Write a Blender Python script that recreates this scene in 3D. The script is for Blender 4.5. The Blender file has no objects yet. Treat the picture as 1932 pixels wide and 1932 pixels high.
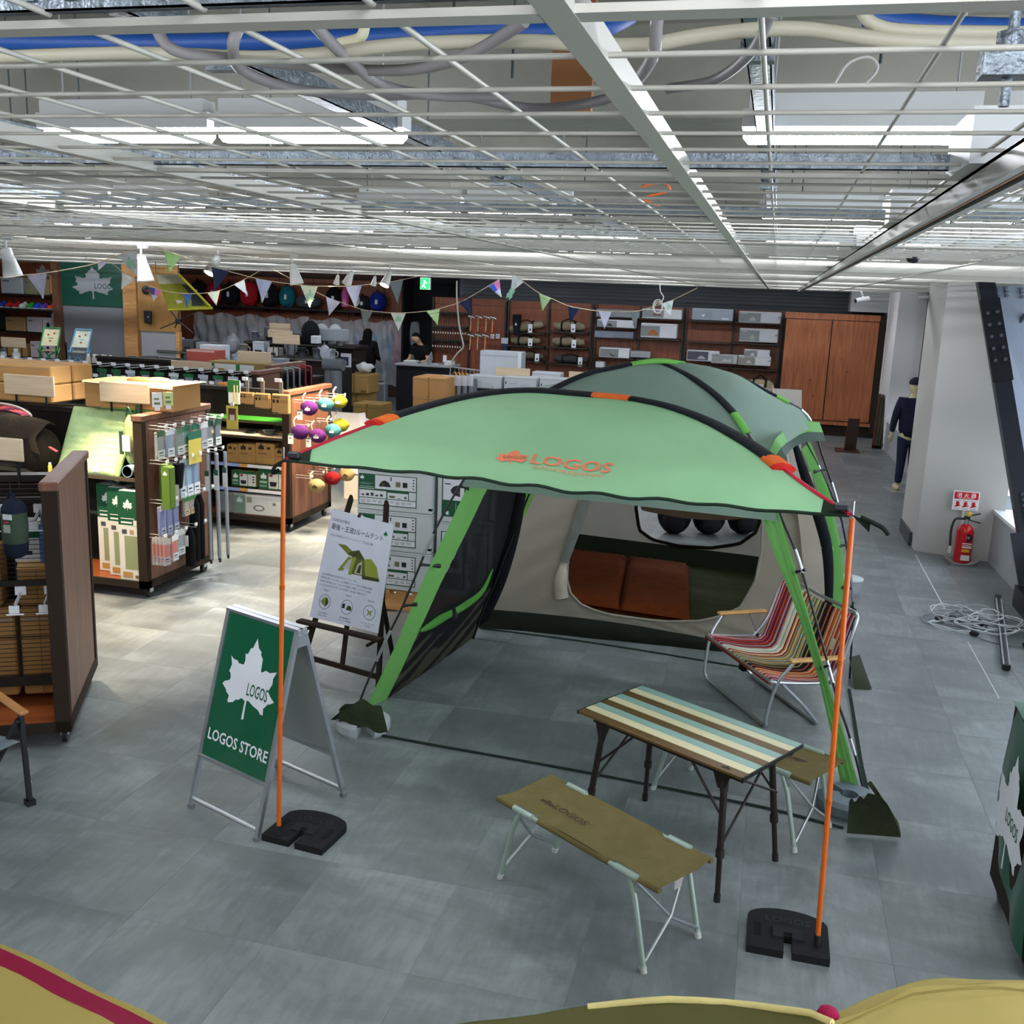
import bpy, math, random
from mathutils import Matrix, Vector
from math import sin, cos, pi, radians
random.seed(7)
S = bpy.context.scene
COL = S.collection

# ---------------------------------------------------------------- camera
cam_d = bpy.data.cameras.new('camera'); cam_d.sensor_width = 36.0; cam_d.lens = 35.625
cam_d.clip_start = 0.05; cam_d.clip_end = 200
cam = bpy.data.objects.new('camera', cam_d); COL.objects.link(cam)
_yaw, _pit, _rol = radians(14.008), radians(12.229), radians(2.182)
_f = Vector((-sin(_yaw)*cos(_pit), cos(_yaw)*cos(_pit), -sin(_pit)))
_r0 = Vector((cos(_yaw), sin(_yaw), 0)); _u0 = _r0.cross(_f)
_r = _r0*cos(_rol) + _u0*sin(_rol); _u = -_r0*sin(_rol) + _u0*cos(_rol)
cam.matrix_world = Matrix(((_r.x, _u.x, -_f.x, 0), (_r.y, _u.y, -_f.y, 0), (_r.z, _u.z, -_f.z, 2.75), (0, 0, 0, 1)))
S.camera = cam
# ---------------------------------------------------------------- light and exposure
W = bpy.data.worlds.new('world'); S.world = W; W.use_nodes = True
W.node_tree.nodes['Background'].inputs[0].default_value = (0.80, 0.89, 1.0, 1)
W.node_tree.nodes['Background'].inputs[1].default_value = 4.0
LAMP = 58.0            # ceiling line lamps, emission strength
SPOT = 420.0            # track spotlights, watts
S.view_settings.view_transform = 'Standard'; S.view_settings.look = 'None'
S.view_settings.exposure = 0.0; S.view_settings.gamma = 1.0; S.view_settings.use_curve_mapping = False
S.cycles.max_bounces = 7; S.cycles.diffuse_bounces = 4; S.cycles.transparent_max_bounces = 12
S.cycles.use_denoising = True; S.cycles.sample_clamp_indirect = 6.0

# ---------------------------------------------------------------- materials
def lin(c):
    return c/12.92 if c <= 0.04045 else ((c+0.055)/1.055)**2.4
def hx(h):
    h = h.lstrip('#'); return tuple(lin(int(h[i:i+2], 16)/255) for i in (0, 2, 4))
MATS = {}
def mat(name, color=None, rough=0.6, metal=0.0, emit=0.0, trans=0.0, noise=None, bump=None, alpha=None, spec=0.5, coat=0.0):
    """color None -> per-face colours from the mesh. noise=(scale, amount) varies the colour, bump=(scale, strength)."""
    if name in MATS: return MATS[name]
    m = bpy.data.materials.new(name); m.use_nodes = True; MATS[name] = m
    nt = m.node_tree; b = nt.nodes['Principled BSDF']; out = nt.nodes['Material Output']; L = nt.links.new
    if color is None:
        a = nt.nodes.new('ShaderNodeAttribute'); a.attribute_name = 'Col'; src = a.outputs['Color']
    else:
        r = nt.nodes.new('ShaderNodeRGB'); r.outputs[0].default_value = (*hx(color), 1); src = r.outputs[0]
    tc = nt.nodes.new('ShaderNodeTexCoord')
    if noise:
        n = nt.nodes.new('ShaderNodeTexNoise'); n.inputs['Scale'].default_value = noise[0]; n.inputs['Detail'].default_value = 4
        L(tc.outputs['Object'], n.inputs['Vector'])
        mr = nt.nodes.new('ShaderNodeMapRange'); mr.inputs[3].default_value = 1-noise[1]; mr.inputs[4].default_value = 1+noise[1]
        mr.inputs[1].default_value = 0.3; mr.inputs[2].default_value = 0.7
        L(n.outputs['Fac'], mr.inputs[0])
        mx = nt.nodes.new('ShaderNodeMix'); mx.data_type = 'RGBA'; mx.blend_type = 'MULTIPLY'; mx.inputs[0].default_value = 1
        L(src, mx.inputs[6]); L(mr.outputs[0], mx.inputs[7]); src = mx.outputs[2]
    L(src, b.inputs['Base Color'])
    b.inputs['Roughness'].default_value = rough; b.inputs['Metallic'].default_value = metal
    b.inputs['Specular IOR Level'].default_value = spec; b.inputs['Coat Weight'].default_value = coat
    if emit:
        L(src, b.inputs['Emission Color']); b.inputs['Emission Strength'].default_value = emit
    if bump:
        n = nt.nodes.new('ShaderNodeTexNoise'); n.inputs['Scale'].default_value = bump[0]; n.inputs['Detail'].default_value = 3
        L(tc.outputs['Object'], n.inputs['Vector'])
        bp = nt.nodes.new('ShaderNodeBump'); bp.inputs['Strength'].default_value = bump[1]; bp.inputs['Distance'].default_value = 0.02
        L(n.outputs['Fac'], bp.inputs['Height']); L(bp.outputs[0], b.inputs['Normal'])
    if trans:
        t = nt.nodes.new('ShaderNodeBsdfTranslucent'); L(src, t.inputs[0])
        ms = nt.nodes.new('ShaderNodeMixShader'); ms.inputs[0].default_value = trans
        L(b.outputs[0], ms.inputs[1]); L(t.outputs[0], ms.inputs[2]); L(ms.outputs[0], out.inputs[0])
    if alpha is not None:
        t = nt.nodes.new('ShaderNodeBsdfTransparent')
        ms = nt.nodes.new('ShaderNodeMixShader'); ms.inputs[0].default_value = alpha
        L(t.outputs[0], ms.inputs[1]); L(b.outputs[0], ms.inputs[2]); L(ms.outputs[0], out.inputs[0])
    return m
def wood(name, c1, c2, scale, axis='Z', rough=0.5, knots=False, stretch=14):
    if name in MATS: return MATS[name]
    m = mat(name, c1, rough); nt = m.node_tree; L = nt.links.new; b = nt.nodes['Principled BSDF']
    tc = nt.nodes.new('ShaderNodeTexCoord'); mp = nt.nodes.new('ShaderNodeMapping')
    sc = [scale*stretch]*3; sc['XYZ'.index(axis)] = scale; mp.inputs['Scale'].default_value = sc
    L(tc.outputs['Object'], mp.inputs[0])
    n = nt.nodes.new('ShaderNodeTexNoise'); n.inputs['Scale'].default_value = 1; n.inputs['Detail'].default_value = 5; n.inputs['Distortion'].default_value = 0.8
    L(mp.outputs[0], n.inputs['Vector'])
    cr = nt.nodes.new('ShaderNodeValToRGB'); cr.color_ramp.elements[0].position = 0.3; cr.color_ramp.elements[1].position = 0.72
    cr.color_ramp.elements[0].color = (*hx(c2), 1); cr.color_ramp.elements[1].color = (*hx(c1), 1)
    L(n.outputs['Fac'], cr.inputs[0]); src = cr.outputs[0]
    if knots:
        v = nt.nodes.new('ShaderNodeTexVoronoi'); v.inputs['Scale'].default_value = 3.4; L(tc.outputs['Object'], v.inputs['Vector'])
        k = nt.nodes.new('ShaderNodeValToRGB'); k.color_ramp.elements[0].position = 0.05; k.color_ramp.elements[1].position = 0.12
        k.color_ramp.elements[0].color = (0.35, 0.3, 0.3, 1); k.color_ramp.elements[1].color = (1, 1, 1, 1)
        L(v.outputs['Distance'], k.inputs[0])
        mx = nt.nodes.new('ShaderNodeMix'); mx.data_type = 'RGBA'; mx.blend_type = 'MULTIPLY'; mx.inputs[0].default_value = 0.8
        L(src, mx.inputs[6]); L(k.outputs[0], mx.inputs[7]); src = mx.outputs[2]
    L(src, b.inputs['Base Color'])
    return m
PAINT = mat('paint', None, 0.5); MATTE = mat('matte', None, 0.85, spec=0.25); GLOSS = mat('gloss', None, 0.22)
PAPER = mat('paper', None, 0.65, noise=(6, 0.03), spec=0.3); CLOTH = mat('cloth', None, 0.9, noise=(9, 0.12), bump=(40, 0.25), spec=0.15)
STEEL = mat('painted_steel', None, 0.4, 0.25, noise=(4, 0.05)); CHROME = mat('aluminium', '#c9cdd2', 0.28, 0.9)
RAW = mat('galvanised_steel', '#79828a', 0.42, 0.75, noise=(30, 0.25), bump=(60, 0.3))
CARD = mat('cardboard', None, 0.8, noise=(3, 0.06), spec=0.2); PLAST = mat('clear_plastic', '#dfe6ee', 0.15, alpha=0.22, bump=(18, 0.6)); WRAP = mat('plastic_sheet', '#d5dce4', 0.2, alpha=0.38, bump=(9, 1.0))
FAB = mat('tent_fabric', None, 0.75, trans=0.42, noise=(2.5, 0.05), bump=(5, 0.35), spec=0.25)
MESHF = mat('mesh_net', '#101114', 0.8, alpha=0.965, spec=0.2)
W_RED = wood('red_brown_panel', '#b06a3e', '#8a4a28', 1.6, 'Z', 0.45, True); W_DARK = wood('walnut_panel', '#7d5540', '#5b3a2b', 2.0, 'Z', 0.5)
W_PINE = wood('pine', '#d9a66b', '#b98247', 3.0, 'X', 0.6); W_LIGHT = wood('pale_board', '#d6c2a6', '#c4ac8c', 2.0, 'X', 0.6)
W_BACK = wood('shelf_back_panel', '#8a4a2a', '#6b351d', 1.4, 'Z', 0.5, True); W_ORANGE = wood('orange_deck', '#a85c30', '#86431f', 2.0, 'X', 0.4)

# ---------------------------------------------------------------- mesh builder
class MB:
    def __init__(s, col='#ffffff'): s.V = []; s.F = []; s.C = []; s.S = []; s.c = hx(col)
    def col(s, h): s.c = hx(h); return s
    def add(s, vs, fs, smooth=False):
        o = len(s.V); s.V += [tuple(v) for v in vs]
        for f in fs: s.F.append([i+o for i in f]); s.C.append(s.c); s.S.append(smooth)
        return s
    def box(s, c, d, rz=0, M=None):
        x, y, z = d[0]/2, d[1]/2, d[2]/2
        vs = [Vector((i*x, j*y, k*z)) for k in (-1, 1) for j in (-1, 1) for i in (-1, 1)]
        R = M if M else Matrix.Rotation(rz, 3, 'Z')
        c = Vector(c)
        return s.add([R @ v + c for v in vs], [(0, 2, 3, 1), (4, 5, 7, 6), (0, 1, 5, 4), (2, 6, 7, 3), (0, 4, 6, 2), (1, 3, 7, 5)])
    def bx(s, x0, y0, z0, x1, y1, z1):
        return s.box(((x0+x1)/2, (y0+y1)/2, (z0+z1)/2), (abs(x1-x0), abs(y1-y0), abs(z1-z0)))
    def cbox(s, c, d, b, rz=0):
        """box with chamfered vertical edges and rims"""
        x, y, z = d[0]/2, d[1]/2, d[2]/2; b = min(b, x*.9, y*.9, z*.9); R = Matrix.Rotation(rz, 3, 'Z'); c = Vector(c)
        ring = lambda e, h: [Vector(p) for p in ((-x+b, -y+e, h), (x-b, -y+e, h), (x-e, -y+b, h), (x-e, y-b, h), (x-b, y-e, h), (-x+b, y-e, h), (-x+e, y-b, h), (-x+e, -y+b, h))]
        vs = ring(b*.9, -z) + ring(0, -z+b) + ring(0, z-b) + ring(b*.9, z)
        fs = [tuple(range(7, -1, -1)), tuple(range(24, 32))]
        for k in range(3):
            for i in range(8): fs.append((k*8+i, k*8+(i+1) % 8, k*8+8+(i+1) % 8, k*8+8+i))
        return s.add([R @ v + c for v in vs], fs)
    def bar(s, a, b, w, h, up=(0, 0, 1)):
        a = Vector(a); b = Vector(b); d = (b-a).normalized(); up = Vector(up)
        if abs(d.dot(up)) > .99: up = Vector((0, 1, 0))
        x = d.cross(up).normalized()*(w/2); y = x.cross(d).normalized()*(h/2)
        vs = [p+i*x+j*y for p in (a, b) for j in (-1, 1) for i in (-1, 1)]
        return s.add(vs, [(0, 2, 3, 1), (4, 5, 7, 6), (0, 1, 5, 4), (2, 6, 7, 3), (0, 4, 6, 2), (1, 3, 7, 5)])
    def tube(s, pts, r, n=8, flat=1.0, caps=True):
        pts = [Vector(p) for p in pts]; m = len(pts); rs = r if isinstance(r, (list, tuple)) else [r]*m
        vs = []; up = None
        for i, p in enumerate(pts):
            d = (pts[min(i+1, m-1)]-pts[max(i-1, 0)])
            if d.length < 1e-9: d = Vector((0, 0, 1))
            d.normalize()
            if up is None: up = Vector((0, 0, 1)) if abs(d.z) < .9 else Vector((0, 1, 0))
            x = d.cross(up)
            if x.length < 1e-6: x = d.orthogonal()
            x.normalize(); y = x.cross(d); up = y
            for k in range(n):
                a = 2*pi*k/n; vs.append(p + x*(rs[i]*cos(a)) + y*(rs[i]*flat*sin(a)))
        fs = [(i*n+k, i*n+(k+1) % n, (i+1)*n+(k+1) % n, (i+1)*n+k) for i in range(m-1) for k in range(n)]
        s.add(vs, fs, True)
        if caps: s.add(vs[:n], [tuple(range(n-1, -1, -1))]); s.add(vs[-n:], [tuple(range(n))])
        return s
    def lathe(s, prof, c=(0, 0, 0), n=16, M=None):
        c = Vector(c); vs = []
        for r, z in prof:
            for k in range(n):
                v = Vector((r*cos(2*pi*k/n), r*sin(2*pi*k/n), z)); vs.append((M @ v if M else v)+c)
        m = len(prof)
        s.add(vs, [(i*n+k, i*n+(k+1) % n, (i+1)*n+(k+1) % n, (i+1)*n+k) for i in range(m-1) for k in range(n)], True)
        s.add(vs[:n], [tuple(range(n-1, -1, -1))]); s.add(vs[-n:], [tuple(range(n))]); return s
    def prism(s, poly, t, xf):
        """polygon (u,v) extruded along w from 0 to t, xf(u,v,w) -> xyz"""
        n = len(poly); vs = [xf(u, v, t) for u, v in poly] + [xf(u, v, 0) for u, v in poly]
        fs = [tuple(range(n)), tuple(range(2*n-1, n-1, -1))] + [(i, n+i, n+(i+1) % n, (i+1) % n) for i in range(n)]
        return s.add(vs, fs)
    def grid(s, nu, nv, fn, smooth=True):
        vs = [fn(i/nu, j/nv) for j in range(nv+1) for i in range(nu+1)]
        fs = [(j*(nu+1)+i, j*(nu+1)+i+1, (j+1)*(nu+1)+i+1, (j+1)*(nu+1)+i) for j in range(nv) for i in range(nu)]
        return s.add(vs, fs, smooth)
    def ell(s, c, r, nu=12, nv=8, M=None, fn=None):
        c = Vector(c); vs = []
        for j in range(nv+1):
            t = pi*j/nv
            for i in range(nu):
                p = 2*pi*i/nu; v = Vector((r[0]*sin(t)*cos(p), r[1]*sin(t)*sin(p), r[2]*cos(t)))
                if fn: v = fn(v)
                vs.append((M @ v if M else v)+c)
        fs = [(j*nu+i, (j+1)*nu+i, (j+1)*nu+(i+1) % nu, j*nu+(i+1) % nu) for j in range(nv) for i in range(nu)]
        return s.add(vs, fs, True)
    def text(s, txt, size, xf, align='CENTER', bold=0.0, shear=0.0, sx=1.0):
        vs, fs = glyphs(txt, align, bold, shear)
        return s.add([xf(x*size*sx, y*size, 0) for x, y in vs], fs)
_G = {}
def glyphs(txt, align, bold, shear):
    k = (txt, align, bold, shear)
    if k not in _G:
        c = bpy.data.curves.new('t', 'FONT'); c.body = txt; c.align_x = align; c.offset = bold; c.shear = shear; c.resolution_u = 2
        o = bpy.data.objects.new('t', c); me = o.to_mesh()
        _G[k] = ([(v.co.x, v.co.y) for v in me.vertices], [tuple(p.vertices) for p in me.polygons])
        o.to_mesh_clear(); bpy.data.objects.remove(o); bpy.data.curves.remove(c)
    return _G[k]
def mesh(mb, name, m):
    me = bpy.data.meshes.new(name); me.from_pydata(mb.V, [], mb.F)
    me.polygons.foreach_set('use_smooth', mb.S)
    a = me.color_attributes.new('Col', 'FLOAT_COLOR', 'CORNER'); buf = []
    for f, c in zip(mb.F, mb.C): buf += [c[0], c[1], c[2], 1.0]*len(f)
    a.data.foreach_set('color', buf); me.materials.append(m); me.update(); return me
def part(name, mb, parent=None, m=None, label=None, stuff=False):
    o = bpy.data.objects.new(name, mesh(mb, name, m or PAINT)); COL.objects.link(o)
    if parent: o.parent = parent
    if label: o['label'] = label
    if stuff: o['kind'] = 'stuff'
    return o
def tag(o, label, cat, group=None):
    o['label'] = label; o['category'] = cat
    if group: o['group'] = group
    return o
def thing(name, label, cat, loc=(0, 0, 0), rz=0, group=None):
    o = bpy.data.objects.new(name, None); COL.objects.link(o); o.location = loc; o.rotation_euler = (0, 0, rz); o.empty_display_size = 0.1
    return tag(o, label, cat, group)
def solo(name, mb, m, label, cat, group=None, loc=(0, 0, 0), rz=0):
    o = part(name, mb, None, m); o.location = loc; o.rotation_euler = (0, 0, rz); return tag(o, label, cat, group)
def struct(name, mb=None, m=None, parent=None, label=None):
    o = part(name, mb, parent, m) if mb else bpy.data.objects.new(name, None)
    if not mb: COL.objects.link(o)
    if not parent: o['kind'] = 'structure'
    if label: o['label'] = label
    return o
def kids(o): return [c for c in bpy.data.objects if c.parent == o]
def dup(root, loc, rz=0, label=None):
    r = root.copy(); COL.objects.link(r); r.location = loc; r.rotation_euler = (0, 0, rz)
    if label: r['label'] = label
    for ch in root.children:
        c = ch.copy(); COL.objects.link(c); c.parent = r
        for g in ch.children:
            d = g.copy(); COL.objects.link(d); d.parent = c
    return r
def V(*a): return Vector(a if len(a) > 1 else a[0])
def lerp(a, b, t): return Vector(a)*(1-t) + Vector(b)*t
def spline(pts, n):
    """Catmull-Rom through pts, n samples"""
    P = [Vector(p) for p in pts]; P = [P[0]*2-P[1]] + P + [P[-1]*2-P[-2]]; m = len(P)-3; out = []
    for i in range(n):
        t = i/(n-1)*m; k = min(int(t), m-1); u = t-k; a, b, c, d = P[k:k+4]
        out.append(0.5*((2*b) + (c-a)*u + (2*a-5*b+4*c-d)*u*u + (3*b-a-3*c+d)*u**3))
    return out
def even(pts, n):
    """resample a polyline by arc length"""
    P = [Vector(p) for p in pts]; L = [0]
    for a, b in zip(P, P[1:]): L.append(L[-1]+(b-a).length)
    out = []; k = 0
    for i in range(n):
        t = L[-1]*i/(n-1)
        while k < len(P)-2 and L[k+1] < t: k += 1
        d = L[k+1]-L[k]; out.append(lerp(P[k], P[k+1], (t-L[k])/d if d else 0))
    return out
def frame(o, u, v):
    """map (u,v,w) to o + u*U + v*Vv + w*N with unit axes along u and v"""
    o = Vector(o); u = Vector(u).normalized(); n = u.cross(Vector(v)).normalized(); v2 = n.cross(u)
    return lambda a, b, c=0: o + u*a + v2*b + n*c
LEAF = [(0.508, 0.87), (0.551, 0.813), (0.607, 0.791), (0.605, 0.775), (0.644, 0.751), (0.652, 0.671), (0.67, 0.666), (0.724, 0.687), (0.784, 0.68), (0.89, 0.701), (0.852, 0.653), (0.857, 0.618), (0.815, 0.564), (0.832, 0.552), (0.865, 0.534), (0.93, 0.509), (0.883, 0.49), (0.842, 0.482), (0.818, 0.462), (0.791, 0.446), (0.804, 0.405), (0.766, 0.402), (0.723, 0.423), (0.623, 0.44), (0.556, 0.458), (0.522, 0.455), (0.523, 0.405), (0.529, 0.332), (0.494, 0.326), (0.495, 0.389), (0.497, 0.449), (0.438, 0.46), (0.399, 0.442), (0.354, 0.436), (0.317, 0.413), (0.244, 0.399), (0.228, 0.412), (0.237, 0.435), (0.236, 0.446), (0.185, 0.463), (0.173, 0.477), (0.099, 0.508), (0.129, 0.528), (0.195, 0.543), (0.211, 0.559), (0.195, 0.593), (0.168, 0.599), (0.191, 0.651), (0.153, 0.705), (0.197, 0.69), (0.271, 0.686), (0.289, 0.673), (0.348, 0.674), (0.375, 0.676), (0.385, 0.706), (0.368, 0.751), (0.406, 0.75), (0.426, 0.782), (0.433, 0.793), (0.468, 0.802), (0.484, 0.833)]
LEAF = [((u-0.51)/0.83, (v-0.6)/0.83*1.62) for u, v in reversed(LEAF)]      # unit width, centred
def leaf(mb, size, xf, t=0.0):
    n = len(LEAF); mb.add([xf(u*size, v*size, t) for u, v in LEAF], [tuple(range(n))]); return mb
ORD = ['first', 'second', 'third', 'fourth', 'fifth', 'sixth', 'seventh', 'eighth', 'ninth', 'tenth', 'eleventh', 'twelfth', 'thirteenth', 'fourteenth', 'fifteenth', 'sixteenth', 'seventeenth', 'eighteenth']
# ================================================================= floor
def floor_mat():
    m = mat('vinyl_tile', '#787f82', 0.38); nt = m.node_tree; L = nt.links.new; b = nt.nodes['Principled BSDF']
    g = nt.nodes.new('ShaderNodeNewGeometry'); oi = nt.nodes.new('ShaderNodeObjectInfo')
    at = nt.nodes.new('ShaderNodeAttribute'); at.attribute_name = 'Col'
    rnd = nt.nodes.new('ShaderNodeMath'); rnd.operation = 'ADD'; L(oi.outputs['Random'], rnd.inputs[0]); L(at.outputs['Fac'], rnd.inputs[1])
    sh = nt.nodes.new('ShaderNodeVectorMath'); sh.operation = 'SCALE'; sh.inputs[0].default_value = (31, 17, 5); L(rnd.outputs[0], sh.inputs['Scale'])
    ad = nt.nodes.new('ShaderNodeVectorMath'); L(g.outputs['Position'], ad.inputs[0]); L(sh.outputs[0], ad.inputs[1])
    def noi(sc, det, dist=0.0):
        mp = nt.nodes.new('ShaderNodeMapping'); mp.inputs['Scale'].default_value = sc; L(ad.outputs[0], mp.inputs[0])
        n = nt.nodes.new('ShaderNodeTexNoise'); n.inputs['Scale'].default_value = 1; n.inputs['Detail'].default_value = det; n.inputs['Roughness'].default_value = 0.62
        n.inputs['Distortion'].default_value = dist; L(mp.outputs[0], n.inputs['Vector']); return n.outputs['Fac']
    a = noi((1.5, 2.4, 1), 8, 0.6); c = noi((26, 5, 1), 6, 0.3)
    mx = nt.nodes.new('ShaderNodeMath'); mx.operation = 'MULTIPLY_ADD'; mx.inputs[1].default_value = 0.35; L(c, mx.inputs[0]); L(a, mx.inputs[2])
    m3 = nt.nodes.new('ShaderNodeMath'); m3.operation = 'MULTIPLY_ADD'; m3.inputs[1].default_value = 0.11
    fr = nt.nodes.new('ShaderNodeMath'); fr.operation = 'FRACT'; m4 = nt.nodes.new('ShaderNodeMath'); m4.operation = 'MULTIPLY'; m4.inputs[1].default_value = 7.31
    L(rnd.outputs[0], m4.inputs[0]); L(m4.outputs[0], fr.inputs[0]); L(fr.outputs[0], m3.inputs[0]); L(mx.outputs[0], m3.inputs[2])
    cr = nt.nodes.new('ShaderNodeValToRGB'); e = cr.color_ramp.elements
    e[0].position = 0.46; e[0].color = (*hx('#5f6567'), 1); e[1].position = 0.98; e[1].color = (*hx('#8f9799'), 1)
    k = e.new(0.72); k.color = (*hx('#71787a'), 1)
    L(m3.outputs[0], cr.inputs[0]); L(cr.outputs[0], b.inputs['Base Color'])
    rr = nt.nodes.new('ShaderNodeMapRange'); rr.inputs[3].default_value = 0.30; rr.inputs[4].default_value = 0.46; L(a, rr.inputs[0]); L(rr.outputs[0], b.inputs['Roughness'])
    b.inputs['Specular IOR Level'].default_value = 0.45
    return m
TILE = floor_mat()
fl = struct('floor', MB('#656b6d').bx(-18, -3, -0.15, 4.2, 27, -0.0012), MATTE)
TX, TY, DXT, DYT = 0.073, 3.467, 0.65, 0.67
tiles = []
for i in range(-28, 8):
    for j in range(-10, 36):
        x, y = TX+(i+.5)*DXT, TY+(j+.5)*DYT
        if x < -17.5 or x > 4 or y < -2.5 or y > 26.5: continue
        tiles.append((0 if (y > 2.6 and x > -0.86*y-0.4 and x < 0.05+0.32*y and x < 2.9) else 1, y, x))
tiles.sort()
tm = MB()
w, h, e = DXT/2-0.0002, DYT/2-0.0002, 0.0012
vs = [(-w, -h, -.0012), (w, -h, -.0012), (w, h, -.0012), (-w, h, -.0012), (-w+e, -h+e, 0), (w-e, -h+e, 0), (w-e, h-e, 0), (-w+e, h-e, 0)]
fs = [(4, 5, 6, 7), (0, 1, 5, 4), (1, 2, 6, 5), (2, 3, 7, 6), (3, 0, 4, 7)]
tm.col('#000000').add(vs, fs); tme = mesh(tm, 'floor_tile', TILE)
rest = MB()
for n, (_, y, x) in enumerate(tiles):
    if n < 300:
        o = bpy.data.objects.new('floor_tile', tme); COL.objects.link(o); o.parent = fl; o.location = (x, y, 0)
    else:
        q = random.random(); rest.c = (q, q, q); rest.add([(a+x, b+y, c) for a, b, c in vs], fs)
part('floor_tile_field', rest, fl, TILE, stuff=True)
struct('trim_1', MB('#d6d9da').bx(1.755, 9.3, 0, 1.765, 12.0, 0.0012).bx(1.80, 7.6, 0, 1.806, 8.9, 0.0012), PAINT, label='thin white marking line on the floor before the pillar')

# ================================================================= walls
struct('wall_back', MB('#53565b').bx(-7.3, 23.35, 0, 2.2, 23.6, 3.9), MATTE)
mb = MB('#45484d')
for k in range(6): mb.bx(-7.2, 23.32, 2.58+k*.075, 1.45, 23.35, 2.60+k*.075+.02)
struct('trim_2', mb, MATTE, label='dark grey ribbed shutter above the back wall shelving')
struct('wall_far', MB('#141517').bx(-8.9, 24.6, 0, -7.3, 24.8, 3.9).bx(-7.35, 23.35, 0, -7.3, 24.8, 3.9).bx(-8.95, 23.9, 0, -8.9, 25.9, 3.9), MATTE)
wb = struct('wall_rear', MB('#3a2a22').bx(-17.6, 25.8, 0, -8.9, 26.0, 3.9), MATTE)
struct('wall_front', MB('#8d8a85').bx(-17.8, -3.2, 0, 4.2, -3, 3.9), MATTE)
struct('wall_left', MB('#6d6a66').bx(-17.8, -3, 0, -17.6, 26, 3.9), MATTE)
struct('trim_3', MB('#a9abad').bx(1.45, 22.6, 2.62, 2.2, 23.35, 3.9), MATTE, label='light grey bulkhead above the right end of the shelving')
def RX(y): return 2.55-(y-10.9)*0.0305       # inner face of the window wall, slightly skewed
SLANT = -0.0305
wr = MB('#a4a9ae')
for y0, y1 in ((13.25, 21.0), (5.0, 12.1)):
    a, b = RX(y0), RX(y1)
    wr.add([(a, y0, 0), (b, y1, 0), (b, y1, .56), (a, y0, .56), (a+1.0, y0, 0), (b+1.0, y1, 0), (b+1.0, y1, .56), (a+1.0, y0, .56)], [(0, 1, 2, 3), (0, 3, 7, 4), (2, 1, 5, 6), (4, 7, 6, 5)])
struct('wall_right', wr, MATTE)
sl = MB('#e9ebee')
for y0, y1 in ((13.2, 21.0), (5.0, 12.05)):
    a, b = RX(y0), RX(y1)
    sl.add([(a-.015, y0, .56), (b-.015, y1, .56), (b+.75, y1, .56), (a+.75, y0, .56), (a-.015, y0, .595), (b-.015, y1, .595), (b+.75, y1, .595), (a+.75, y0, .595)], [(4, 5, 6, 7), (0, 4, 7, 3), (0, 1, 5, 4), (1, 2, 6, 5)])
struct('trim_4', sl, PAINT, label='white window sill boards')
struct('wall_reveal', MB('#f2f2f4').bx(2.22, 20.95, 0, 3.4, 22.7, 3.6).bx(2.2, 22.6, 0, 3.4, 23.6, 3.9), MATTE)
# pillar
pil = MB('#c4c3bf'); P = [(1.775, 12.2), (2.62, 11.95), (2.75, 13.3), (1.735, 13.28)]
pil.prism(P, 3.95, lambda u, v, w: Vector((u, v, w)))
pl = struct('trim_5', pil, MATTE, label='grey plastered pillar by the window wall')
part('baseboard', MB('#3a4048').add([(1.728, 12.45, 0), (1.718, 13.29, 0), (1.718, 13.29, .16), (1.728, 12.45, .16), (1.76, 12.45, 0), (1.75, 13.29, 0), (1.75, 13.29, .16), (1.76, 12.45, .16)], [(0, 3, 2, 1), (3, 7, 6, 2), (0, 4, 7, 3)]), pl)
# far window: tall dark panes between reveal and pillar
wn = struct('window_1', MB('#23262c').bx(2.72, 13.3, .595, 2.82, 13.4, 3.4).bx(2.72, 20.85, .595, 2.82, 20.95, 3.4).bx(2.72, 13.3, 3.05, 2.82, 20.95, 3.15).bx(2.72, 13.3, .595, 2.82, 20.95, .64), STEEL)
for k in range(7):
    y0 = 13.4+k*1.065
    part('pane', MB('#0d1016').bx(2.76, y0+.05, .64, 2.775, y0+1.015, 3.05), wn, GLOSS)
    if k: part('mullion', MB('#8f9499' if k % 2 else '#2a2d33').bx(2.70, y0-.03, .64, 2.82, y0+.03, 3.05), wn, STEEL)
part('blind_rail', MB('#c8cbd0').bx(2.55, 15.2, 2.92, 2.72, 20.9, 2.97), wn, STEEL)
wn = struct('window_2', MB('#e6e8ea').bx(3.2, 5.0, .595, 3.3, 5.1, 3.3).bx(3.2, 11.9, .595, 3.3, 12.0, 3.3).bx(3.2, 5, 3.2, 3.3, 12, 3.3).bx(3.2, 5, .595, 3.3, 12, .66), PAINT)
GLASS = mat('window_glass', '#eef4f8', 0.05, alpha=0.12)
for k in range(3): part('pane', MB().bx(3.24, 5.1+k*2.27, .66, 3.25, 7.33+k*2.27, 3.2), wn, GLASS)
for k in (1, 2): part('mullion', MB('#e6e8ea').bx(3.2, 5.06+k*2.27, .66, 3.3, 5.12+k*2.27, 3.2), wn)
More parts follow.
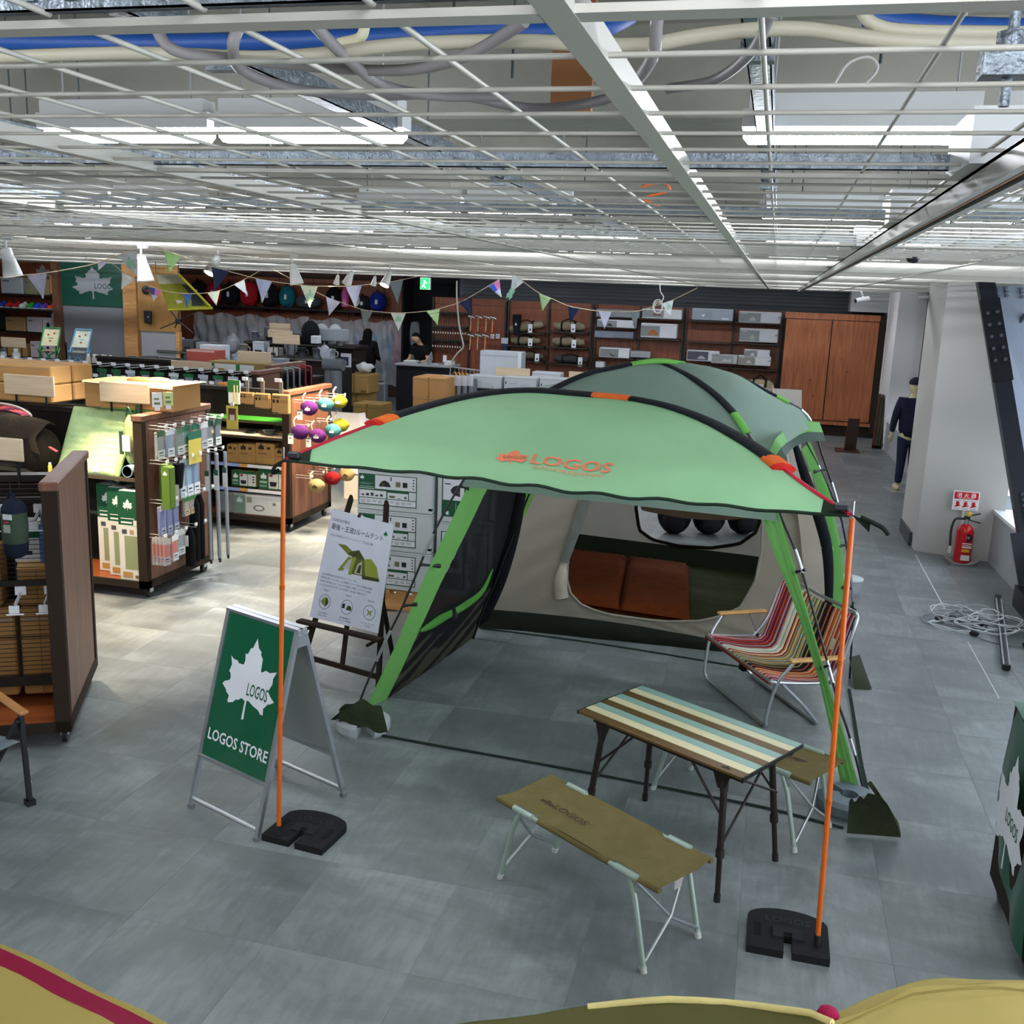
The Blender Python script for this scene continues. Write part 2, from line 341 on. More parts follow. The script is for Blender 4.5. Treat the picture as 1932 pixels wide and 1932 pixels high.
# seismic brace of dark steel with bolted plates and the grey cover plate behind
t = struct('trim_6', None, label='dark navy steel seismic brace with bolts by the window'); t.location = (0, 0, 0)
A, B = V((2.079, 11.6, 2.908)), V((2.524, 10.5, 0.638))
A2 = A + (A-B)*0.12; B2 = B + (B-A)*0.75
up = (0, -1, 0.2)
part('beam', MB('#161b26').bar(A2, B2, .16, .14, (0, 1, 0)), t, STEEL)
d = (B-A).normalized(); nx = Vector((0, -1, 0)); sx = d.cross(nx).normalized()
pm = MB('#10141c').bar(A+d*.05+nx*.08, A+d*.95+nx*.08, .19, .02, (0, 1, 0)); part('splice_plate', pm, t, STEEL)
for k in range(5):
    for s in (-.045, .045):
        c = A+d*(.2+k*.13)+nx*.095+sx*s; part('bolt', MB('#232833').tube([c, c+nx*.03], .02, 6), t, STEEL)
pm = MB('#1b212c').bar(B-d*.05+nx*.08+sx*.06, B+d*.6+nx*.08+sx*.06, .2, .02, (0, 1, 0)); part('splice_plate', pm, t, STEEL)
for k in range(6):
    c = A+d*((B-A).length*.83+k*.055)+nx*.08-sx*.0; part('bolt', MB('#2b323e').tube([c, c+nx*.03], .02, 6), t, STEEL)
A3 = V((2.23, 11.85, 2.975)); 
part('gusset_plate', MB('#8c96a6').add([(2.119, 11.8, 2.998), (2.747, 11.8, 3.02), (2.892, 11.3, 1.108), (2.541, 11.3, 1.191), (2.137, 11.9, 3), (2.77, 11.9, 3.022), (2.917, 11.4, 1.094), (2.564, 11.4, 1.177)], [(0, 3, 2, 1), (0, 4, 7, 3), (4, 5, 6, 7)]), t, STEEL)
for (u0, v0) in ((2.191, 11.78, 2.973), (2.237, 11.78, 2.974), (2.196, 11.78, 2.935), (2.242, 11.78, 2.937), (2.201, 11.78, 2.892), (2.247, 11.78, 2.894), (2.431, 11.78, 2.971), (2.437, 11.78, 2.928), (2.442, 11.78, 2.89)) and []: pass
for c in ((2.2, 11.78, 2.984), (2.276, 11.78, 2.987), (2.205, 11.78, 2.946), (2.286, 11.78, 2.949), (2.215, 11.78, 2.903), (2.297, 11.78, 2.906), (2.425, 11.78, 2.981), (2.435, 11.78, 2.944), (2.445, 11.78, 2.901)):
    c = V(c); part('bolt', MB('#4a515e').tube([c, c+nx*.05], .017, 6), t, STEEL)
c = V((2.451, 11.75, 2.657)); part('lug', MB('#5a616e').bar(c+V(-.02, 0, -.05), c+V(.03, -.08, .06), .03, .05), t, STEEL)
struct('trim_7', MB('#1c222c').bx(2.42, 9.2, 0, 3.0, 10.25, .2).col('#5c6a6e').bx(2.36, 8.2, 0, 3.0, 9.2, .02), STEEL, label='dark steel foot of the seismic brace')

# ================================================================= ceiling
def slab_mat():
    m = mat('sprayed_slab', '#7c7b72', 0.9, noise=(1.5, 0.12), bump=(14, 0.4)); return m
ce = struct('ceiling', MB('#b9b8ae').bx(-18, -3, 3.95, 4.2, 27, 4.1), slab_mat())
ZC = 3.03; TX0, TY0, PIT = -0.243, 1.10, 1.39; CELL = PIT/7
WHITE = mat('white_paint', '#aeaca2', 0.5)
xs = [TX0+k*PIT for k in range(-11, 3)]; ys = [TY0+k*PIT for k in range(-2, 17)]
for x in xs: part('grid_tee', MB().bx(x-.018, -3, ZC-.004, x+.018, 23.3, ZC+.006).bx(x+.012, -3, ZC+.006, x+.018, 23.3, ZC+.03), ce, WHITE)
for y in ys: part('grid_tee', MB().bx(-16, y-.018, ZC-.003, 2.9, y+.018, ZC+.006), ce, WHITE)
q = MB(); R_ = .0038
xb = mesh(MB().tube([(0, 0, 0), (PIT-.036, 0, 0)], R_, 6), 'grid_bar', WHITE); yb = mesh(MB().tube([(0, 0, 0), (0, PIT-.036, 0)], R_, 6), 'grid_bar', WHITE)
near = set(); nb = 0
for iy in range(-1, 3):
    for ix in range(-4, 1):
        for k in range(1, 7):
            for me, lx, ly, dz in ((xb, TX0+ix*PIT+.018, TY0+iy*PIT+k*CELL, .004), (yb, TX0+ix*PIT+k*CELL, TY0+iy*PIT+.018, .0115)):
                if iy == 2 and ix < -3: continue
                o = bpy.data.objects.new('grid_bar', me); COL.objects.link(o); o.parent = ce; o.location = (lx, ly, ZC+dz)
        near.add((ix, iy))
for iy in range(-3, 16):
    for k in range(1, 7):
        runs = [ix for ix in range(-11, 2) if (ix, iy) not in near]
        if len(runs) == 13: q.bx(-15.6, TY0+iy*PIT+k*CELL-R_, ZC, 2.9, TY0+iy*PIT+k*CELL+R_, ZC+2*R_)
        else:
            for ix in runs: q.bx(TX0+ix*PIT, TY0+iy*PIT+k*CELL-R_, ZC, TX0+(ix+1)*PIT, TY0+iy*PIT+k*CELL+R_, ZC+2*R_)
for ix in range(-11, 2):
    for k in range(1, 7):
        x = TX0+ix*PIT+k*CELL
        q.bx(x-R_, (TY0+3*PIT if (ix, 0) in near else -3), ZC+.008, x+R_, 23.3, ZC+.008+2*R_)
part('grid_bar_field', q, ce, WHITE, stuff=True)
# perforated carrier channels across, at every row of tees
for k, y in enumerate(ys[2:14]):
    mb = MB().bx(-16, y-.03, ZC+.012, 2.9, y-.027, ZC+.045).bx(-16, y-.03, ZC+.043, 2.9, y+.02, ZC+.046).bx(-16, y-.03, ZC+.012, 2.9, y-.015, ZC+.014)
    if k < 3:
        for i in range(70):
            x = 1.4-i*.055; mb.box((x, y-.031, ZC+.028), (.016, .004, .012))
    part('carrier_channel', mb, ce, RAW)
for x in (-1.50, -.10, -3.3, -5.6, 1.9):
    part('carrier_beam', MB().bx(x-.03, .2, ZC+.30, x-.026, 22, ZC+.36).bx(x+.026, .2, ZC+.30, x+.03, 22, ZC+.36).bx(x-.03, .2, ZC+.30, x+.03, 22, ZC+.304), ce, RAW)
    for y in (2.6, 5.4): part('beam_clip', MB().bx(x-.04, y, ZC+.27, x+.04, y+.04, ZC+.37), ce, RAW)
# hanging rods
rod = MB('#38484a')
for i in range(60):
    x = -6+random.random()*8.4; y = 2.2+random.random()*9; rod.tube([(x, y, ZC+.3), (x, y, 3.95)], .004, 5)
part('hanger_rods', rod, ce, PAINT, stuff=True)
# slab seams and pieces of formwork left on the slab
for k in range(9): part('slab_joint', MB('#77766e').bx(-10+k*1.4, -1, 3.945, -9.98+k*1.4, 22, 3.95), ce, MATTE)
for y in (1.6, 4.9, 8.2): part('downstand_beam', MB('#8a897f').bx(-16, y, 3.55, 2.9, y+.35, 3.95), ce, slab_mat())
# cables and hoses above the grid
def hose(name, pts, r, c, label): return part(name, MB(c).tube(spline(pts, 40), r*.62, 8), ce, PLASTIC, label)
PLASTIC = mat('hose_plastic', None, 0.5)
hose('conduit', [(-1.763, 2, 3.206), (-1.354, 2, 3.209), (-1.026, 2, 3.195), (-0.754, 2, 3.214), (-0.519, 2, 3.215), (-0.297, 2, 3.204), (-0.173, 2, 3.219), (-0.015, 2, 3.226), (0.166, 2, 3.201), (0.419, 2, 3.191)], .022, '#c2bda8', 'cream conduit')
hose('cable_duct', [(-1.936, 2.2, 3.289), (-1.42, 2.2, 3.274), (-0.903, 2.2, 3.275), (-0.588, 2.2, 3.288)], .034, '#1d4f9c', 'blue cable duct')
hose('cable_duct', [(-0.588, 2.2, 3.278), (-0.416, 2.2, 3.28), (-0.356, 2.3, 3.33)], .03, '#1d4f9c', 'blue cable duct')
hose('cable_duct', [(0.11, 2.2, 3.293), (0.227, 2.2, 3.273), (0.458, 2.2, 3.259)], .032, '#1d4f9c', 'blue cable duct')
hose('hose', [(-1.237, 1.9, 3.239), (-1.192, 1.9, 3.189), (-1.109, 2, 3.193), (-0.98, 2.1, 3.197), (-0.791, 2.1, 3.188), (-0.624, 2, 3.191), (-0.485, 1.9, 3.225)], .019, '#8f8a8a', 'grey hose')
hose('hose', [(-1.05, 1.9, 3.234), (-1.065, 1.9, 3.192), (-1.153, 2.1, 3.19), (-1.127, 2.3, 3.192), (-0.984, 2.4, 3.195), (-0.772, 2.4, 3.196), (-0.617, 2.5, 3.181), (-0.392, 2.3, 3.167), (-0.27, 2, 3.172), (-0.248, 1.9, 3.228)], .019, '#948f90', 'grey hose')
hose('hose', [(-0.897, 1.9, 3.231), (-0.877, 2, 3.196), (-0.877, 2.2, 3.18), (-0.79, 2.3, 3.176), (-0.644, 2.4, 3.19)], .019, '#948f90', 'grey hose')
hose('hose', [(-0.056, 1.9, 3.227), (-0.086, 2, 3.191), (-0.162, 2.2, 3.182), (-0.268, 2.3, 3.184)], .017, '#8b8688', 'grey hose')
hose('conduit', [(-0.832, 2, 3.258), (-0.843, 2, 3.229), (-0.888, 2, 3.218)], .018, '#d8d4b4', 'cream conduit')
hose('conduit', [(0.094, 2, 3.252), (0.119, 2, 3.23), (0.181, 2, 3.218), (0.384, 2, 3.21)], .018, '#c2bda8', 'cream conduit')
hose('cord', [(0.075, 2.6, 3.24), (0.105, 2.6, 3.291), (0.15, 2.6, 3.304), (0.17, 2.6, 3.279), (0.14, 2.6, 3.239)], .006, '#d5d5d0', 'white cord loop')
hose('cord', [(-0.596, 4.4, 3.199), (-0.509, 4.4, 3.215), (-0.481, 4.4, 3.184), (-0.582, 4.4, 3.151), (-0.491, 4.4, 3.11), (-0.602, 4.4, 3.119)], .008, '#c8622c', 'orange cord loop')
part('wall_plate', MB('#8a7a2a').bx(.02, 2.35, 3.40, .08, 2.38, 3.66), ce); part('wall_plate', MB('#9a6233').bx(-.75, 3.3, 3.3, -.62, 3.33, 3.9), ce)
# threaded rod with nut and clamp
x, y, _z = (0.301, 1.75, 3.051)
part('threaded_rod', MB('#9aa0a4').tube([(x, y, ZC+.02), (x, y, 3.9)], .008, 8).tube([(x, y, ZC+.10), (x, y, ZC+.125)], .022, 6).bx(x-.04, y-.03, ZC+.06, x+.04, y+.03, ZC+.10), ce, RAW)

# ceiling line lamps
EMIT = mat('lamp_diffuser', '#f4f8ff', 0.5, emit=LAMP)
lamp0 = None; n = 0
for r, y in enumerate((3.9, 7.3, 10.7, 14.1, 17.5, 20.9, .5, -2.6)):  # last row, unseen behind the camera, is added to brighten the foreground
    for k in range(-5, 1):
        for h in (0, 1):
            x = -.18+2.9*k+.83*h
            if x+.8 > 2.7: continue
            lab = f'white line lamp above the ceiling grid, {ORD[r] if r < 6 else ("overhead", "added unseen hindmost")[r-6]} row, {ORD[(0-k)*2+(1-h)]} from the right'
            if lamp0 is None:
                lamp0 = thing('ceiling_lamp', lab, 'ceiling lamp', (x, y, 3.30), 0, 'line lamps above the ceiling grid')
                part('housing', MB('#e6e8e8').bx(0, -.05, .05, .80, .05, .11).bx(.02, -.05, .11, .78, .05, .16), lamp0)
                part('diffuser', MB().cbox((.40, 0, .025), (.79, .085, .05), .02), lamp0, EMIT)
                [part('suspension', MB('#b5b8ba').tube([(q_, 0, .16), (q_, 0, .65)], .004, 5), lamp0) for q_ in (.1, .7)]
            else: dup(lamp0, (x, y, 3.30), 0, lab)
# lighting rail along the depth at the right
t = thing('lighting_rail', 'long white and black lighting rail running away along the ceiling at right', 'rail', (.39, 0, 0))
part('rail_body', MB('#b9b9b4').bx(-.03, .9, ZC-.05, -.006, 23, ZC-.005).bx(.014, .9, ZC-.05, .03, 23, ZC-.005).bx(-.03, .9, ZC-.012, .03, 23, ZC-.004), t, STEEL)
part('rail_slot', MB('#17171a').bx(-.006, .9, ZC-.042, .014, 23, ZC-.012), t, PAINT, 'black slot with copper conductor'); part('conductor', MB('#9a6a4a').bx(-.012, .9, ZC-.051, -.006, 23, ZC-.04), t, PAINT)
for k in range(5): part('rail_bracket', MB('#d4d6d8').bx(-.06, 2.2+k*1.5, ZC-.005, .07, 2.5+k*1.5, ZC+.10), t)
c0 = V((0.556, 3.3, 3.04)); t = thing('cable_joint', 'white bundled cable joint lying on the grid beside the lighting rail', 'cable', c0)
part('sleeve', MB('#d8dadc').tube([(-.09, 0, .02), (-.06, 0, .03), (.03, 0, .03), (.06, 0, .02)], [.015, .035, .035, .015], 10), t); part('cord', MB('#e2e2e0').tube(spline([(-.09, 0, .02), (-.2, .02, .03), (-.3, -.02, .02)], 10), .006, 6).tube(spline([(.06, 0, .02), (.14, .03, .06), (.28, 0, .02)], 10), .01, 6), t)
# spotlights under the grid
SPM = mat('spot_glow', '#ffe9c0', 0.4, emit=18.0)
def spotlight(p, h, lab, tilt=(0.1, -0.2), watts=SPOT, cold=False):
    t = thing('spotlight', lab, 'spotlight', p, 0, 'white spotlights under the ceiling'); s = h/.26
    M = Matrix.Rotation(tilt[0], 3, 'X') @ Matrix.Rotation(tilt[1], 3, 'Y')
    part('shade', MB('#d6d7d6').lathe([(.03*s, .13*s), (.045*s, .12*s), (.05*s, .06*s), (.06*s, .02*s), (.085*s, -.11*s), (.088*s, -.13*s), (.08*s, -.13*s), (.055*s, .0), (.001, .0)], (0, 0, 0), 16, M), t)
    g = M @ Vector((0, 0, -.118*s)); part('lens', MB().lathe([(.001, .002), (.078*s, .002), (.078*s, -.004), (.001, -.004)], g, 16, M), t, SPM)
    top = M @ Vector((0, 0, .13*s)); part('stem', MB('#c9cbcb').tube([top, top+V(0, 0, .08*s)], .012*s, 6).bx(-.05*s, -.02*s, .20*s, .05*s, .02*s, .24*s), t)
    ld = bpy.data.lights.new('spot', 'SPOT'); ld.energy = watts; ld.color = (1, .76, .50) if not cold else (1, .97, .92); ld.spot_size = 1.35; ld.spot_blend = .6; ld.shadow_soft_size = .06
    lo = bpy.data.objects.new('bulb', ld); COL.objects.link(lo); lo.parent = t; lo.location = M @ Vector((0, 0, -.15*s)); lo.rotation_euler = M.to_euler()
spotlight((-5.581, 6.6, 2.828), .21, 'white cone spotlight with a warm rim at the left edge', (.1, -.15))
spotlight((-5.121, 7.6, 2.827), .21, 'white cone spotlight hanging before the tan wooden board', (.1, -.1))
spotlight((-5.056, 8.6, 2.892), .19, 'bright white spotlight beside the navy pennant', (-.5, .2), cold=True)
spotlight((-4.595, 9.3, 2.844), .2, 'white cone spotlight above the teal backpack', (.1, -.2))
spotlight((-4.324, 10, 2.834), .15, 'white spotlight above the pink bottle', (.2, .5))
spotlight((-3.987, 10.2, 2.838), .16, 'bright white spotlight left of the grey pennant', (-.5, .2), cold=True)
spotlight((-4.639, 10.4, 2.81), .1, 'small white spotlight behind the string of pennants', (.2, .3))
spotlight((-4.291, 10.6, 2.814), .1, 'dim small spotlight just left of the brightest one', (.2, .3))
# exit sign
p = V((-7.678, 22, 2.855)); t = thing('exit_sign', 'green emergency exit sign glowing at the far dark recess', 'sign', p)
part('housing', MB('#dfe5e0').bx(-.13, 0, -.12, .11, .06, .14), t); part('face', MB().bx(-.12, -.01, -.11, .08, 0, .13), t, mat('exit_green', '#19c860', 0.5, emit=1.6))
part('pictogram', MB('#f4fff6').ell((-.02, -.015, .07), (.02, .006, .02), 8, 6).bar((-.02, -.015, .05), (-.04, -.015, -.02), .03, .006, (0, 1, 0)).bar((-.04, -.015, -.02), (-.0, -.015, -.08), .02, .006, (0, 1, 0)).bar((-.04, -.015, -.02), (-.08, -.015, -.07), .02, .006, (0, 1, 0)).bar((-.02, -.015, .04), (.04, -.015, .02), .015, .006, (0, 1, 0)), t, mat('exit_white', '#f4fff6', 0.5, emit=2.0))
part('hanger', MB('#c0c4c0').tube([(0, .03, .14), (0, .03, .3)], .01, 6), t)
# dome camera and wall camera
p = V((0.741, 6.5, 3.053)); t = thing('dome_camera', 'small dark dome camera under the ceiling at right', 'camera', p)
part('dome', MB('#25272b').lathe([(.001, -.05), (.03, -.045), (.045, -.02), (.048, 0), (.06, .0), (.06, .03), (.001, .03)], (0, 0, 0), 14), t, GLOSS)
p = V((1.57, 21.5, 2.856)); t = thing('wall_camera', 'white bullet security camera under the bulkhead at far right', 'camera', p)
part('camera_body', MB('#e6e8ea').tube([(-.10, -.06, -.02), (.14, .02, .03)], .055, 10), t); part('camera_arm', MB('#d5d7da').tube([(.05, 0, .02), (-.03, .02, .2)], .02, 6).bx(-.08, -.02, .19, .02, .06, .24), t); part('lens', MB('#1a1a1c').tube([(-.10, -.06, -.02), (-.12, -.066, -.024)], .04, 10), t)
# ================================================================= the green tent
T = thing('dome_tent', 'large green and grey dome tent with a raised light green front canopy', 'tent', (0, 0, 0))
G_CAN, G_LEG, G_ROOF, OLIVE, BEIGE = '#a3d6a4', '#71ad5e', '#8aa194', '#39412f', '#a9a294'
a1 = [(-2.481, 5.892, 0), (-2.42, 5.905, 0.18), (-2.307, 5.934, 0.473), (-2.2, 5.964, 0.72), (-2.091, 5.991, 1.011), (-2.022, 6.007, 1.201), (-1.861, 6.057, 1.534), (-1.686, 6.119, 1.828), (-1.505, 6.193, 2.04), (-1.331, 6.273, 2.164), (-1.127, 6.372, 2.265), (-0.879, 6.498, 2.327), (-0.721, 6.58, 2.354), (-0.559, 6.669, 2.338), (-0.224, 6.857, 2.258), (0.023, 7.003, 2.139), (0.211, 7.114, 2.048), (0.299, 7.174, 1.939), (0.385, 7.243, 1.727), (0.498, 7.333, 1.459), (0.591, 7.413, 1.183), (0.673, 7.493, 0.857), (0.726, 7.553, 0.564), (0.767, 7.637, 0)]
a2 = [(0.729, 5.632, 0.003), (0.661, 5.681, 0.21), (0.591, 5.731, 0.389), (0.538, 5.768, 0.506), (0.454, 5.829, 0.734), (0.358, 5.897, 0.99), (0.238, 5.983, 1.303), (0.14, 6.051, 1.487), (0.063, 6.105, 1.661), (-0.008, 6.155, 1.839), (-0.114, 6.227, 1.972), (-0.204, 6.288, 2.082), (-0.327, 6.37, 2.179), (-0.506, 6.488, 2.275), (-0.726, 6.633, 2.345)]
APX = V(a2[-1])
# hidden far half of the second arch down to the rear left foot, mirrored over the apex
RLF = V((-2.152, 7.497, 0)); a2b = [APX]
for q in reversed(a2[:-1]):
    q = V(q); k = 1-(APX.z-q.z)/APX.z; w = V(APX.x, APX.y, 0)-V(a2[0][0], a2[0][1], 0); f = (V(q.x, q.y, 0)-V(APX.x, APX.y, 0)).length/w.length
    e = V(RLF.x, RLF.y, 0)-V(APX.x, APX.y, 0); a2b.append(V(APX.x, APX.y, q.z)+e*f)
BLACK = '#17181b'
def pole(pts, name='pole', r=.0075, col=BLACK, joints=(), m=None):
    o = part(name, MB(col).tube(spline(pts, 60), r, 8), T, m or PAINT)
    for f in joints:
        sp = spline(pts, 60); i = int(f*59); part('pole_ferrule', MB('#c6cacd').tube(sp[i:i+3], r*1.35, 8), o, CHROME)
pole(a1, joints=(.07, .19, .33, .71, .83, .93)); pole(a2, joints=(.09, .26, .42))
pole(a2b[:-1] + [RLF])
def sleeve(pts, i0, i1, name, col, w=.055, n=60, lift=.012):
    sp = spline(pts, n)[i0:i1]; mb = MB(col)
    mb.tube(sp, w*.5, 8, .45); return part(name, mb, T, CLOTH)
# arch sleeves: black on the dome with green reinforcement ends
def seg(pts, k0, k1):      # sub-run of control points
    return [V(p) for p in pts[k0:k1]]
sleeve(seg(a1, 7, 12), 0, 30, 'arch_sleeve', '#1b1d22', .075, 30); sleeve(seg(a1, 11, 14), 0, 20, 'sleeve_patch', '#6aa950', .082, 20); sleeve(seg(a1, 13, 16), 0, 22, 'arch_sleeve', '#1b1d22', .075, 22)
sleeve([V(a1[15]), lerp(a1[15], a1[16], .45)], 0, 6, 'sleeve_patch', '#5f9c48', .085, 6)
sleeve(seg(a2, 11, 15), 0, 24, 'arch_sleeve', '#1b1d22', .07, 24); sleeve(seg(a2, 10, 12), 0, 6, 'sleeve_patch', '#5f9c48', .075, 6)
def clip(p, q): part('pole_clip', MB('#121316').tube([p, lerp(p, q, .5), q], [.012, .008, .016], 6), T)
for p, q in (((-1.861, 6.057, 1.534), (-1.802, 6.072, 1.52)), ((-2.091, 5.991, 1.011), (-1.995, 6.105, 0.981)), ((-2.197, 5.965, 0.727), (-2.1, 5.959, 0.751))): clip(V(p), V(q))
for p, q in (((0.288, 5.949, 1.237), (0.226, 5.988, 1.204)), ((0.467, 5.82, 0.719), (0.413, 5.854, 0.678)), ((0.695, 7.518, 0.733), (0.625, 7.479, 0.744)), ((0.634, 7.448, 1.07), (0.567, 7.413, 1.064)), ((0.325, 7.192, 1.895), (0.264, 7.162, 1.869)), ((0.511, 7.346, 1.401), (0.437, 7.309, 1.375)), ((0.417, 7.27, 1.632), (0.336, 7.229, 1.614))): clip(V(p), V(q))
# second side pole running beside the rear right leg
pole([(0.261, 7.165, 1.832), (0.368, 7.242, 1.652), (0.481, 7.326, 1.44), (0.579, 7.402, 1.223), (0.639, 7.457, 1.021)], 'side_pole', .006, joints=(.25, .6))
def sheet(name, fn, nu, nv, col, m=None, label=None): return part(name, MB(col).grid(nu, nv, fn), T, m or FAB, label)
def ruled(A, B, n, bulge=0.0, nrm=(0, 0, 1), wr=0.0):
    A = even(A, n); B = even(B, n); N = Vector(nrm)
    def fn(u, v):
        k = v*(n-1); i = min(int(k), n-2); f = k-i; p = lerp(lerp(A[i], A[i+1], f), lerp(B[i], B[i+1], f), u)
        return p + N*(bulge*sin(pi*u)*sin(pi*min(1, v*1.1)) + wr*sin(u*23+v*9)*sin(v*31+u*4))
    return fn
# roof panels
L1 = [APX] + [V(p) for p in reversed(a1[6:12])]; R1 = [APX] + [V(p) for p in reversed(a2[7:14])]
sheet('front_roof_panel', ruled(L1, R1, 24, .06, (0, -.6, .8), .003), 14, 23, G_ROOF)
R1b = [APX] + [V(p) for p in reversed(a2[9:14])]; R2 = [APX] + [V(p) for p in a1[13:18]]
sheet('right_roof_panel', ruled(R1b, R2, 24, .09, (.75, 0, .6), .003), 14, 23, G_ROOF)
L2 = [V(p) for p in a2b[0:8]]
sheet('left_roof_panel', ruled(L1, L2, 24, .06, (-.75, 0, .6), .003), 14, 23, G_ROOF)
sheet('rear_roof_panel', ruled(L2, R2, 24, .05, (0, .6, .8), .003), 14, 23, G_ROOF)
# light green band under the right roof panel with grey arch border
bs = even([(-0.009, 6.156, 1.849), (0.02, 6.14, 1.939), (0.099, 7.07, 1.905), (0.196, 7.117, 1.949), (0.307, 7.177, 1.939)], 24)
bt = even([(0.014, 6.14, 1.802), (0.055, 6.116, 1.891), (0.134, 7.096, 1.831), (0.228, 7.142, 1.876), (0.339, 7.202, 1.869)], 24)
bu = even([(0.036, 6.125, 1.758), (0.083, 6.096, 1.845), (0.16, 7.117, 1.772), (0.245, 7.159, 1.809), (0.363, 7.222, 1.809)], 24)
OFF = V(.03, -.05, .03); bs, bt, bu = [[p+OFF for p in q] for q in (bs, bt, bu)]
sheet('side_band', ruled(bs, bt, 24), 3, 23, '#86c07a'); sheet('side_arch_border', ruled(bt, bu, 24), 2, 23, '#5a6a62')
# right side: green flap by the rear pole and black rolled net
sheet('side_flap', ruled([(0.289, 7.18, 1.832), (0.379, 7.248, 1.652), (0.465, 7.315, 1.46), (0.534, 7.378, 1.224), (0.601, 7.436, 1.022), (0.636, 7.482, 0.776), (0.659, 7.524, 0.504)], [(0.238, 7.159, 1.772), (0.318, 7.219, 1.614), (0.403, 7.286, 1.422), (0.472, 7.349, 1.186), (0.528, 7.399, 1.004), (0.56, 7.441, 0.779), (0.546, 7.465, 0.488)], 20, .02, (1, -.3, 0)), 4, 19, '#69a858')
part('rolled_side_net', MB('#16181c').tube(spline([(0.192, 7.13, 1.809), (0.253, 7.18, 1.652), (0.333, 7.244, 1.461), (0.421, 7.315, 1.246), (0.487, 7.372, 1.046), (0.53, 7.424, 0.78), (0.556, 7.472, 0.467)], 24), [.02+.02*sin(i*.13) for i in range(24)], 8), T, CLOTH)
part('net_tie', MB('#69a858').tube([(0.458, 7.354, 1.067), (0.509, 7.385, 1.041), (0.531, 7.395, 1.049)], .02, 8), T, CLOTH)
# rear side pockets / skirt by the rear right foot
sheet('rear_skirt', ruled([(0.742, 7.604, 0.177), (0.786, 7.423, 0)], [(0.865, 8.076, 0.05), (0.909, 7.441, 0.01)], 6, .03, (0, 0, 1)), 4, 5, OLIVE)
sheet('rear_skirt', ruled([(0.701, 7.535, 0.607), (0.707, 7.548, 0.523)], [(0.753, 7.568, 0.563), (0.746, 7.572, 0.487)], 4), 3, 3, '#3f4a3c')
# front legs: folded green gussets beside the poles
def gusset(outer, inner, name, folds=5, depth=.02, nrm=(0, -1, 0)):
    O = even(outer, 26); I = even(inner, 26); N = Vector(nrm)
    def fn(u, v):
        k = v*25; i = min(int(k), 24); f = k-i; p = lerp(lerp(O[i], O[i+1], f), lerp(I[i], I[i+1], f), u)
        return p + N*(depth*abs(sin(u*folds*pi*.5))*(1-.4*v))
    return sheet(name, fn, 12, 25, G_LEG)
gusset([(-2.432, 5.919, 0), (-2.249, 5.968, 0.439), (-2.071, 6.012, 0.919), (-1.914, 6.055, 1.295), (-1.797, 6.087, 1.576), (-1.685, 6.122, 1.807)], [(-2.386, 6.091, -0.075), (-2.261, 6.176, 0.234), (-2.034, 6.254, 0.821), (-1.888, 6.353, 1.18), (-1.752, 6.421, 1.523), (-1.658, 6.46, 1.764)], 'leg_gusset', 4)
gusset([(0.712, 5.643, 0.001), (0.577, 5.739, 0.361), (0.429, 5.844, 0.722), (0.268, 5.959, 1.136), (0.125, 6.061, 1.515), (0.034, 6.125, 1.719)], [(0.617, 5.703, -0.052), (0.529, 5.768, 0.275), (0.418, 5.849, 0.621), (0.261, 5.96, 0.989), (0.084, 6.083, 1.328), (-0.007, 6.148, 1.55), (-0.076, 6.196, 1.715)], 'leg_gusset', 5, .03)
part('logo_patch', MB('#46604c').add([(0.596, 5.72, 0.082), (0.614, 5.709, 0.098), (0.647, 5.686, 0.048), (0.629, 5.698, 0.033)], [(0, 1, 2, 3)]), T)
# left wall: black net window above an olive net skirt, with rolled green flap
sheet('wall_net', ruled([(-2.386, 6.091, -0.075), (-2.261, 6.176, 0.234), (-2.034, 6.254, 0.821), (-1.888, 6.353, 1.18), (-1.752, 6.421, 1.523), (-1.658, 6.46, 1.764)], [(-2.197, 7.553, -0.111), (-2.108, 7.51, 0.15), (-1.954, 7.457, 0.588), (-1.83, 7.338, 0.969), (-1.701, 7.172, 1.381), (-1.628, 6.987, 1.65)], 22, .02, (1, 0, 0), .004), 10, 21, '#17191d', MESHF)
sheet('wall_skirt', ruled([(-2.386, 6.091, -0.075), (-2.261, 6.176, 0.234), (-2.15, 6.205, 0.523)], [(-2.197, 7.582, -0.121), (-2.106, 7.426, 0.185), (-1.964, 7.416, 0.576)], 12, .01, (1, 0, 0), .012), 12, 11, '#3b3a29', mat('olive_net', None, 0.8, alpha=0.9, noise=(8, .2)))
part('rolled_flap', MB('#4f8a3c').tube(spline([(-2.165, 6.216, 0.48), (-2.121, 6.515, 0.487), (-2.075, 6.874, 0.476), (-2.022, 7.178, 0.506), (-1.95, 7.246, 0.677)], 20), [.012, .028, .036, .04, .042, .042, .04, .038, .04, .042, .044, .042, .04, .038, .036, .034, .03, .026, .02, .012], 8), T, CLOTH)
part('flap_tie', MB('#17191d').tube([(-2.094, 6.651, 0.508), (-2.11, 6.768, 0.422)], .045, 8), T)
# net door rolled back at the far left
part('rolled_door_net', MB('#101114').tube(spline([(-1.684, 7.006, 1.488), (-1.83, 7.338, 0.969), (-1.969, 7.488, 0.534), (-2.182, 7.817, 0.101), (-2.213, 7.809, 0.007)], 20), [.05+.03*sin(i*.16) for i in range(20)], 10), T, CLOTH)
sheet('rear_left_panel', ruled([(-1.977, 7.881, 0.792), (-1.893, 7.909, 1.106), (-1.821, 7.934, 1.372)], [(-1.908, 7.888, 0.842), (-1.794, 7.918, 1.157), (-1.584, 7.949, 1.432)], 8), 3, 7, '#6fae4a')
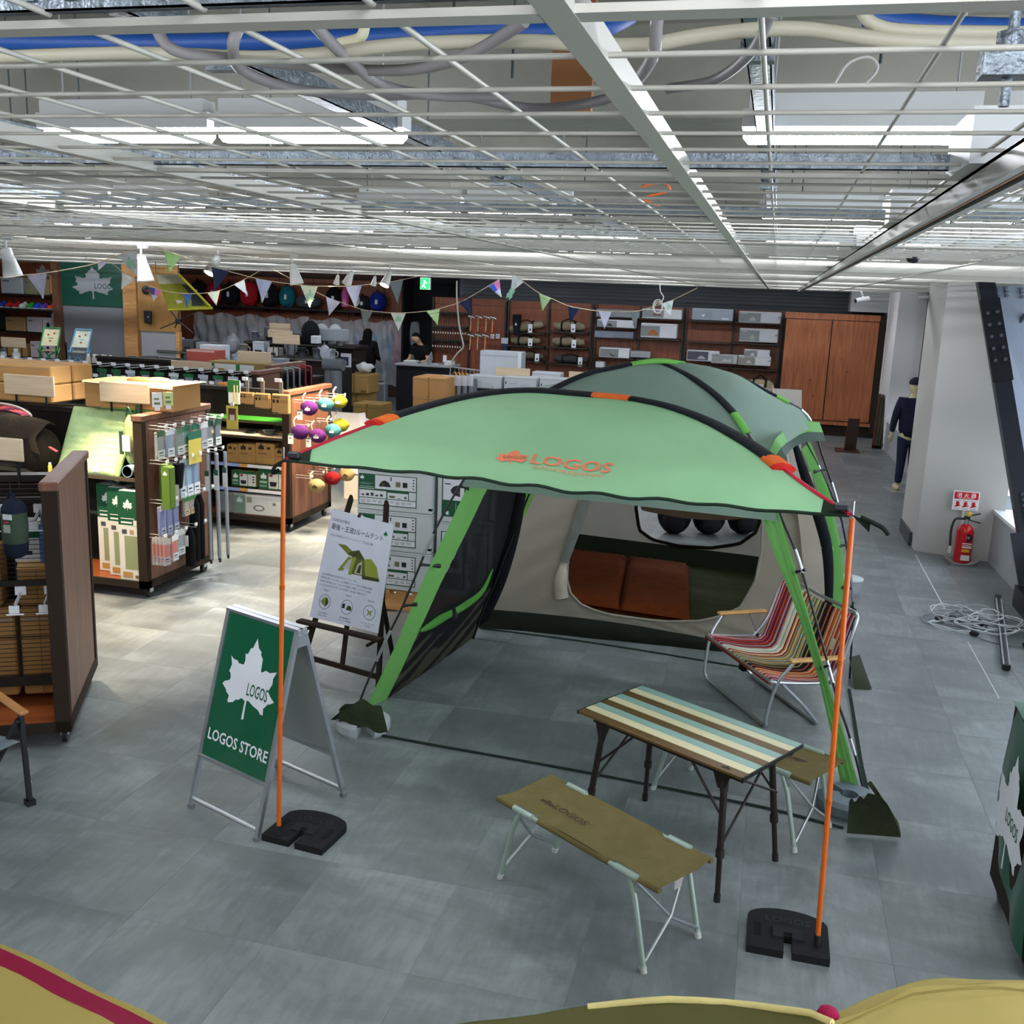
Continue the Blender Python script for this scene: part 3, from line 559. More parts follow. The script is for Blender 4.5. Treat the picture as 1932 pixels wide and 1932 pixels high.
# inner tent front wall with a D shaped doorway
hole = even([(-1.351, 7.948, 1.298), (-1.408, 7.927, 1.057), (-1.464, 7.903, 0.792), (-1.491, 7.881, 0.526), (-1.463, 7.87, 0.374), (-1.333, 7.866, 0.254), (-1.112, 7.873, 0.209), (-0.682, 7.89, 0.196), (-0.348, 7.908, 0.235), (-0.088, 7.929, 0.357), (0.015, 7.951, 0.581), (0.042, 7.973, 0.837), (0.02, 8.001, 1.212), (-0.005, 8.023, 1.501)], 60)
outr = even([(-1.718, 7.935, 1.336), (-1.92, 7.886, 0.819), (-2.03, 7.847, 0.386), (-2.094, 7.825, 0.155), (-1.769, 7.84, 0.161), (-1.326, 7.859, 0.161), (-0.891, 7.877, 0.144), (-0.295, 7.899, 0.097), (0.119, 7.918, 0.098), (0.523, 7.936, 0.112), (0.621, 7.976, 0.554), (0.542, 7.998, 0.881), (0.44, 8.019, 1.204), (0.354, 8.038, 1.485)], 60)
mb = MB(BEIGE)
def ring(u, v):
    i = int(round(v*59)); n = .012*sin(i*1.7+u*6)*sin(pi*u); return lerp(outr[i], hole[i], u) + V(0, n, 0)
part('inner_wall', mb.grid(8, 59, ring), T, FAB, 'beige inner tent wall with D shaped doorway')
part('door_trim', MB('#8a857a').tube(hole[::2], .012, 6), T, CLOTH)
part('rolled_door', MB('#6a6c66').tube(spline([(-1.351, 7.948, 1.298), (-1.395, 7.927, 1.058), (-1.464, 7.903, 0.792), (-1.514, 7.887, 0.612)], 16), [.05-.0008*i for i in range(16)], 10), T, CLOTH)
part('rolled_door_end', MB('#a59e90').tube(spline([(-1.507, 7.889, 0.634), (-1.524, 7.878, 0.501), (-1.526, 7.869, 0.39), (-1.512, 7.863, 0.311)], 10), [.028, .03, .04, .05, .055, .058, .058, .058, .058, .06], 12).col('#17140f').tube([(-1.513, 7.864, 0.32), (-1.512, 7.863, 0.307)], .045, 12), T, CLOTH)
sheet('inner_skirt', ruled([(-2.094, 7.825, 0.155), (-1.769, 7.84, 0.161), (-1.326, 7.859, 0.161), (-0.891, 7.877, 0.144), (-0.295, 7.899, 0.097), (0.523, 7.936, 0.112)], [(-2.195, 7.778, 0), (-1.759, 7.826, 0), (-1.314, 7.839, 0), (-0.667, 7.876, 0), (-0.266, 7.893, 0), (0.616, 7.962, 0)], 30, .02, (0, -1, 0), .008), 5, 29, '#272c24')
# inner room
inner = MB('#4a5034').grid(30, 30, lambda u, v: Vector((-2.05+2.45*u, 7.95+2.75*v, .015+.012*sin(u*9+v*40)*sin(v*23))))
part('groundsheet', inner, T, CLOTH, 'olive inner groundsheet')
RWH = even([(-1.293, 10.716, 0.836), (-1.291, 10.681, 0.523), (-1.238, 10.648, 0.301), (-1.092, 10.614, 0.217), (-0.803, 10.563, 0.187), (-0.469, 10.509, 0.21), (-0.175, 10.47, 0.294), (-0.026, 10.46, 0.429), (0.023, 10.47, 0.599), (-0.005, 10.516, 0.975)], 40)
RWO = even([(-2.05, 10.75, 1.9), (-1.957, 10.783, 0.443), (-1.954, 10.752, 0.162), (-1.74, 10.717, 0.166), (-1.264, 10.638, 0.177), (-0.689, 10.543, 0.18), (-0.139, 10.452, 0.189), (0.391, 10.364, 0.186), (.38, 10.4, .9), (.30, 10.6, 1.9)], 40)
mb = MB('#c3c0b8'); mb.grid(5, 39, lambda u, v: lerp(RWO[int(round(v*39))], RWH[int(round(v*39))], u)); mb.add([(-2.05, 10.75, 1.9), RWH[0], RWH[-1], (.3, 10.6, 1.9)], [(0, 1, 2, 3)])
part('rear_wall', mb, T, FAB, 'pale inner rear wall with rounded window')
part('window_rim', MB('#2a221b').tube(RWH, .018, 6), T, CLOTH)
sheet('window_flap', lambda u, v: lerp(lerp((-1.25, 10.682, 0.596), (0.012, 10.48, 0.668), u), lerp((-1.221, 10.669, 0.52), (0.008, 10.472, 0.592), u), v) + V(0, -.02-.03*sin(v*3)-.01*sin(u*20), -.06*sin(u*pi)*v), 14, 4, '#6a5a48')
sheet('rear_wall_base', ruled([(-1.986, 10.758, 0.17), (-1.264, 10.638, 0.177), (-0.689, 10.543, 0.18), (-0.139, 10.452, 0.189), (0.391, 10.364, 0.186)], [(-2.1, 10.7, 0), (-1.4, 10.62, 0), (-.8, 10.52, 0), (-.2, 10.42, 0), (.4, 10.32, 0)], 20, .01, (0, -1, 0)), 4, 19, '#2b3023')
for x0, x1, nm in ((-2.2, -2.05, 'inner_side_wall'), (.42, .36, 'inner_side_wall')):
    sheet(nm, lambda u, v: Vector((x0+(x1-x0)*u*.6 - (x0*.28 if x0 < 0 else .38)*v*v, 7.95+2.75*u, 1.95*v)), 8, 8, '#b1aca0')
sheet('inner_roof', lambda u, v: Vector((-1.75+1.75*u, 7.9+2.9*v, 1.92-.12*v+.2*sin(pi*u))), 8, 8, '#b1aca0')
sheet('rear_fly', lambda u, v: Vector((-1.95+(1.95-.25*v)*u, 7.7+3.3*v, 1.98-.3*v*v+.15*sin(pi*u))), 10, 8, G_ROOF)
for x0, s in ((-2.3, 1),): sheet('fly_side', lambda u, v: Vector((x0+s*.45*v*v*(1-.2*u), 7.9+3.0*u, .05+1.9*v)), 10, 8, '#5f9850')
# ground straps
def strap(pts, w=.022):
    sp = spline(pts, 24); mb = MB('#22302a')
    for a, b in zip(sp, sp[1:]): mb.bar(a, b, w, .004, (0, 0, 1))
    part('ground_strap', mb, T, CLOTH)
strap([(-2.246, 5.556, 0.006), (-1.883, 5.528, 0.006), (-1.434, 5.503, 0.006), (-0.873, 5.467, 0.006), (-0.249, 5.41, 0.006), (0.192, 5.366, 0.006), (0.586, 5.274, 0.006)]); strap([(-2.174, 7.752, 0.006), (-1.517, 7.745, 0.006), (-0.858, 7.695, 0.006), (-0.229, 7.612, 0.006), (0.366, 7.533, 0.006)])
strap([(0.747, 7.393, 0.006), (0.744, 6.798, 0.006), (0.739, 6.132, 0.006), (0.749, 5.679, 0.006)])
# skirts over the weights at the two front feet
fl0 = V((-2.481, 5.892, 0)); fr0 = V((0.723, 5.636, 0))
sheet('foot_skirt', lambda u, v: lerp(lerp((-2.401, 5.419, 0.2), (-2.132, 5.442, 0.24), u), lerp((-2.425, 5.473, 0.09), (-2.098, 5.467, 0.06), u), v) + V(0, 0, .05*sin(pi*u)*(1-v)+.012*sin(u*14)), 14, 6, OLIVE, CLOTH)
sheet('foot_skirt', lambda u, v: lerp((-2.38, 5.41, 0.2), (-2.525, 5.567, 0.05), v) + V(.10*u, .02*u, .06*u*(1-v)), 4, 6, OLIVE, CLOTH)
sheet('foot_skirt', lambda u, v: lerp(lerp((0.594, 5.24, 0.18), (0.671, 5.1, 0.3), u), lerp((0.598, 5.21, 0.012), (0.874, 5.255, 0.012), u), v) + V(0, 0, .07*sin(pi*v)*u+.014*sin(u*15)*(1-v)), 14, 8, OLIVE, CLOTH)
sheet('foot_skirt', lambda u, v: lerp(lerp((0.671, 5.233, 0.3), (0.726, 5.278, 0.22), u), lerp((0.837, 5.355, 0.06), (0.876, 5.267, 0.012), u), v) + V(0, 0, .04*sin(pi*u)), 8, 8, OLIVE, CLOTH)
# canopy
TL_, TR_ = V((-2.16, 4.27, 1.946)), V((0.347, 4.16, 1.933))
arch = spline([TL_, (-2.045, 4.611, 2.015), (-1.909, 4.943, 2.082), (-1.793, 5.15, 2.125), (-1.65, 5.355, 2.166), (-1.478, 5.501, 2.196), (-1.281, 5.571, 2.211), (-1.02, 5.551, 2.208), (-0.765, 5.531, 2.205), (-0.529, 5.433, 2.186), (-0.312, 5.241, 2.148), (-0.14, 5.011, 2.103), (0.005, 4.778, 2.056), (0.18, 4.432, 1.987), TR_], 90)
hem = spline([TL_, (-1.907, 4.3, 1.933), (-1.66, 4.34, 1.926), (-1.387, 4.37, 1.916), (-1.014, 4.38, 1.901), (-0.72, 4.37, 1.891), (-0.298, 4.33, 1.898), (0.035, 4.26, 1.906), TR_], 90)
AR, HE = even(arch, 61), even(hem, 61)
def canopy(s, t, off=0.0):
    k = s*60; i = min(int(k), 59); f = k-i; a = lerp(HE[i], HE[i+1], f); b = lerp(AR[i], AR[i+1], f); p = lerp(a, b, t); L = (b-a).length
    sag = .07*sin(pi*t)*sin(pi*s)
    ed = max(0, 1-t*6)*.010*sin(s*57)*sin(pi*s) + .004*sin(s*40+t*14)*sin(t*9)*(1-t)
    return p + Vector((0, -.5, .8))*(sag+ed+off)
cp = part('canopy', MB(G_CAN).grid(60, 18, lambda u, v: canopy(u, v)), T, FAB, 'light green raised canopy with coral lettering')
part('canopy_hem', MB('#26352a').tube([canopy(i/60, 0, -.003) for i in range(61)], .008, 6), cp, CLOTH)
for s0, s1 in ((0.0, .045), (.955, 1.0)): part('corner_patch', MB('#20281f').grid(6, 6, lambda u, v: canopy(s0+(s1-s0)*u, v, .005)), cp, CLOTH)
N = len(AR)
def arun(s0, s1, n=30): return [canopy(s0+(s1-s0)*i/(n-1), 1, .004) for i in range(n)]
def fr(px_i): return px_i
for s0, s1 in ((.0, .2), (.80, 1.0)): part('canopy_pole', MB('#b3233a').tube(arun(s0, s1), .010, 8), cp, GLOSS, 'red canopy pole end')
def csleeve(s0, s1, nm, col, w=.05): part(nm, MB(col).tube(arun(s0, s1), w, 8, .35), cp, CLOTH)
csleeve(.185, .50, 'canopy_sleeve', '#1b1d21'); csleeve(.535, .835, 'canopy_sleeve', '#1b1d21'); csleeve(.497, .552, 'sleeve_patch', '#d2632b', .052)
csleeve(.158, .188, 'sleeve_patch', '#dd6a28', .056); csleeve(.833, .862, 'sleeve_patch', '#d2632b', .056); csleeve(.150, .159, 'sleeve_cuff', '#c22a22', .058); csleeve(.861, .870, 'sleeve_cuff', '#c22a22', .058)
# lettering follows the fabric: s along the hem, t up the cloth
s0 = .5; Lh = 3.05
best = min(range(400), key=lambda i: (canopy(i/400, .12)-V((-0.865, 4.42, 1.984))).length); sx_ = best/400
def onc(x, y, w=0): return canopy(sx_ + x/3.02, .145 + y*.82, .006)
lg = MB('#e0775a').text('LOGOS', .125, lambda x, y, w: onc(x, y), 'CENTER', .012, .12, 1.02).text('OUTDOOR EQUIPMENT', .034, lambda x, y, w: onc(x, y-.045), 'CENTER', 0, .1, 1.05)
leaf(lg, .17, lambda u, v, w: onc(-.30+u*1.05+v*.1, .045+v*.72)); part('lettering', lg, cp, MATTE, 'coral lettering reading LOGOS with a leaf')
part('lettering', MB('#4f7f49').text('LOGOS', .036, lambda x, y, w: onc(-.29+x, .025+y)+V(0, -.001, .002), 'CENTER', .002), cp, MATTE)
part('corner_tie', MB('#1d241e').grid(5, 4, lambda u, v: TR_ + V(.0+.08*u, -.02, .01-.03*u-.04*v*u)).tube(spline([TR_+V(.04, -.02, 0), TR_+V(.12, -.03, -.03), TR_+V(.15, -.02, -.06)], 8), .01, 6), cp, CLOTH)
part('corner_tie', MB('#1d241e').tube(spline([TL_+V(0, 0, 0), TL_+V(-.05, -.01, -.03), TL_+V(-.07, 0, -.07), TL_+V(-.04, 0, -.05)], 10), .009, 6), cp, CLOTH)
part('corner_buckle', MB('#222428').cbox(TL_+V(.035, .01, .025), (.06, .03, .03), .006), cp); part('corner_buckle', MB('#222428').cbox(TR_+V(-.035, .01, .03), (.06, .03, .03), .006), cp)
# sleeping mats inside
def mat_pad(c00, c10, c11, c01, h, z0, lab):
    t = thing('sleeping_mat', lab, 'sleeping mat', (0, 0, 0), 0, 'sleeping mats inside the tent')
    mb = MB('#86401f')
    def fn(u, v):
        p = lerp(lerp(c00, c10, u), lerp(c01, c11, u), v); e = min(1, min(u, 1-u, v, 1-v)*14); return Vector((p.x, p.y, z0+h*(.35+.65*math.sqrt(e))))
    mb.grid(20, 20, fn); mb.grid(20, 20, lambda u, v: Vector((*lerp(lerp(c00, c10, u), lerp(c01, c11, u), v).xy, z0)))
    part('pad', mb, t, CLOTH); return t, fn
c = [V((-1.853, 10.246, 0.1)), V((-1.345, 10.362, 0.1)), V((-1.187, 8.326, 0.1)), V((-1.663, 8.641, 0.1))]
t, fn = mat_pad(V(-2.0, 10.35, 0), V(-1.30, 10.3, 0), V(-1.12, 8.5, 0), V(-1.85, 8.6, 0), .10, .03, 'rust brown padded mat, the left one on the tent floor')
part('lettering', MB('#d8d0c0').text('LOGOS', .10, lambda x, y, w: fn(.5+x/.7, .07-y/1.9)+V(0, 0, .006), 'CENTER', .004), t, MATTE)
t, fn = mat_pad(V(-1.297, 10.3, 0), V(-.66, 10.22, 0), V(-.50, 8.42, 0), V(-1.117, 8.5, 0), .10, .03, 'rust brown padded mat, the right one on the tent floor')
part('lettering', MB('#d8d0c0').text('LOGOS', .10, lambda x, y, w: fn(.5+x/.65, .07-y/1.9)+V(0, 0, .006), 'CENTER', .004), t, MATTE)
# backpacks on the floor behind the tent, seen through its window
for k, (x, y, w, h, lab) in enumerate(((-.98, 11.95, .42, .52, 'black backpack standing on the floor behind the tent window, left'), (-.58, 12.1, .40, .42, 'black backpack behind the tent window, in the middle'), (-.18, 12.3, .42, .42, 'black backpack behind the tent window, right'))):
    t = thing('backpack', lab, 'backpack', (x, y, 0), .2*k, 'black backpacks behind the tent')
    part('bag_body', MB('#15161a').ell((0, 0, h*.5), (w*.5, .16, h*.52), 14, 10), t, CLOTH); part('pocket', MB('#1d1f24').ell((0, -.14, h*.33), (w*.33, .07, h*.24), 12, 8), t, CLOTH)
    part('strap', MB('#0e0f11').tube(spline([(-.1, .1, h*.9), (-.12, .2, h*.7), (-.1, .2, h*.3), (-.1, .12, h*.1)], 10), .02, 6), t, CLOTH); part('grab_loop', MB('#0e0f11').tube(spline([(-.05, 0, h*.98), (0, 0, h*1.07), (.05, 0, h*.98)], 8), .01, 6), t)
t = thing('storage_jar', 'clear plastic tub standing outside by the rear right tent pole', 'tub', (0.904, 10.038, 0))
part('tub', MB('#cfd6d8').lathe([(.10, 0), (.12, .14), (.125, .15), (.115, .15), (.095, .01), (.001, .01)], (0, 0, 0), 16), t, PLAST); part('lid', MB('#b9c2c4').lathe([(.128, .15), (.128, .165), (.001, .17)], (0, 0, 0), 16), t)
# water weights at the front feet
def weight(p, rz, lab, col):
    t = thing('water_weight', lab, 'weight', p, rz, 'round water weights holding the tent feet')
    mb = MB(col); n = 22; ri, ro, h = .05, .165, .085
    prof = [(ri, .0), (ro, 0), (ro+.008, .02), (ro+.008, h-.02), (ro-.02, h), (ri, h)]
    vs = []; m = len(prof)
    for k in range(n):
        a = .35+(2*pi-.7)*k/(n-1)
        for r, z in prof: vs.append((r*cos(a), r*sin(a), z))
    mb.add(vs, [(k*m+i, (k+1)*m+i, (k+1)*m+(i+1) % m, k*m+(i+1) % m) for k in range(n-1) for i in range(m)] + [tuple(range(m-1, -1, -1)), tuple(range((n-1)*m, n*m))])
    part('weight_body', mb, t, PLASTIC); part('filler_cap', MB('#4a5052').tube([(-.1, .02, h), (-.1, .02, h+.02)], .025, 10), t)
p = (-2.322, 5.611, 0); weight((p[0], p[1], 0), -1.1, 'round pale grey water weight under the left tent foot', '#aeb3b6')
p = (0.672, 5.475, 0); weight((p[0]-.05, p[1]+.05, 0), 2.6, 'round grey water weight under the right tent foot', '#6b7780')
# orange canopy poles on black rubber bases
def pole_base(p, rz, lab):
    t = thing('pole_weight', lab, 'pole base', p, rz, 'black rubber pole bases')
    w, d, h = .174, .27, .035
    outl = [(-w, -d*.5), (-.018, -d*.5), (-.018, -.02), (.018, -.02), (.018, -d*.5), (w, -d*.5), (w, .10)] + [(w*cos(a), .10+.085*sin(a)) for a in [k*pi/14 for k in range(1, 14)]] + [(-w, .10)]
    xf = lambda u, v, ww: Vector((u, v, ww))
    part('rubber_plate', MB('#1b1c20').prism(outl, h, xf), t, MATTE)
    part('raised_edge', MB('#232429').prism([(-.065, -.045), (-.018, -.045), (-.018, -.005), (.018, -.005), (.018, -.045), (.065, -.045), (.065, .035), (-.065, .035)], .010, lambda u, v, ww: Vector((u, v, h+ww))), t, MATTE)
    for s in (-1, 1): part('handle_slot', MB('#08080a').cbox((s*.128, .0, h), (.032, .10, .003), .001), t, MATTE)
    part('lettering', MB('#2e3036').text('LOGOS', .06, lambda x, y, ww: Vector((x, .075+y, h+.003)), 'CENTER', .004), t, MATTE)
    part('lettering', MB('#2e3036').text('10kg', .026, lambda x, y, ww: Vector((.12+x, -.115+y, h+.002))), t, MATTE)
    return t
def canopy_pole(p, top, lab):
    t = thing('canopy_pole', lab, 'pole', p, 0, 'orange canopy poles'); top = V(top)-V(p)
    a = V(0, 0, .03)
    part('tube', MB('#d4641c').tube([lerp(a, top, k/6) for k in range(7)], .0115, 10), t, GLOSS); part('foot', MB('#1a1a1c').tube([V(0, 0, .005), lerp(a, top, .015)], .0135, 10), t)
    for f in (.34, .67): part('joint', MB('#c05814').tube([lerp(a, top, f), lerp(a, top, f+.012)], .0135, 10), t, GLOSS)
    part('spike', MB('#4a4d50').tube([top, top+V(0, 0, .07)], .004, 6), t, CHROME)
pL, pR = V((-2.197, 4.221, 0.036)), V((0.404, 4.115, 0.036))
canopy_pole(tuple(pL), (TL_.x-.012, TL_.y-.0, TL_.z-.01), 'slim orange pole holding up the left canopy corner beside the sandwich board')
canopy_pole(tuple(pR), (TR_.x+.012, TR_.y, TR_.z-.012), 'slim orange pole holding up the right canopy corner')
pole_base((-2.10, 4.325, 0), -.11, 'black rubber pole base on the floor by the sandwich board')
pole_base((.283, 4.172, 0), 0, 'black rubber pole base at the foot of the right orange pole')
DKBROWN, GREEN = '#2f2320', '#0f5a3c'
# ================================================================= sandwich board
t = thing('sandwich_board', 'silver framed A-board with white leaf on green, reading LOGOS STORE', 'sign', (-2.442, 4.578, 0), radians(-21.6))
HW, HD, HZ = .276, .3025, 1.045
for s, nm in ((-1, 'front'), (1, 'rear')):
    top = lambda x: V(x, s*.018, HZ); ft = lambda x: V(x, s*HD, .015)
    fm = MB('#b9bcc0')
    for x in (-HW+.012, HW-.012): fm.bar(ft(x), top(x), .024, .022, (0, 1, 0))
    for k in (.995, .255): fm.bar(lerp(ft(-HW), top(-HW), k), lerp(ft(HW), top(HW), k), .028 if k > .9 else .022, .022, (0, 1, .3))
    o = part('frame', fm, t, CHROME); part('foot_bar', MB('#d4d7da').tube([lerp(ft(-HW), top(-HW), .035), lerp(ft(HW), top(HW), .035)], .012, 8), o, CHROME)
    for x in (-HW+.012, HW-.012): part('rubber_foot', MB('#6d7074').bx(x-.014, s*HD-.014, 0, x+.014, s*HD+.014, .018), o)
    F = frame(lerp(ft(-HW+.024), top(-HW+.024), .26), (1, 0, 0), top(0)-ft(0)) if s < 0 else frame(lerp(ft(HW-.024), top(HW-.024), .26), (-1, 0, 0), top(0)-ft(0))
    pw, ph = 2*HW-.048, (top(0)-ft(0)).length*.725
    pm = MB(GREEN if s < 0 else '#a9adaa').prism([(0, 0), (pw, 0), (pw, ph), (0, ph)], .006, F)
    pn = part('panel', pm, t, mat('sign_face', None, .16, coat=.4), 'green poster panel' if s < 0 else 'blank pale rear panel')
    if s < 0:
        lm = leaf(MB('#dfe3ea'), pw*.80, lambda u, v, w: F(pw*.5+u, ph*.61+v, .0075)); part('leaf_print', lm, pn, PAPER)
        part('lettering', MB('#12573b').text('LOGOS', .092, lambda x, y, w: F(pw*.485+x, ph*.500+y, .009), 'LEFT', .010, 0, .52), pn, PAPER)
        part('lettering', MB('#e9edf2').text('LOGOS STORE', .083, lambda x, y, w: F(pw*.5+x, ph*.125+y, .008), 'CENTER', .016, 0, .86), pn, PAPER)
for x in (-HW, HW):
    hm = MB('#c3c6ca').prism([(-.035, HZ-.09), (.035, HZ-.09), (.03, HZ), (-.03, HZ)], .004, lambda u, v, w: V(x+w*(1 if x > 0 else -1), u, v)); part('hinge', hm, t, CHROME)
    for y in (-.02, .02): part('rivet', MB('#8d9195').tube([(x-.008, y, HZ-.03), (x+(.012 if x > 0 else -.012), y, HZ-.03)], .007, 8), t, CHROME)
# ================================================================= easel with poster
t = thing('easel', 'dark brown wooden easel standing left of the tent', 'easel', (0, 0, 0))
fr_, flf = V((-2.494, 6.088, 0)), V((-3.021, 6.163, 0))
mR, mL = V((-2.527, 6.449, 1.279)), V((-2.831, 6.54, 1.273)); bR, bL = V((-2.476, 6.236, 0.397)), V((-3.046, 6.408, 0.391))
back = V(.292, .956, 0)*.03
ex = lambda m, b: m + (b-m)*(m.z/(m.z-b.z))
fr_, flf = ex(mR, bR)+back, ex(mL, bL)+back
for a, b in ((flf, mL), (fr_, mR)):
    part('leg', MB('#2c221d').bar(a, b+back, .034, .022, (0.3, .95, 0)).ell(b+back, (.018, .012, .03), 8, 6), t, MATTE)
cm = lerp(fr_, flf, .5)
part('rear_leg', MB('#2c221d').bar(lerp(mL, mR, .5)+V(0, .03, -.15), V((-2.596, 6.858, 0)), .03, .022, (0, 1, 0)), t, MATTE)
lg = MB('#2c221d').bar(V((-3.134, 6.436, 0.395))+V(-.01, -.05, -.012), V((-2.437, 6.225, 0.405))+V(.01, -.05, -.012), .06, .02, (0, 0, 1)); part('ledge', lg, t, MATTE)
for u, v in ((-3.045, 6.406, 0.383), (-2.497, 6.239, 0.386)) and []: pass
for p in ((-3.035, 6.402, 0.378), (-2.505, 6.24, 0.377)): p = V(p); part('peg', MB('#2c221d').tube([p+V(0, .04, -.03), p+V(-.02, -.08, -.03)], .012, 8), t, MATTE)
part('crossbar', MB('#2c221d').bar(lerp(flf, mL, .09), lerp(fr_, mR, .09), .018, .036, (0, 0, 1)), t, MATTE)
part('mid_strut', MB('#2c221d').bar(lerp(lerp(flf, mL, .09), lerp(fr_, mR, .09), .52), lerp(lerp(flf, mL, .35), lerp(fr_, mR, .35), .5), .03, .02, (0.3, .95, 0)), t, MATTE)
BL, BR, TL, TR = V((-3.073, 6.421, 0.411)), V((-2.473, 6.239, 0.416)), V((-2.958, 6.56, 1.189)), V((-2.424, 6.39, 1.158))
t = thing('poster', 'white poster about a two room tent on the easel, with Japanese headline', 'poster', (0, 0, 0))
PW = (BR-BL).length; PH = (TL-BL).length
def F(u, v, w=0): return lerp(lerp(BL, BR, u/PW), lerp(TL, TR, u/PW), v/PH) + V(-.292, -.956, .2).normalized()*w
part('board', MB('#dbdfee').prism([(0, 0), (PW, 0), (PW, PH), (0, PH)], .006, F), t, PAPER)
W_ = .0075
txt = MB('#22252c'); X = lambda x, y: (lambda a, b, c: F(x+a, y+b, W_))
txt.text('LOGOSが誇る', .028, X(.03, PH*.90), 'LEFT').text('最強・王道2ルームテント', .046, X(.03, PH*.83), 'LEFT', .004, 0, .99)
txt.col('#5f636c').text('neos PANELスクリーンドゥーブルXL-BB', .024, X(.035, PH*.765), 'LEFT')
ls = ('neosに登場以来LOGOSを代表する「ドゥーブル」。', '居住性の高いリビングルームと寝室をスマートに使える構造を兼備。', 'PANEL SYSTEMにより、リビングが拡張し多様なレイアウトも可能。', 'メッシュにはデビルブロックSTを採用。蚊の侵入を防ぎます。')
for k, l in enumerate(ls): txt.text(l, .0165, X(.03, PH*(.405-.033*k)), 'LEFT', 0, 0, .98 if k else .95)
for k in range(3):
    cx = PW*(.18+.33*k); txt.col('#6a6e77').text('Point.%d' % (k+1), .02, X(cx, PH*.262))
    txt.col('#3d5660').text(('LOGOS独自の', '車と簡単連結可', 'キャノピーポールが')[k], .0135, X(cx, PH*.055)).text(('PANEL SYSTEM', 'ジョイント可能設計', '二本付属')[k], .0135, X(cx, PH*.032))
    n = 28; r1, r2, e = .054, .0505, 1.0
    ring = [(r1*cos(2*pi*i/n), r1*sin(2*pi*i/n)) for i in range(n)] + [(r2*cos(2*pi*i/n), r2*sin(2*pi*i/n)) for i in range(n)]
    txt.col('#35525e').add([F(cx+a, PH*.165+b, W_) for a, b in ring], [(i, (i+1) % n, n+(i+1) % n, n+i) for i in range(n)])
part('print', txt, t, PAPER)
pic = MB()
def poly(col, pts, ox, oy, s, w=W_): pic.col(col).add([F(ox+a*s, oy+b*s, w) for a, b in pts], [tuple(range(len(pts)))])
ox, oy, s = PW*.20, PH*.47, PW*.72
tp = lambda col, pts, dw=0: poly(col, pts, ox, oy, s, W_+dw)
tp('#6f7a2c', [(.0, .42), (.30, .27), (.34, .36), (.18, .43)]); tp('#4a5120', [(.25, .31), (.34, .36), (.48, .40), (.62, .28), (.40, .25)], .0002)
tp('#7f8a34', [(.22, .02), (.10, .0), (.28, .26), (.36, .26)]); tp('#b9bcc2', [(.20, .06), (.31, .22), (.38, .22), (.34, .06)], .0004)
tp('#8c9a3c', [(.36, .28), (.44, .28), (.40, -.02), (.34, -.02)], .0004); tp('#5d6428', [(.44, .26), (.62, .28), (.98, .02), (.40, .0)], .0002)
tp('#8e9b3e', [(.62, .28), (.76, .31), (.90, .20), (.98, .0), (.70, -.02)], .0006); tp('#b6b49f', [(.46, .02), (.50, .18), (.58, .24), (.62, .02)], .0008); tp('#3a3d26', [(.50, .04), (.53, .16), (.58, .18), (.58, .04)], .001)
tp('#3d4422', [(.62, .02), (.64, -.04), (.99, -.02), (.98, .03)], .0008); tp('#3b3d1f', [(.36, .28), (.48, .40), (.50, .39), (.38, .26)], .001)
cy = PH*.165
poly('#76853a', [(-.9, -.1), (-.1, .8), (.5, .6), (.8, 0), (.2, -.8)], PW*.18, cy, .045, W_+.0003); poly('#3c4427', [(-.1, .8), (.5, .6), (.75, -.2), (.2, -.8)], PW*.18, cy, .045, W_+.0006); poly('#a3ad56', [(-.05, .75), (.1, .7), (.1, -.7), (-.05, -.6)], PW*.18, cy, .045, W_+.0009)
poly('#202634', [(-.95, .4), (-.4, .5), (-.4, -.3), (-.95, -.3)], PW*.51, cy, .045, W_+.0003); poly('#39562f', [(-.1, -.45), (.1, .2), (.5, .35), (.95, .1), (.95, -.45)], PW*.51, cy, .045, W_+.0003)
poly('#7d9040', [(-.7, .6), (0, .2), (.75, .6), (.25, 0), (.6, -.7), (0, -.2), (-.5, -.7), (-.25, 0)], PW*.84, cy, .042, W_+.0003); poly('#cfd39a', [(-.12, 0), (0, .12), (.12, 0), (0, -.12)], PW*.84, cy, .042, W_+.0006)
part('picture', pic, t, PAPER, 'printed tent pictures', True); part('leaf_print', leaf(MB('#147a55'), .042, lambda u, v, w: F(PW*.90+u, PH*.90+v, W_)), t, PAPER)
part('clip', MB('#15161a').prism([(0, 0), (.026, 0), (.026, .02), (0, .02)], .012, lambda u, v, w: F(PW*.43+u, PH-.012+v, w)), t)
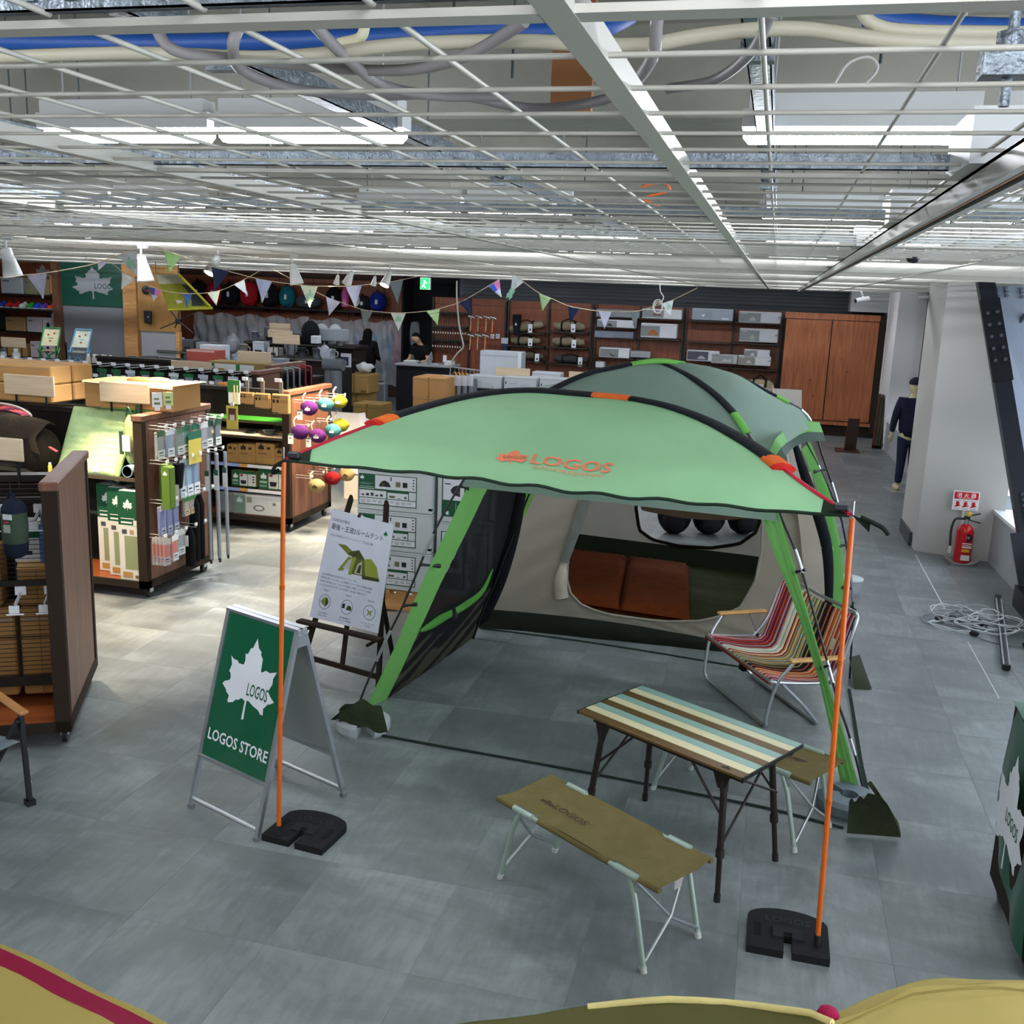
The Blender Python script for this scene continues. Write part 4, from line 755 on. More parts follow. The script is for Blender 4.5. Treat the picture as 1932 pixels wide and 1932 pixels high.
# ================================================================= folding table and benches
t = thing('folding_table', 'low folding table with teal, cream and brown striped slat top', 'table', (-.257, 4.815, 0), radians(-30.3))
TW, TD, TZ = .982, .537, .66
cols = ['#5c4318', '#d8cea8', '#8aaba3']*3; sw = TD/9
for k in range(9): part('slat', MB(cols[k]).cbox((0, -TD/2+sw*(k+.5), TZ-.008), (TW, sw-.003, .016), .003), t, mat('slat_paint', None, .38))
part('frame', MB('#1d1715').bx(-.40, -.225, TZ-.05, .47, -.20, TZ-.018).bx(-.40, .20, TZ-.05, .47, .225, TZ-.018).bx(-.42, -.225, TZ-.05, -.395, .225, TZ-.018).bx(.395, -.225, TZ-.05, .42, .225, TZ-.018), t, STEEL)
for sx in (-1, 1):
    part('end_cap', MB('#141210').bx(sx*TW/2-.004, -TD/2, TZ-.018, sx*TW/2+.004, TD/2, TZ), t, STEEL)
    for sy in (-1, 1):
        a, b = V(sx*.36, sy*.205, TZ-.03), V(sx*.412, sy*.262, .0)
        lgm = MB('#251b19').tube([a, lerp(a, b, .64)], .0165, 10); l = part('leg', lgm, t, STEEL)
        part('leg_collar', MB('#191312').tube([lerp(a, b, .60), lerp(a, b, .66)], .021, 10), l); part('leg_collar', MB('#191312').tube([lerp(a, b, .08), lerp(a, b, .16)], .020, 10), l); part('leg_extension', MB('#251b19').tube([lerp(a, b, .62), lerp(a, b, .96)], .013, 10), l, STEEL); part('leg_foot', MB('#131110').tube([lerp(a, b, .94), b], .016, 10), l)
    for sy in (-1, 1): part('brace', MB('#251b19').tube([V(sx*.375, sy*.22, .40), V(sx*.16, sy*.20, TZ-.04)], .007, 6), t, STEEL)
    part('brace', MB('#251b19').tube([V(sx*.395, -.235, .28), V(sx*.37, .205, TZ-.05)], .007, 6).tube([V(sx*.395, .235, .38), V(sx*.37, -.205, TZ-.05)], .007, 6), t, STEEL)
    part('leg_bracket', MB('#1d1715').prism([(-.06, 0), (.05, 0), (.02, -.10), (-.02, -.10)], .006, lambda u, v, w: V(sx*.36+u*sx, -.228+w, TZ-.018+v)), t, STEEL)
part('logo_print', leaf(MB('#2a1d0d'), .045, lambda u, v, w: V(.385+u*1.2, -.238+v*.8, TZ+.0005)), t, PAPER)
def bench(loc, rz, lab, flip):
    t = thing('bench', lab, 'bench', loc, rz, 'khaki folding benches'); L_, D_, Z = .985, .35, .41
    def seat(u, v):
        x = -L_/2+L_*u; y = -D_/2+D_*v; sag = .022*sin(pi*v)*(.5+.5*sin(pi*u)) + .004*sin(u*9+v*7)
        inn = 0.0
        if v in (0.0, 1.0) and (.12 < u < .27 or .73 < u < .88): inn = .02*(1 if v == 0 else -1)
        return V(x, y+inn, Z-sag)
    sm = MB('#6a5f3c').grid(40, 14, seat)
    for s in (-1, 1): sm.tube([V(-L_/2, s*D_/2, Z-.012), V(-L_*.39, s*D_/2, Z-.014)], .014, 8).tube([V(-L_*.22, s*D_/2, Z-.014), V(L_*.22, s*D_/2, Z-.014)], .014, 8).tube([V(L_*.39, s*D_/2, Z-.014), V(L_/2, s*D_/2, Z-.012)], .014, 8)
    part('seat', sm, t, CLOTH)
    onf = lambda x, y: V(x, y, Z-.022*sin(pi*(y/D_+.5))*(.5+.5*sin(pi*(x/L_+.5)))+.005)
    q = -1 if flip else 1
    part('lettering', MB('#3f2a1f').text('LOGOS', .062, lambda x, y, w: onf(-.17+x, -.035+y), 'CENTER', .004, .1), t, PAPER); part('logo_print', leaf(MB('#3f2a1f'), .085, lambda u, v, w: onf(-.315+u*1.15, -.02+v*.55)), t, PAPER)
    part('lettering', MB('#5c4a33').text('OUTDOOR EQUIPMENT', .014, lambda x, y, w: onf(-.17+x, -.058+y)), t, PAPER)
    C = '#a3b4ab'; PM = mat('pale_green_tube', None, .35, .35)
    for s in (-1, 1):
        part('side_rail', MB(C).tube([V(-L_*.48, s*D_/2, Z-.014), V(L_*.48, s*D_/2, Z-.014)], .0105, 8), t, PM)
        for e in (-1, 1):
            a = V(e*.33, s*D_/2*1.02, Z-.012); 
            part('rail_bracket', MB(C).tube([V(e*.255, s*D_/2*1.03, Z-.010), V(e*.375, s*D_/2*1.03, Z-.010)], .016, 8), t, PM)
            b = V(e*.45, s*.185, .0)
            l = part('leg', MB(C).tube([a, lerp(a, V(e*.40, s*.182, .25), .6), b], .0125, 10), t, PM); part('leg_foot', MB('#c2c6c4').tube([lerp(a, b, .93), b], .015, 10), l)
            part('hinge', MB('#8fa097').bar(a+V(0, 0, -.01), a+V(e*.05, 0, -.06), .018, .008, (0, 1, 0)), t, PM)
    for e in (-1, 1):
        part('brace', MB('#b9c1bd').tube([V(e*.37, -D_/2, Z-.03), V(e*.43, 0, .17), V(e*.445, .178, .05)], .007, 6), t, CHROME); part('brace', MB('#b9c1bd').tube([V(e*.37, D_/2, Z-.03), V(e*.43, 0, .18), V(e*.445, -.178, .05)], .007, 6), t, PM)
    part('care_tag', MB('#d9d2cc').prism([(0, 0), (.05, 0), (.05, .04), (0, .04)], .001, lambda u, v, w: V(L_/2-.02, -.05+u, Z-.03-v+w)), t, PAPER)
bench((-.575, 4.165, 0), radians(-33), 'khaki folding bench in front of the striped table, lettering at its left end', False)
bench((.03, 5.33, 0), radians(150), 'khaki folding bench half hidden behind the striped table', True)
# ================================================================= striped double chair
t = thing('double_chair', 'low two seat chair with colourful striped fabric and wooden arms under the tent', 'chair', (-.05, 6.84, 0), radians(-60))
ST = ['#b9302a', '#d9cfa6', '#20242c', '#2f6d86', '#d98a33', '#e4ddc4', '#6b2440', '#c8b7c2', '#d5542b', '#1f2a3a', '#cda55e', '#3a86a0', '#efe6cf', '#b23a2c', '#4b2a52', '#d0cbb8', '#d7632f', '#23303f', '#d8c27c', '#7a2030', '#9db7bd', '#da5228']
prof = even([V(0, -.02, .330), V(0, .0, .352), V(0, .04, .350), V(0, .22, .315), V(0, .40, .30), V(0, .44, .33), V(0, .50, .52), V(0, .565, .74), V(0, .575, .76)], 22)
sm = MB(); NW = 58; hw = .455
for i in range(NW):
    sm.col(ST[(i*7+i//5) % len(ST)]); x0, x1 = -hw+2*hw*i/NW, -hw+2*hw*(i+1)/NW
    vs = [V(x, p.y, p.z-.02*cos(x/hw*pi/2)*min(1, j/4)) for j, p in enumerate(prof) for x in (x0, x1)]
    sm.add(vs, [(2*j, 2*j+1, 2*j+3, 2*j+2) for j in range(21)], True)
part('fabric', sm, t, CLOTH, 'multicoloured striped seat and back')
part('edging', MB('#8a3a2c').tube([V(-hw, -.02, .335), V(hw, -.02, .335)], .014, 8), t, CLOTH)
part('front_frame', MB().tube(spline([V(-.50, .11, .475), V(-.475, .02, .33), V(-.45, -.02, .10), V(-.44, -.01, .035), V(-.40, 0, .014)], 16)+spline([V(-.30, 0, .014), V(.30, 0, .014)], 4)+spline([V(.40, 0, .014), V(.44, -.01, .035), V(.45, -.02, .10), V(.475, .02, .33), V(.50, .11, .475)], 16), .0125, 10), t, CHROME)
part('rear_frame', MB().tube(spline([V(-.47, .06, .33), V(-.46, .25, .15), V(-.45, .36, .03), V(-.40, .37, .014)], 14)+[V(-.2, .37, .014), V(.2, .37, .014)]+spline([V(.40, .37, .014), V(.45, .36, .03), V(.46, .25, .15), V(.47, .06, .33)], 14), .0125, 10), t, CHROME)
part('seat_frame', MB().tube(spline([V(-.47, .45, .31), V(-.475, .2, .325), V(-.47, .0, .345), V(-.44, -.02, .345)], 12)+[V(0, -.02, .338)]+spline([V(.44, -.02, .345), V(.47, .0, .345), V(.475, .2, .325), V(.47, .45, .31)], 12), .011, 10), t, CHROME)
part('back_frame', MB().tube(spline([V(-.475, .36, .30), V(-.48, .48, .45), V(-.475, .56, .70), V(-.44, .585, .765), V(-.38, .588, .77)], 16)+[V(0, .588, .765)]+spline([V(.38, .588, .77), V(.44, .585, .765), V(.475, .56, .70), V(.48, .48, .45), V(.475, .36, .30)], 16), .0125, 10), t, CHROME)
for s in (-1, 1):
    part('armrest', MB('#c79a5e').cbox((s*.50, .28, .495), (.055, .40, .02), .008), t, mat('arm_wood', None, .5, noise=(14, .12)))
    part('arm_strut', MB().tube([V(s*.49, .34, .48), V(s*.475, .40, .33)], .009, 8), t, CHROME); part('knob', MB('#202226').ell(V(s*.475, .40, .32), (.02, .02, .02), 8, 6), t)
part('hang_tag', MB('#d7c9a4').prism([(0, 0), (.05, 0), (.05, .075), (0, .075)], .002, lambda u, v, w: V(.33+u, .485+v*.28-w-.012, .50+v)), t, PAPER); part('strap_buckle', MB('#15161a').bx(.06, -.03, .285, .12, 0, .325), t, CLOTH)
# ================================================================= white tent cartons on a pallet
def tent_print(mb, F, w, h, seed=0):
    R = lambda c, x0, y0, x1, y1, d=0: mb.col(c).add([F(x0*w, y0*h, .001+d), F(x1*w, y0*h, .001+d), F(x1*w, y1*h, .001+d), F(x0*w, y1*h, .001+d)], [(0, 1, 2, 3)])
    R('#1d5238', 0, 0, 1, 1); R('#d6d9de', .012, .52, .27, .54, .0002)
    R('#d3d6dc', .285, .535, .985, .975, .0003); R('#d3d6dc', .012, .24, .48, .475, .0003); R('#d3d6dc', .50, .24, .855, .44, .0003); R('#d3d6dc', .87, .24, .985, .50, .0003); R('#d3d6dc', .012, .03, .985, .215, .0003)
    leaf(mb.col('#e4e8ea'), .075*w, lambda u, v, q: F(.06*w+u, .88*h+v*1.0, .0014)); R('#e4e8ea', .03, .70, .25, .705, .0004); R('#e4e8ea', .03, .66, .2, .665, .0004); R('#7da28d', .02, .57, .26, .60, .0004)
    tentp = [(.35, .62), (.37, .72), (.41, .80), (.46, .82), (.52, .76), (.56, .62)]; mb.col('#23252a').add([F(a*w, b*h, .0018) for a, b in tentp], [tuple(range(len(tentp)))]); R('#4d4235', .40, .63, .45, .74, .0012)
    R('#6d6a54', .64, .64, .72, .80, .0008); R('#1f2024', .76, .64, .84, .80, .0008); R('#3a3d42', .55, .82, .57, .94, .0008)
    for k in range(4): y = .60+.095*k; mb.col('#25272b').add([F(.925*w, y*h, .0018), F(.965*w, y*h, .0018), F(.945*w, (y+.05)*h, .0018)], [(0, 1, 2)])
    for k in range(5): R('#2c2f34' if k % 2 else '#43474d', .05+.08*k, .29, .05+.08*k+.05, .29+.05+.03*((k*7) % 3), .0008)
    R('#5f6444', .53, .28, .63, .35, .0008); R('#4c5a4a', .79, .28, .83, .35, .0008); R('#6b6f76', .67, .27, .73, .29, .0008)
    for k in range(9): R('#b2b6be', .04+.1*k, .06+.02*(k % 3), .04+.1*k+.07, .17, .0006)
    for k in range(5): R('#b2b6be', .895, .27+.045*k, .97, .285+.045*k, .0006)
def tent_carton(p, d, lab, vert=False, rz=0):
    t = thing('tent_carton', lab, 'carton', p, rz, 'white tent cartons on the pallet')
    w, dp, h = d
    part('box', MB('#bfc6c8').cbox((w/2, dp/2, h/2), d, .006), t, PAPER); part('lid_seam', MB('#8b9396').bx(-.001, -.001, h-.012, w+.001, dp, h-.009).bx(w*.5-.002, 0, h, w*.5+.002, dp, h+.001), t, PAPER)
    mb = MB()
    if not vert: F = frame(V(.012, -.001, h*.12), (1, 0, 0), (0, 0, 1)); tent_print(mb, F, w*.78, h*.78)
    else: F = frame(V(w*.92, -.001, h*.08), (0, 0, 1), (-1, 0, 0)); tent_print(mb, F, h*.80, w*.84)
    part('print', mb, t, PAPER, 'printed green and white label')
    part('corner_mark', MB('#25282c').bx(w-.03, .0, .03, w+.001, .02, .05), t)
for k in range(4): tent_carton((-3.335, 7.9, .205+.346*k), (.67, .55, .342), ('lowest white tent carton of the left pile, on the pallet', 'second white tent carton from the pallet in the left pile', 'third white tent carton up in the left pile behind the easel', 'topmost white tent carton of the left pile, under the canopy edge')[k])
for k in range(2): tent_carton((-2.635, 7.95, .205+.63*k), (.5, .5, .626), ('lower upright white tent carton behind the left tent leg', 'upper upright white tent carton with its green label turned sideways')[k], True)
t = thing('pallet', 'pale wooden pallet under the white tent cartons', 'pallet', (-3.3, 7.92, 0))
for k in range(6): part('deck_board', MB('#c79456').bx(0, .02+.088*k, .178, 1.15, .09+.088*k, .20), t, W_PINE)
part('side_board', MB().bx(0, 0, .02, 1.15, .02, .165), t, W_PINE)
for k in range(8): part('deck_end', MB().bx(.02+k*.15, -.004, .167, .11+k*.15, .02, .196), t, W_PINE)
part('stringer', MB().bx(.02, .02, 0, .10, .53, .178).bx(.53, .02, 0, .61, .53, .178).bx(1.05, .02, 0, 1.13, .53, .178), t, W_PINE)
# ================================================================= fire extinguisher and its sign
t = thing('fire_extinguisher', 'red fire extinguisher with black hose standing by the pillar', 'fire extinguisher', (2.212, 11.805, 0))
part('cylinder', MB('#c2141c').lathe([(.085, .02), (.09, .04), (.09, .36), (.08, .40), (.05, .43), (.03, .445), (.001, .445)], (0, 0, 0), 20), t, GLOSS)
part('round_label', MB('#16171a').prism([(.05*cos(2*pi*k/18), .045*sin(2*pi*k/18)) for k in range(18)], .004, lambda u, v, w: V(.018+u, -.088-w+u*u*4, .305+v)), t, PAPER)
part('print', MB('#e8dede').bx(-.03, -.094, .235, .065, -.088, .245).bx(-.03, -.094, .215, .065, -.088, .222).bx(-.03, -.094, .19, .065, -.088, .205).col('#e0a030').bx(-.03, -.094, .145, .05, -.088, .175).col('#e8e2e2').bx(-.03, -.094, .05, .06, -.088, .11).col('#dcdcdc').text('10', .04, lambda x, y, w: V(.018+x, -.0945, .295+y)), t, PAPER)
part('neck', MB('#b8bcc0').tube([(0, 0, .44), (0, 0, .50)], .025, 10), t, CHROME); part('lever', MB('#1a1b1e').bar((-.03, 0, .52), (.13, -.02, .575), .025, .012).bar((-.02, 0, .50), (.14, -.02, .47), .025, .01).bx(-.03, -.02, .49, .03, .02, .53), t)
part('safety_pin', MB('#d8b03a').lathe([(.012, 0), (.03, .0), (.03, .012), (.012, .012)], (.01, -.02, .56), 12, Matrix.Rotation(pi/2, 3, 'X')), t); part('hose', MB('#141416').tube(spline([(-.03, 0, .50), (-.12, -.02, .49), (-.15, -.03, .38), (-.145, -.03, .25), (-.14, -.03, .17)], 18), .013, 8), t); part('nozzle', MB('#cfd2d5').tube([(-.14, -.03, .19), (-.14, -.03, .11)], .017, 8), t)
t = thing('extinguisher_stand', 'grey curved foot tray under the fire extinguisher', 'stand', (2.203, 11.754, 0)); part('tray', MB('#9c9c97').grid(10, 3, lambda u, v: V(-.19+.36*u, -.10+.2*v, .012+.07*(abs(u-.5)*2)**2.5)), t, PLASTIC); part('foot', MB('#8b8b87').bx(-.12, -.09, 0, .11, .09, .012), t, PLASTIC)
a, b, c_, d_ = V((2.082, 12, 0.77)), V((2.356, 12, 0.775)), V((2.367, 12, 0.559)), V((2.086, 12, 0.552))
t = thing('extinguisher_sign', 'red and white fire extinguisher sign on a post by the pillar', 'sign', (a.x, 12.04, 0)); w, h = b.x-a.x, a.z-d_.z; z0 = d_.z
part('sign_plate', MB('#e6e3e4').bx(0, -.012, z0, w, 0, z0+h), t, PAPER); part('sign_post', MB('#c9c9c4').bx(w*.42, .0, 0, w*.52, .02, z0+.02), t)
sg = MB('#c4161f').bx(.012, -.014, z0+h*.58, w-.012, -.012, z0+h*.95); sg.col('#f6eeee').text('消 火 器', h*.26, lambda x, y, q: V(w*.5+x, -.016, z0+h*.70+y), 'CENTER', .006).text('FIRE EXTINGUISHER', h*.085, lambda x, y, q: V(w*.5+x, -.016, z0+h*.615+y))
for k in range(3):
    x = w*(.2+.3*k); sg.col('#c4161f').bar((x-.03, -.014, z0+h*.18), (x+.03, -.014, z0+h*.26), .012, .003, (0, 1, 0)).ell((x, -.014, z0+h*.35), (.02, .003, .025), 8, 5).bar((x, -.014, z0+h*.33), (x-.01, -.014, z0+h*.2), .02, .003, (0, 1, 0)); sg.col('#9b8f90').bx(x-.035, -.014, z0+h*.47, x+.03, -.012, z0+h*.50).bx(x-.035, -.014, z0+h*.07, x+.03, -.012, z0+h*.095)
part('print', sg, t, PAPER)
# ================================================================= extension cords and bar on the floor
t = thing('extension_cord', 'tangled heap of grey extension cords with black plugs on the floor at right', 'cord', (1.94, 9.405, 0)); rnd = random.Random(3)
for k in range(9):
    cx, cy = rnd.uniform(-.16, .18), rnd.uniform(-.18, .2); rx, ry = rnd.uniform(.10, .28), rnd.uniform(.12, .30); ph = rnd.uniform(0, 6)
    pts = [V(cx+rx*cos(ph+i*.55)*(1+.12*sin(i*2.1+k)), cy+ry*sin(ph+i*.55)*(1+.1*cos(i*1.7)), .01+.006*k+.03*abs(sin(i*.9+k))) for i in range(20)]
    part('cord', MB('#c2c6ca' if k % 3 else '#9a9ea2').tube(spline(pts, 80), .006, 6), t, PLASTIC)
part('cord', MB('#a2a6aa').tube(spline([V(.1, .2, .01), V(-.2, .25, .02), V(-.42, .12, .008), V(-.40, -.12, .008), V(-.15, -.2, .01), V(.1, -.22, .01)], 40), .0048, 6).tube(spline([V(.1, .1, .02), V(.35, .25, .01), V(.6, .22, .006)], 20), .0048, 6).tube(spline([V(.1, 0, .02), V(.35, .08, .01), V(.6, .05, .006)], 20), .0048, 6), t, PLASTIC)
for k, (x, y) in enumerate(((-.30, -.02), (-.18, .06), (-.12, -.08), (-.06, -.34), (.06, -.08), (.28, -.10), (.32, -.52), (.02, .04))): part('plug', MB('#141518').cbox((x, y, .03), (.07, .05, .045), .01, k*.9), t, PLASTIC)
part('cord', MB('#8b8f93').tube(spline([V(-.04, -.32, .02), V(0, -.42, .008), V(.15, -.5, .006), V(.30, -.52, .02)], 20), .0048, 6), t, PLASTIC)
t = thing('track_bar', 'black and silver lighting track bar lying across the grey cords', 'bar', (0, 0, 0)); a, b = V((2.293, 10.259, 0.05)), V((1.976, 8.253, 0.03))
part('bar_body', MB('#3a3d42').bar(a, b, .055, .035).col('#a9adb2').bar(a+V(-.022, 0, .02), b+V(-.022, 0, .02), .010, .004).bar(a+V(.022, 0, .02), b+V(.022, 0, .02), .010, .004), t, STEEL); part('bar_slot', MB('#0c0d0f').bar(a+V(0, 0, .02), b+V(0, 0, .02), .016, .004), t); part('end_cap', MB('#121316').bar(lerp(a, b, .985), lerp(a, b, 1.01), .058, .04), t); part('end_cap', MB('#121316').bar(lerp(a, b, -.02), lerp(a, b, .04), .058, .045), t)
# ================================================================= green covered cart at the right edge
t = thing('display_cart', 'cart draped in green cloth with white leaf at the right edge', 'cart', (1.215, 4.15, 0)); L_, Hh = .72, .98
def skirt(u, v): return V(-.012*sin(v*5+u*6)-.02*sin(u*11)*(1-v)*.6, L_*u, .12+.17*u*(1-v)*.9+(Hh-.12)*v - .0)
part('cloth', MB('#12503a').grid(20, 20, skirt).grid(10, 6, lambda u, v: V(.7*v, L_*u, Hh+.004*sin(u*9)), True), t, mat('green_vinyl', None, .33, noise=(2, .08)))
part('leaf_print', leaf(MB('#d7dce3'), .56, lambda u, v, w: V(-.035, .36-u, .60+v*.92)), t, PAPER); part('lettering', MB('#12503a').text('LOGOS', .09, lambda x, y, w: V(-.038, .30-x, .54+y), 'CENTER', .002, 0, .75), t, PAPER)
part('cart_body', MB('#2b201d').bx(.01, .0, .10, .70, L_-.01, Hh-.01), t, MATTE)
for y in (.08, L_-.08):
    for x in (.06, .64): part('caster', MB('#1a1a1c').tube([(x-.015, y, .045), (x+.015, y, .045)], .045, 12).bx(x-.02, y-.02, .05, x+.02, y+.02, .10), t)
# ================================================================= yellow tents right in front of the camera
t = thing('yellow_tent', 'yellow tent with crimson seam band in the bottom left corner', 'tent', (0, 0, 0))
e1 = even([(-2.185, 2.05, 1.004), (-1.817, 1.95, 1.031), (-1.545, 1.85, 1.072), (-1.207, 1.72, 1.126), (-0.978, 1.62, 1.165)], 16); e2 = even([(-2.118, 1.98, 0.991), (-1.775, 1.9, 1.022), (-1.567, 1.82, 1.057), (-1.295, 1.7, 1.121), (-1.077, 1.6, 1.164)], 16)
def sh(A, B, n=16, wr=.004): return lambda u, v: (lambda k, i, f: lerp(lerp(A[i], A[i+1], f), lerp(B[i], B[i+1], f), u)+V(0, 0, wr*sin(v*19+u*7)))(v*15, min(int(v*15), 14), v*15-min(int(v*15), 14))
part('seam_band', MB('#a01f48').grid(4, 15, sh(e1, e2, 16, .002)), t, FAB); part('fly', MB('#c6b467').grid(8, 15, sh(e2, [p+V(-.25, -.75, -.35) for p in e2])), t, FAB); part('fly_far', MB('#c6b467').grid(8, 15, sh([p+V(.02, .02, -.01) for p in e1], [p+V(-.35, .15, -.95) for p in e1])), t, FAB)
t = thing('khaki_tent', 'khaki and yellow dome tent at the bottom right edge', 'tent', (0, 0, 0))
y1 = even([(0.297, 2.55, 0.857), (0.355, 2.6, 0.861), (0.447, 2.7, 0.863), (0.559, 2.8, 0.848), (0.666, 2.85, 0.849), (0.778, 2.9, 0.834), (0.891, 2.95, 0.814), (1.136, 3, 0.785)], 16); y2 = even([(0.208, 2.4, 0.892), (0.288, 2.45, 0.911), (0.4, 2.55, 0.918), (0.518, 2.65, 0.926), (0.633, 2.7, 0.932), (0.738, 2.75, 0.925), (0.847, 2.8, 0.901), (1.081, 2.85, 0.867)], 16)
part('fly', MB('#c6b26a').grid(4, 15, sh(y1, y2, 16, .002)).grid(10, 15, sh(y2, [p+V(-.05, -.9, -.25) for p in y2], 16, .006)).grid(8, 15, sh([p+V(0, .01, -.005) for p in y1], [p+V(.05, .25, -.8) for p in y1])), t, FAB)
k1 = even([(-0.767, 2.3, 0.759), (-0.661, 2.35, 0.767), (-0.413, 2.45, 0.793), (-0.214, 2.5, 0.829), (-0.106, 2.5, 0.862), (0.071, 2.5, 0.888), (0.245, 2.45, 0.938), (0.294, 2.4, 0.96)], 16)
part('khaki_panel', MB('#6d6a3e').grid(8, 15, sh(k1, [p+V(0, -.75, -.2) for p in k1])).grid(8, 15, sh([p+V(0, .01, -.005) for p in k1], [p+V(0, .2, -.75) for p in k1])), t, FAB); part('edge_piping', MB('#d6c784').tube(k1[6:], .010, 6), t, CLOTH)
part('seam', MB('#8d7d42').tube([p+V(0, -.03, .006) for p in y2], .003, 5), t, CLOTH); part('pole_tip', MB('#a01f48').ell(V((0.293, 2.5, 0.909)), (.03, .03, .02), 8, 6), t, CLOTH)
# ================================================================= folding armchair at the left edge
t = thing('folding_armchair', 'grey fabric folding armchair with wooden arms at the left edge', 'chair', (-3.93, 4.02, 0), radians(62))
for s in (-1, 1):
    part('leg', MB('#17181b').bar((s*.27, -.22, .0), (s*.27, -.18, .50), .022, .028, (0, 1, 0)), t, STEEL); part('leg', MB('#17181b').bar((s*.25, -.20, .48), (s*.25, .26, .0), .022, .028, (0, 1, 0)), t, STEEL); part('back_post', MB('#17181b').bar((s*.25, .14, .18), (s*.25, .36, .86), .022, .026, (0, 1, 0)), t, STEEL)
    part('armrest', MB('#b07d48').cbox((s*.27, -.02, .52), (.05, .42, .022), .008), t, mat('arm_wood', None, .5, noise=(14, .12))); part('foot', MB('#0f1012').bx(s*.27-.022, -.245, 0, s*.27+.022, -.195, .03).bx(s*.25-.02, .235, 0, s*.25+.02, .285, .03), t); part('rivet', MB('#d8dadc').ell((s*.285, -.19, .30), (.008, .008, .008), 8, 6).ell((s*.285, -.205, .12), (.008, .008, .008), 8, 6), t, CHROME)
part('seat', MB('#7d8a90').grid(8, 10, lambda u, v: V(-.25+.5*u, -.20+.38*v, .36-.08*v-.03*sin(pi*u))), t, CLOTH); part('backrest', MB('#7d8a90').grid(8, 10, lambda u, v: V(-.245+.49*u, .16+.20*v+.02*sin(pi*u), .30+.55*v)), t, CLOTH, 'grey canvas back'); part('cross_bar', MB('#17181b').bar((-.25, .05, .20), (.25, .05, .20), .018, .018), t, STEEL)
# ================================================================= helpers for shop goods
def fbox(name, lab, cat, a, b, dep, col, group=None, prints=(), m=None, tape=None, rz=0):
    """carton whose front face spans a (bottom left) to b (top right); prints = (x0,y0,x1,y1,colour) in face fractions"""
    w, h = b[0]-a[0], b[2]-a[2]
    t = thing(name, lab, cat, (a[0], a[1], a[2]), rz, group)
    part('box', MB(col).cbox((w/2, dep/2, h/2), (w, dep, h), min(.012, h*.08)), t, m or PAPER)
    part('lid_seam', MB('#5d5548' if tape else '#7d8186').bx(w*.02, -.001, h*.86, w*.98, .001, h*.875).bx(w*.02, dep*.49, h-.001, w*.98, dep*.51, h+.001), t, m or PAPER)
    if tape: part('tape', MB(tape).bx(w*.47, -.0015, 0, w*.53, 0, h).bx(w*.47, 0, h, w*.53, dep, h+.0015), t, CARD)
    if prints:
        mb = MB()
        for k, (x0, y0, x1, y1, c) in enumerate(prints):
            if isinstance(c, tuple):
                if c[0] == 'leaf': leaf(mb.col(c[1]), (x1-x0)*w, lambda u, v, q: V((x0+x1)/2*w+u, -.004-.0004*k, (y0+y1)/2*h+v))
                else: mb.col(c[1]).add([V((x0+(x1-x0)*p)*w, -.004-.0004*k, (y0+(y1-y0)*q)*h) for p, q in c[2]], [tuple(range(len(c[2])))])
            else: mb.col(c).add([V(x0*w, -.002-.0004*k, y0*h), V(x1*w, -.002-.0004*k, y0*h), V(x1*w, -.002-.0004*k, y1*h), V(x0*w, -.002-.0004*k, y1*h)], [(0, 1, 2, 3)])
        part('print', mb, t, PAPER)
    return t
def signboard(a, b, zfoot, lab, dep=.02, n=2):
    w, h = b[0]-a[0], b[2]-a[2]; t = thing('sign_board', lab, 'sign board', (a[0], a[1], a[2]), 0, 'blank pale wooden sign boards')
    part('board', MB().cbox((w/2, dep/2, h/2), (w, dep, h), .006), t, W_LIGHT)
    for k in range(n):
        x = w*(.2+.6*k/(max(1, n-1))); part('post', MB('#17181a').bx(x-.007, dep, zfoot-a[2], x+.007, dep+.012, h*.8), t, STEEL)
    return t
def gondola(lab, loc, rz, L_, D_, Zt, shelves, panel=W_DARK, hooks=(), name='shelf_gondola', front=True):
    """double sided wheeled shelf rack; its end panel faces local +x at x=0, shelves run to -x, front faces -y"""
    t = thing(name, lab, 'shelf rack', loc, rz); P = .085
    ep = part('end_panel', MB().bx(-P+.01, .05, .14, -.008, D_-.05, Zt-.06), t, panel)
    for y in (0, D_-.06): part('end_post', MB('#2b2118').bx(-P, y, .10, 0, y+.06, Zt-.05), t, MATTE)
    part('top_cap', MB().cbox((-P/2, D_/2, Zt-.025), (P+.02, D_+.03, .055), .008), t, panel); part('bottom_rail', MB('#2b2118').bx(-P, 0, .10, 0, D_, .17), t, MATTE)
    part('spine', MB('#1e1813').bx(-L_, D_/2-.02, .12, -P, D_/2+.02, Zt-.08), t, MATTE); part('top_rail', MB('#25201b').bx(-L_, D_/2-.05, Zt-.09, -P, D_/2+.05, Zt-.05), t, STEEL)
    part('base_deck', MB('#6b3d22').bx(-L_, .02, .12, -P, D_-.02, .155), t, W_ORANGE); part('deck_edge', MB('#2a231c').bx(-L_, 0, .10, -P, .022, .16), t, MATTE)
    for z, d in shelves: part('shelf', MB('#2a2622').bx(-L_, D_/2-.02-d, z-.02, -P, D_/2-.02, z).col('#57503f').bx(-L_, D_/2-.024-d, z-.028, -P, D_/2-.016-d, z+.004), t, STEEL)
    for x, y in ((-.05, .10), (-.05, D_-.10), (-L_+.1, .1), (-L_+.1, D_-.1)):
        c = part('caster', MB('#1a1a1c').tube([(x-.014, y, .045), (x+.014, y, .045)], .045, 14), t, PLASTIC); part('caster_fork', MB('#c2c5c8').bx(x-.022, y-.025, .05, x-.016, y+.025, .10).bx(x+.016, y-.025, .05, x+.022, y+.025, .10).bx(x-.03, y-.03, .095, x+.03, y+.03, .103), c, CHROME)
    for y, z, l in hooks: t_hook(t, y, z, l)
    return t
HK = {}
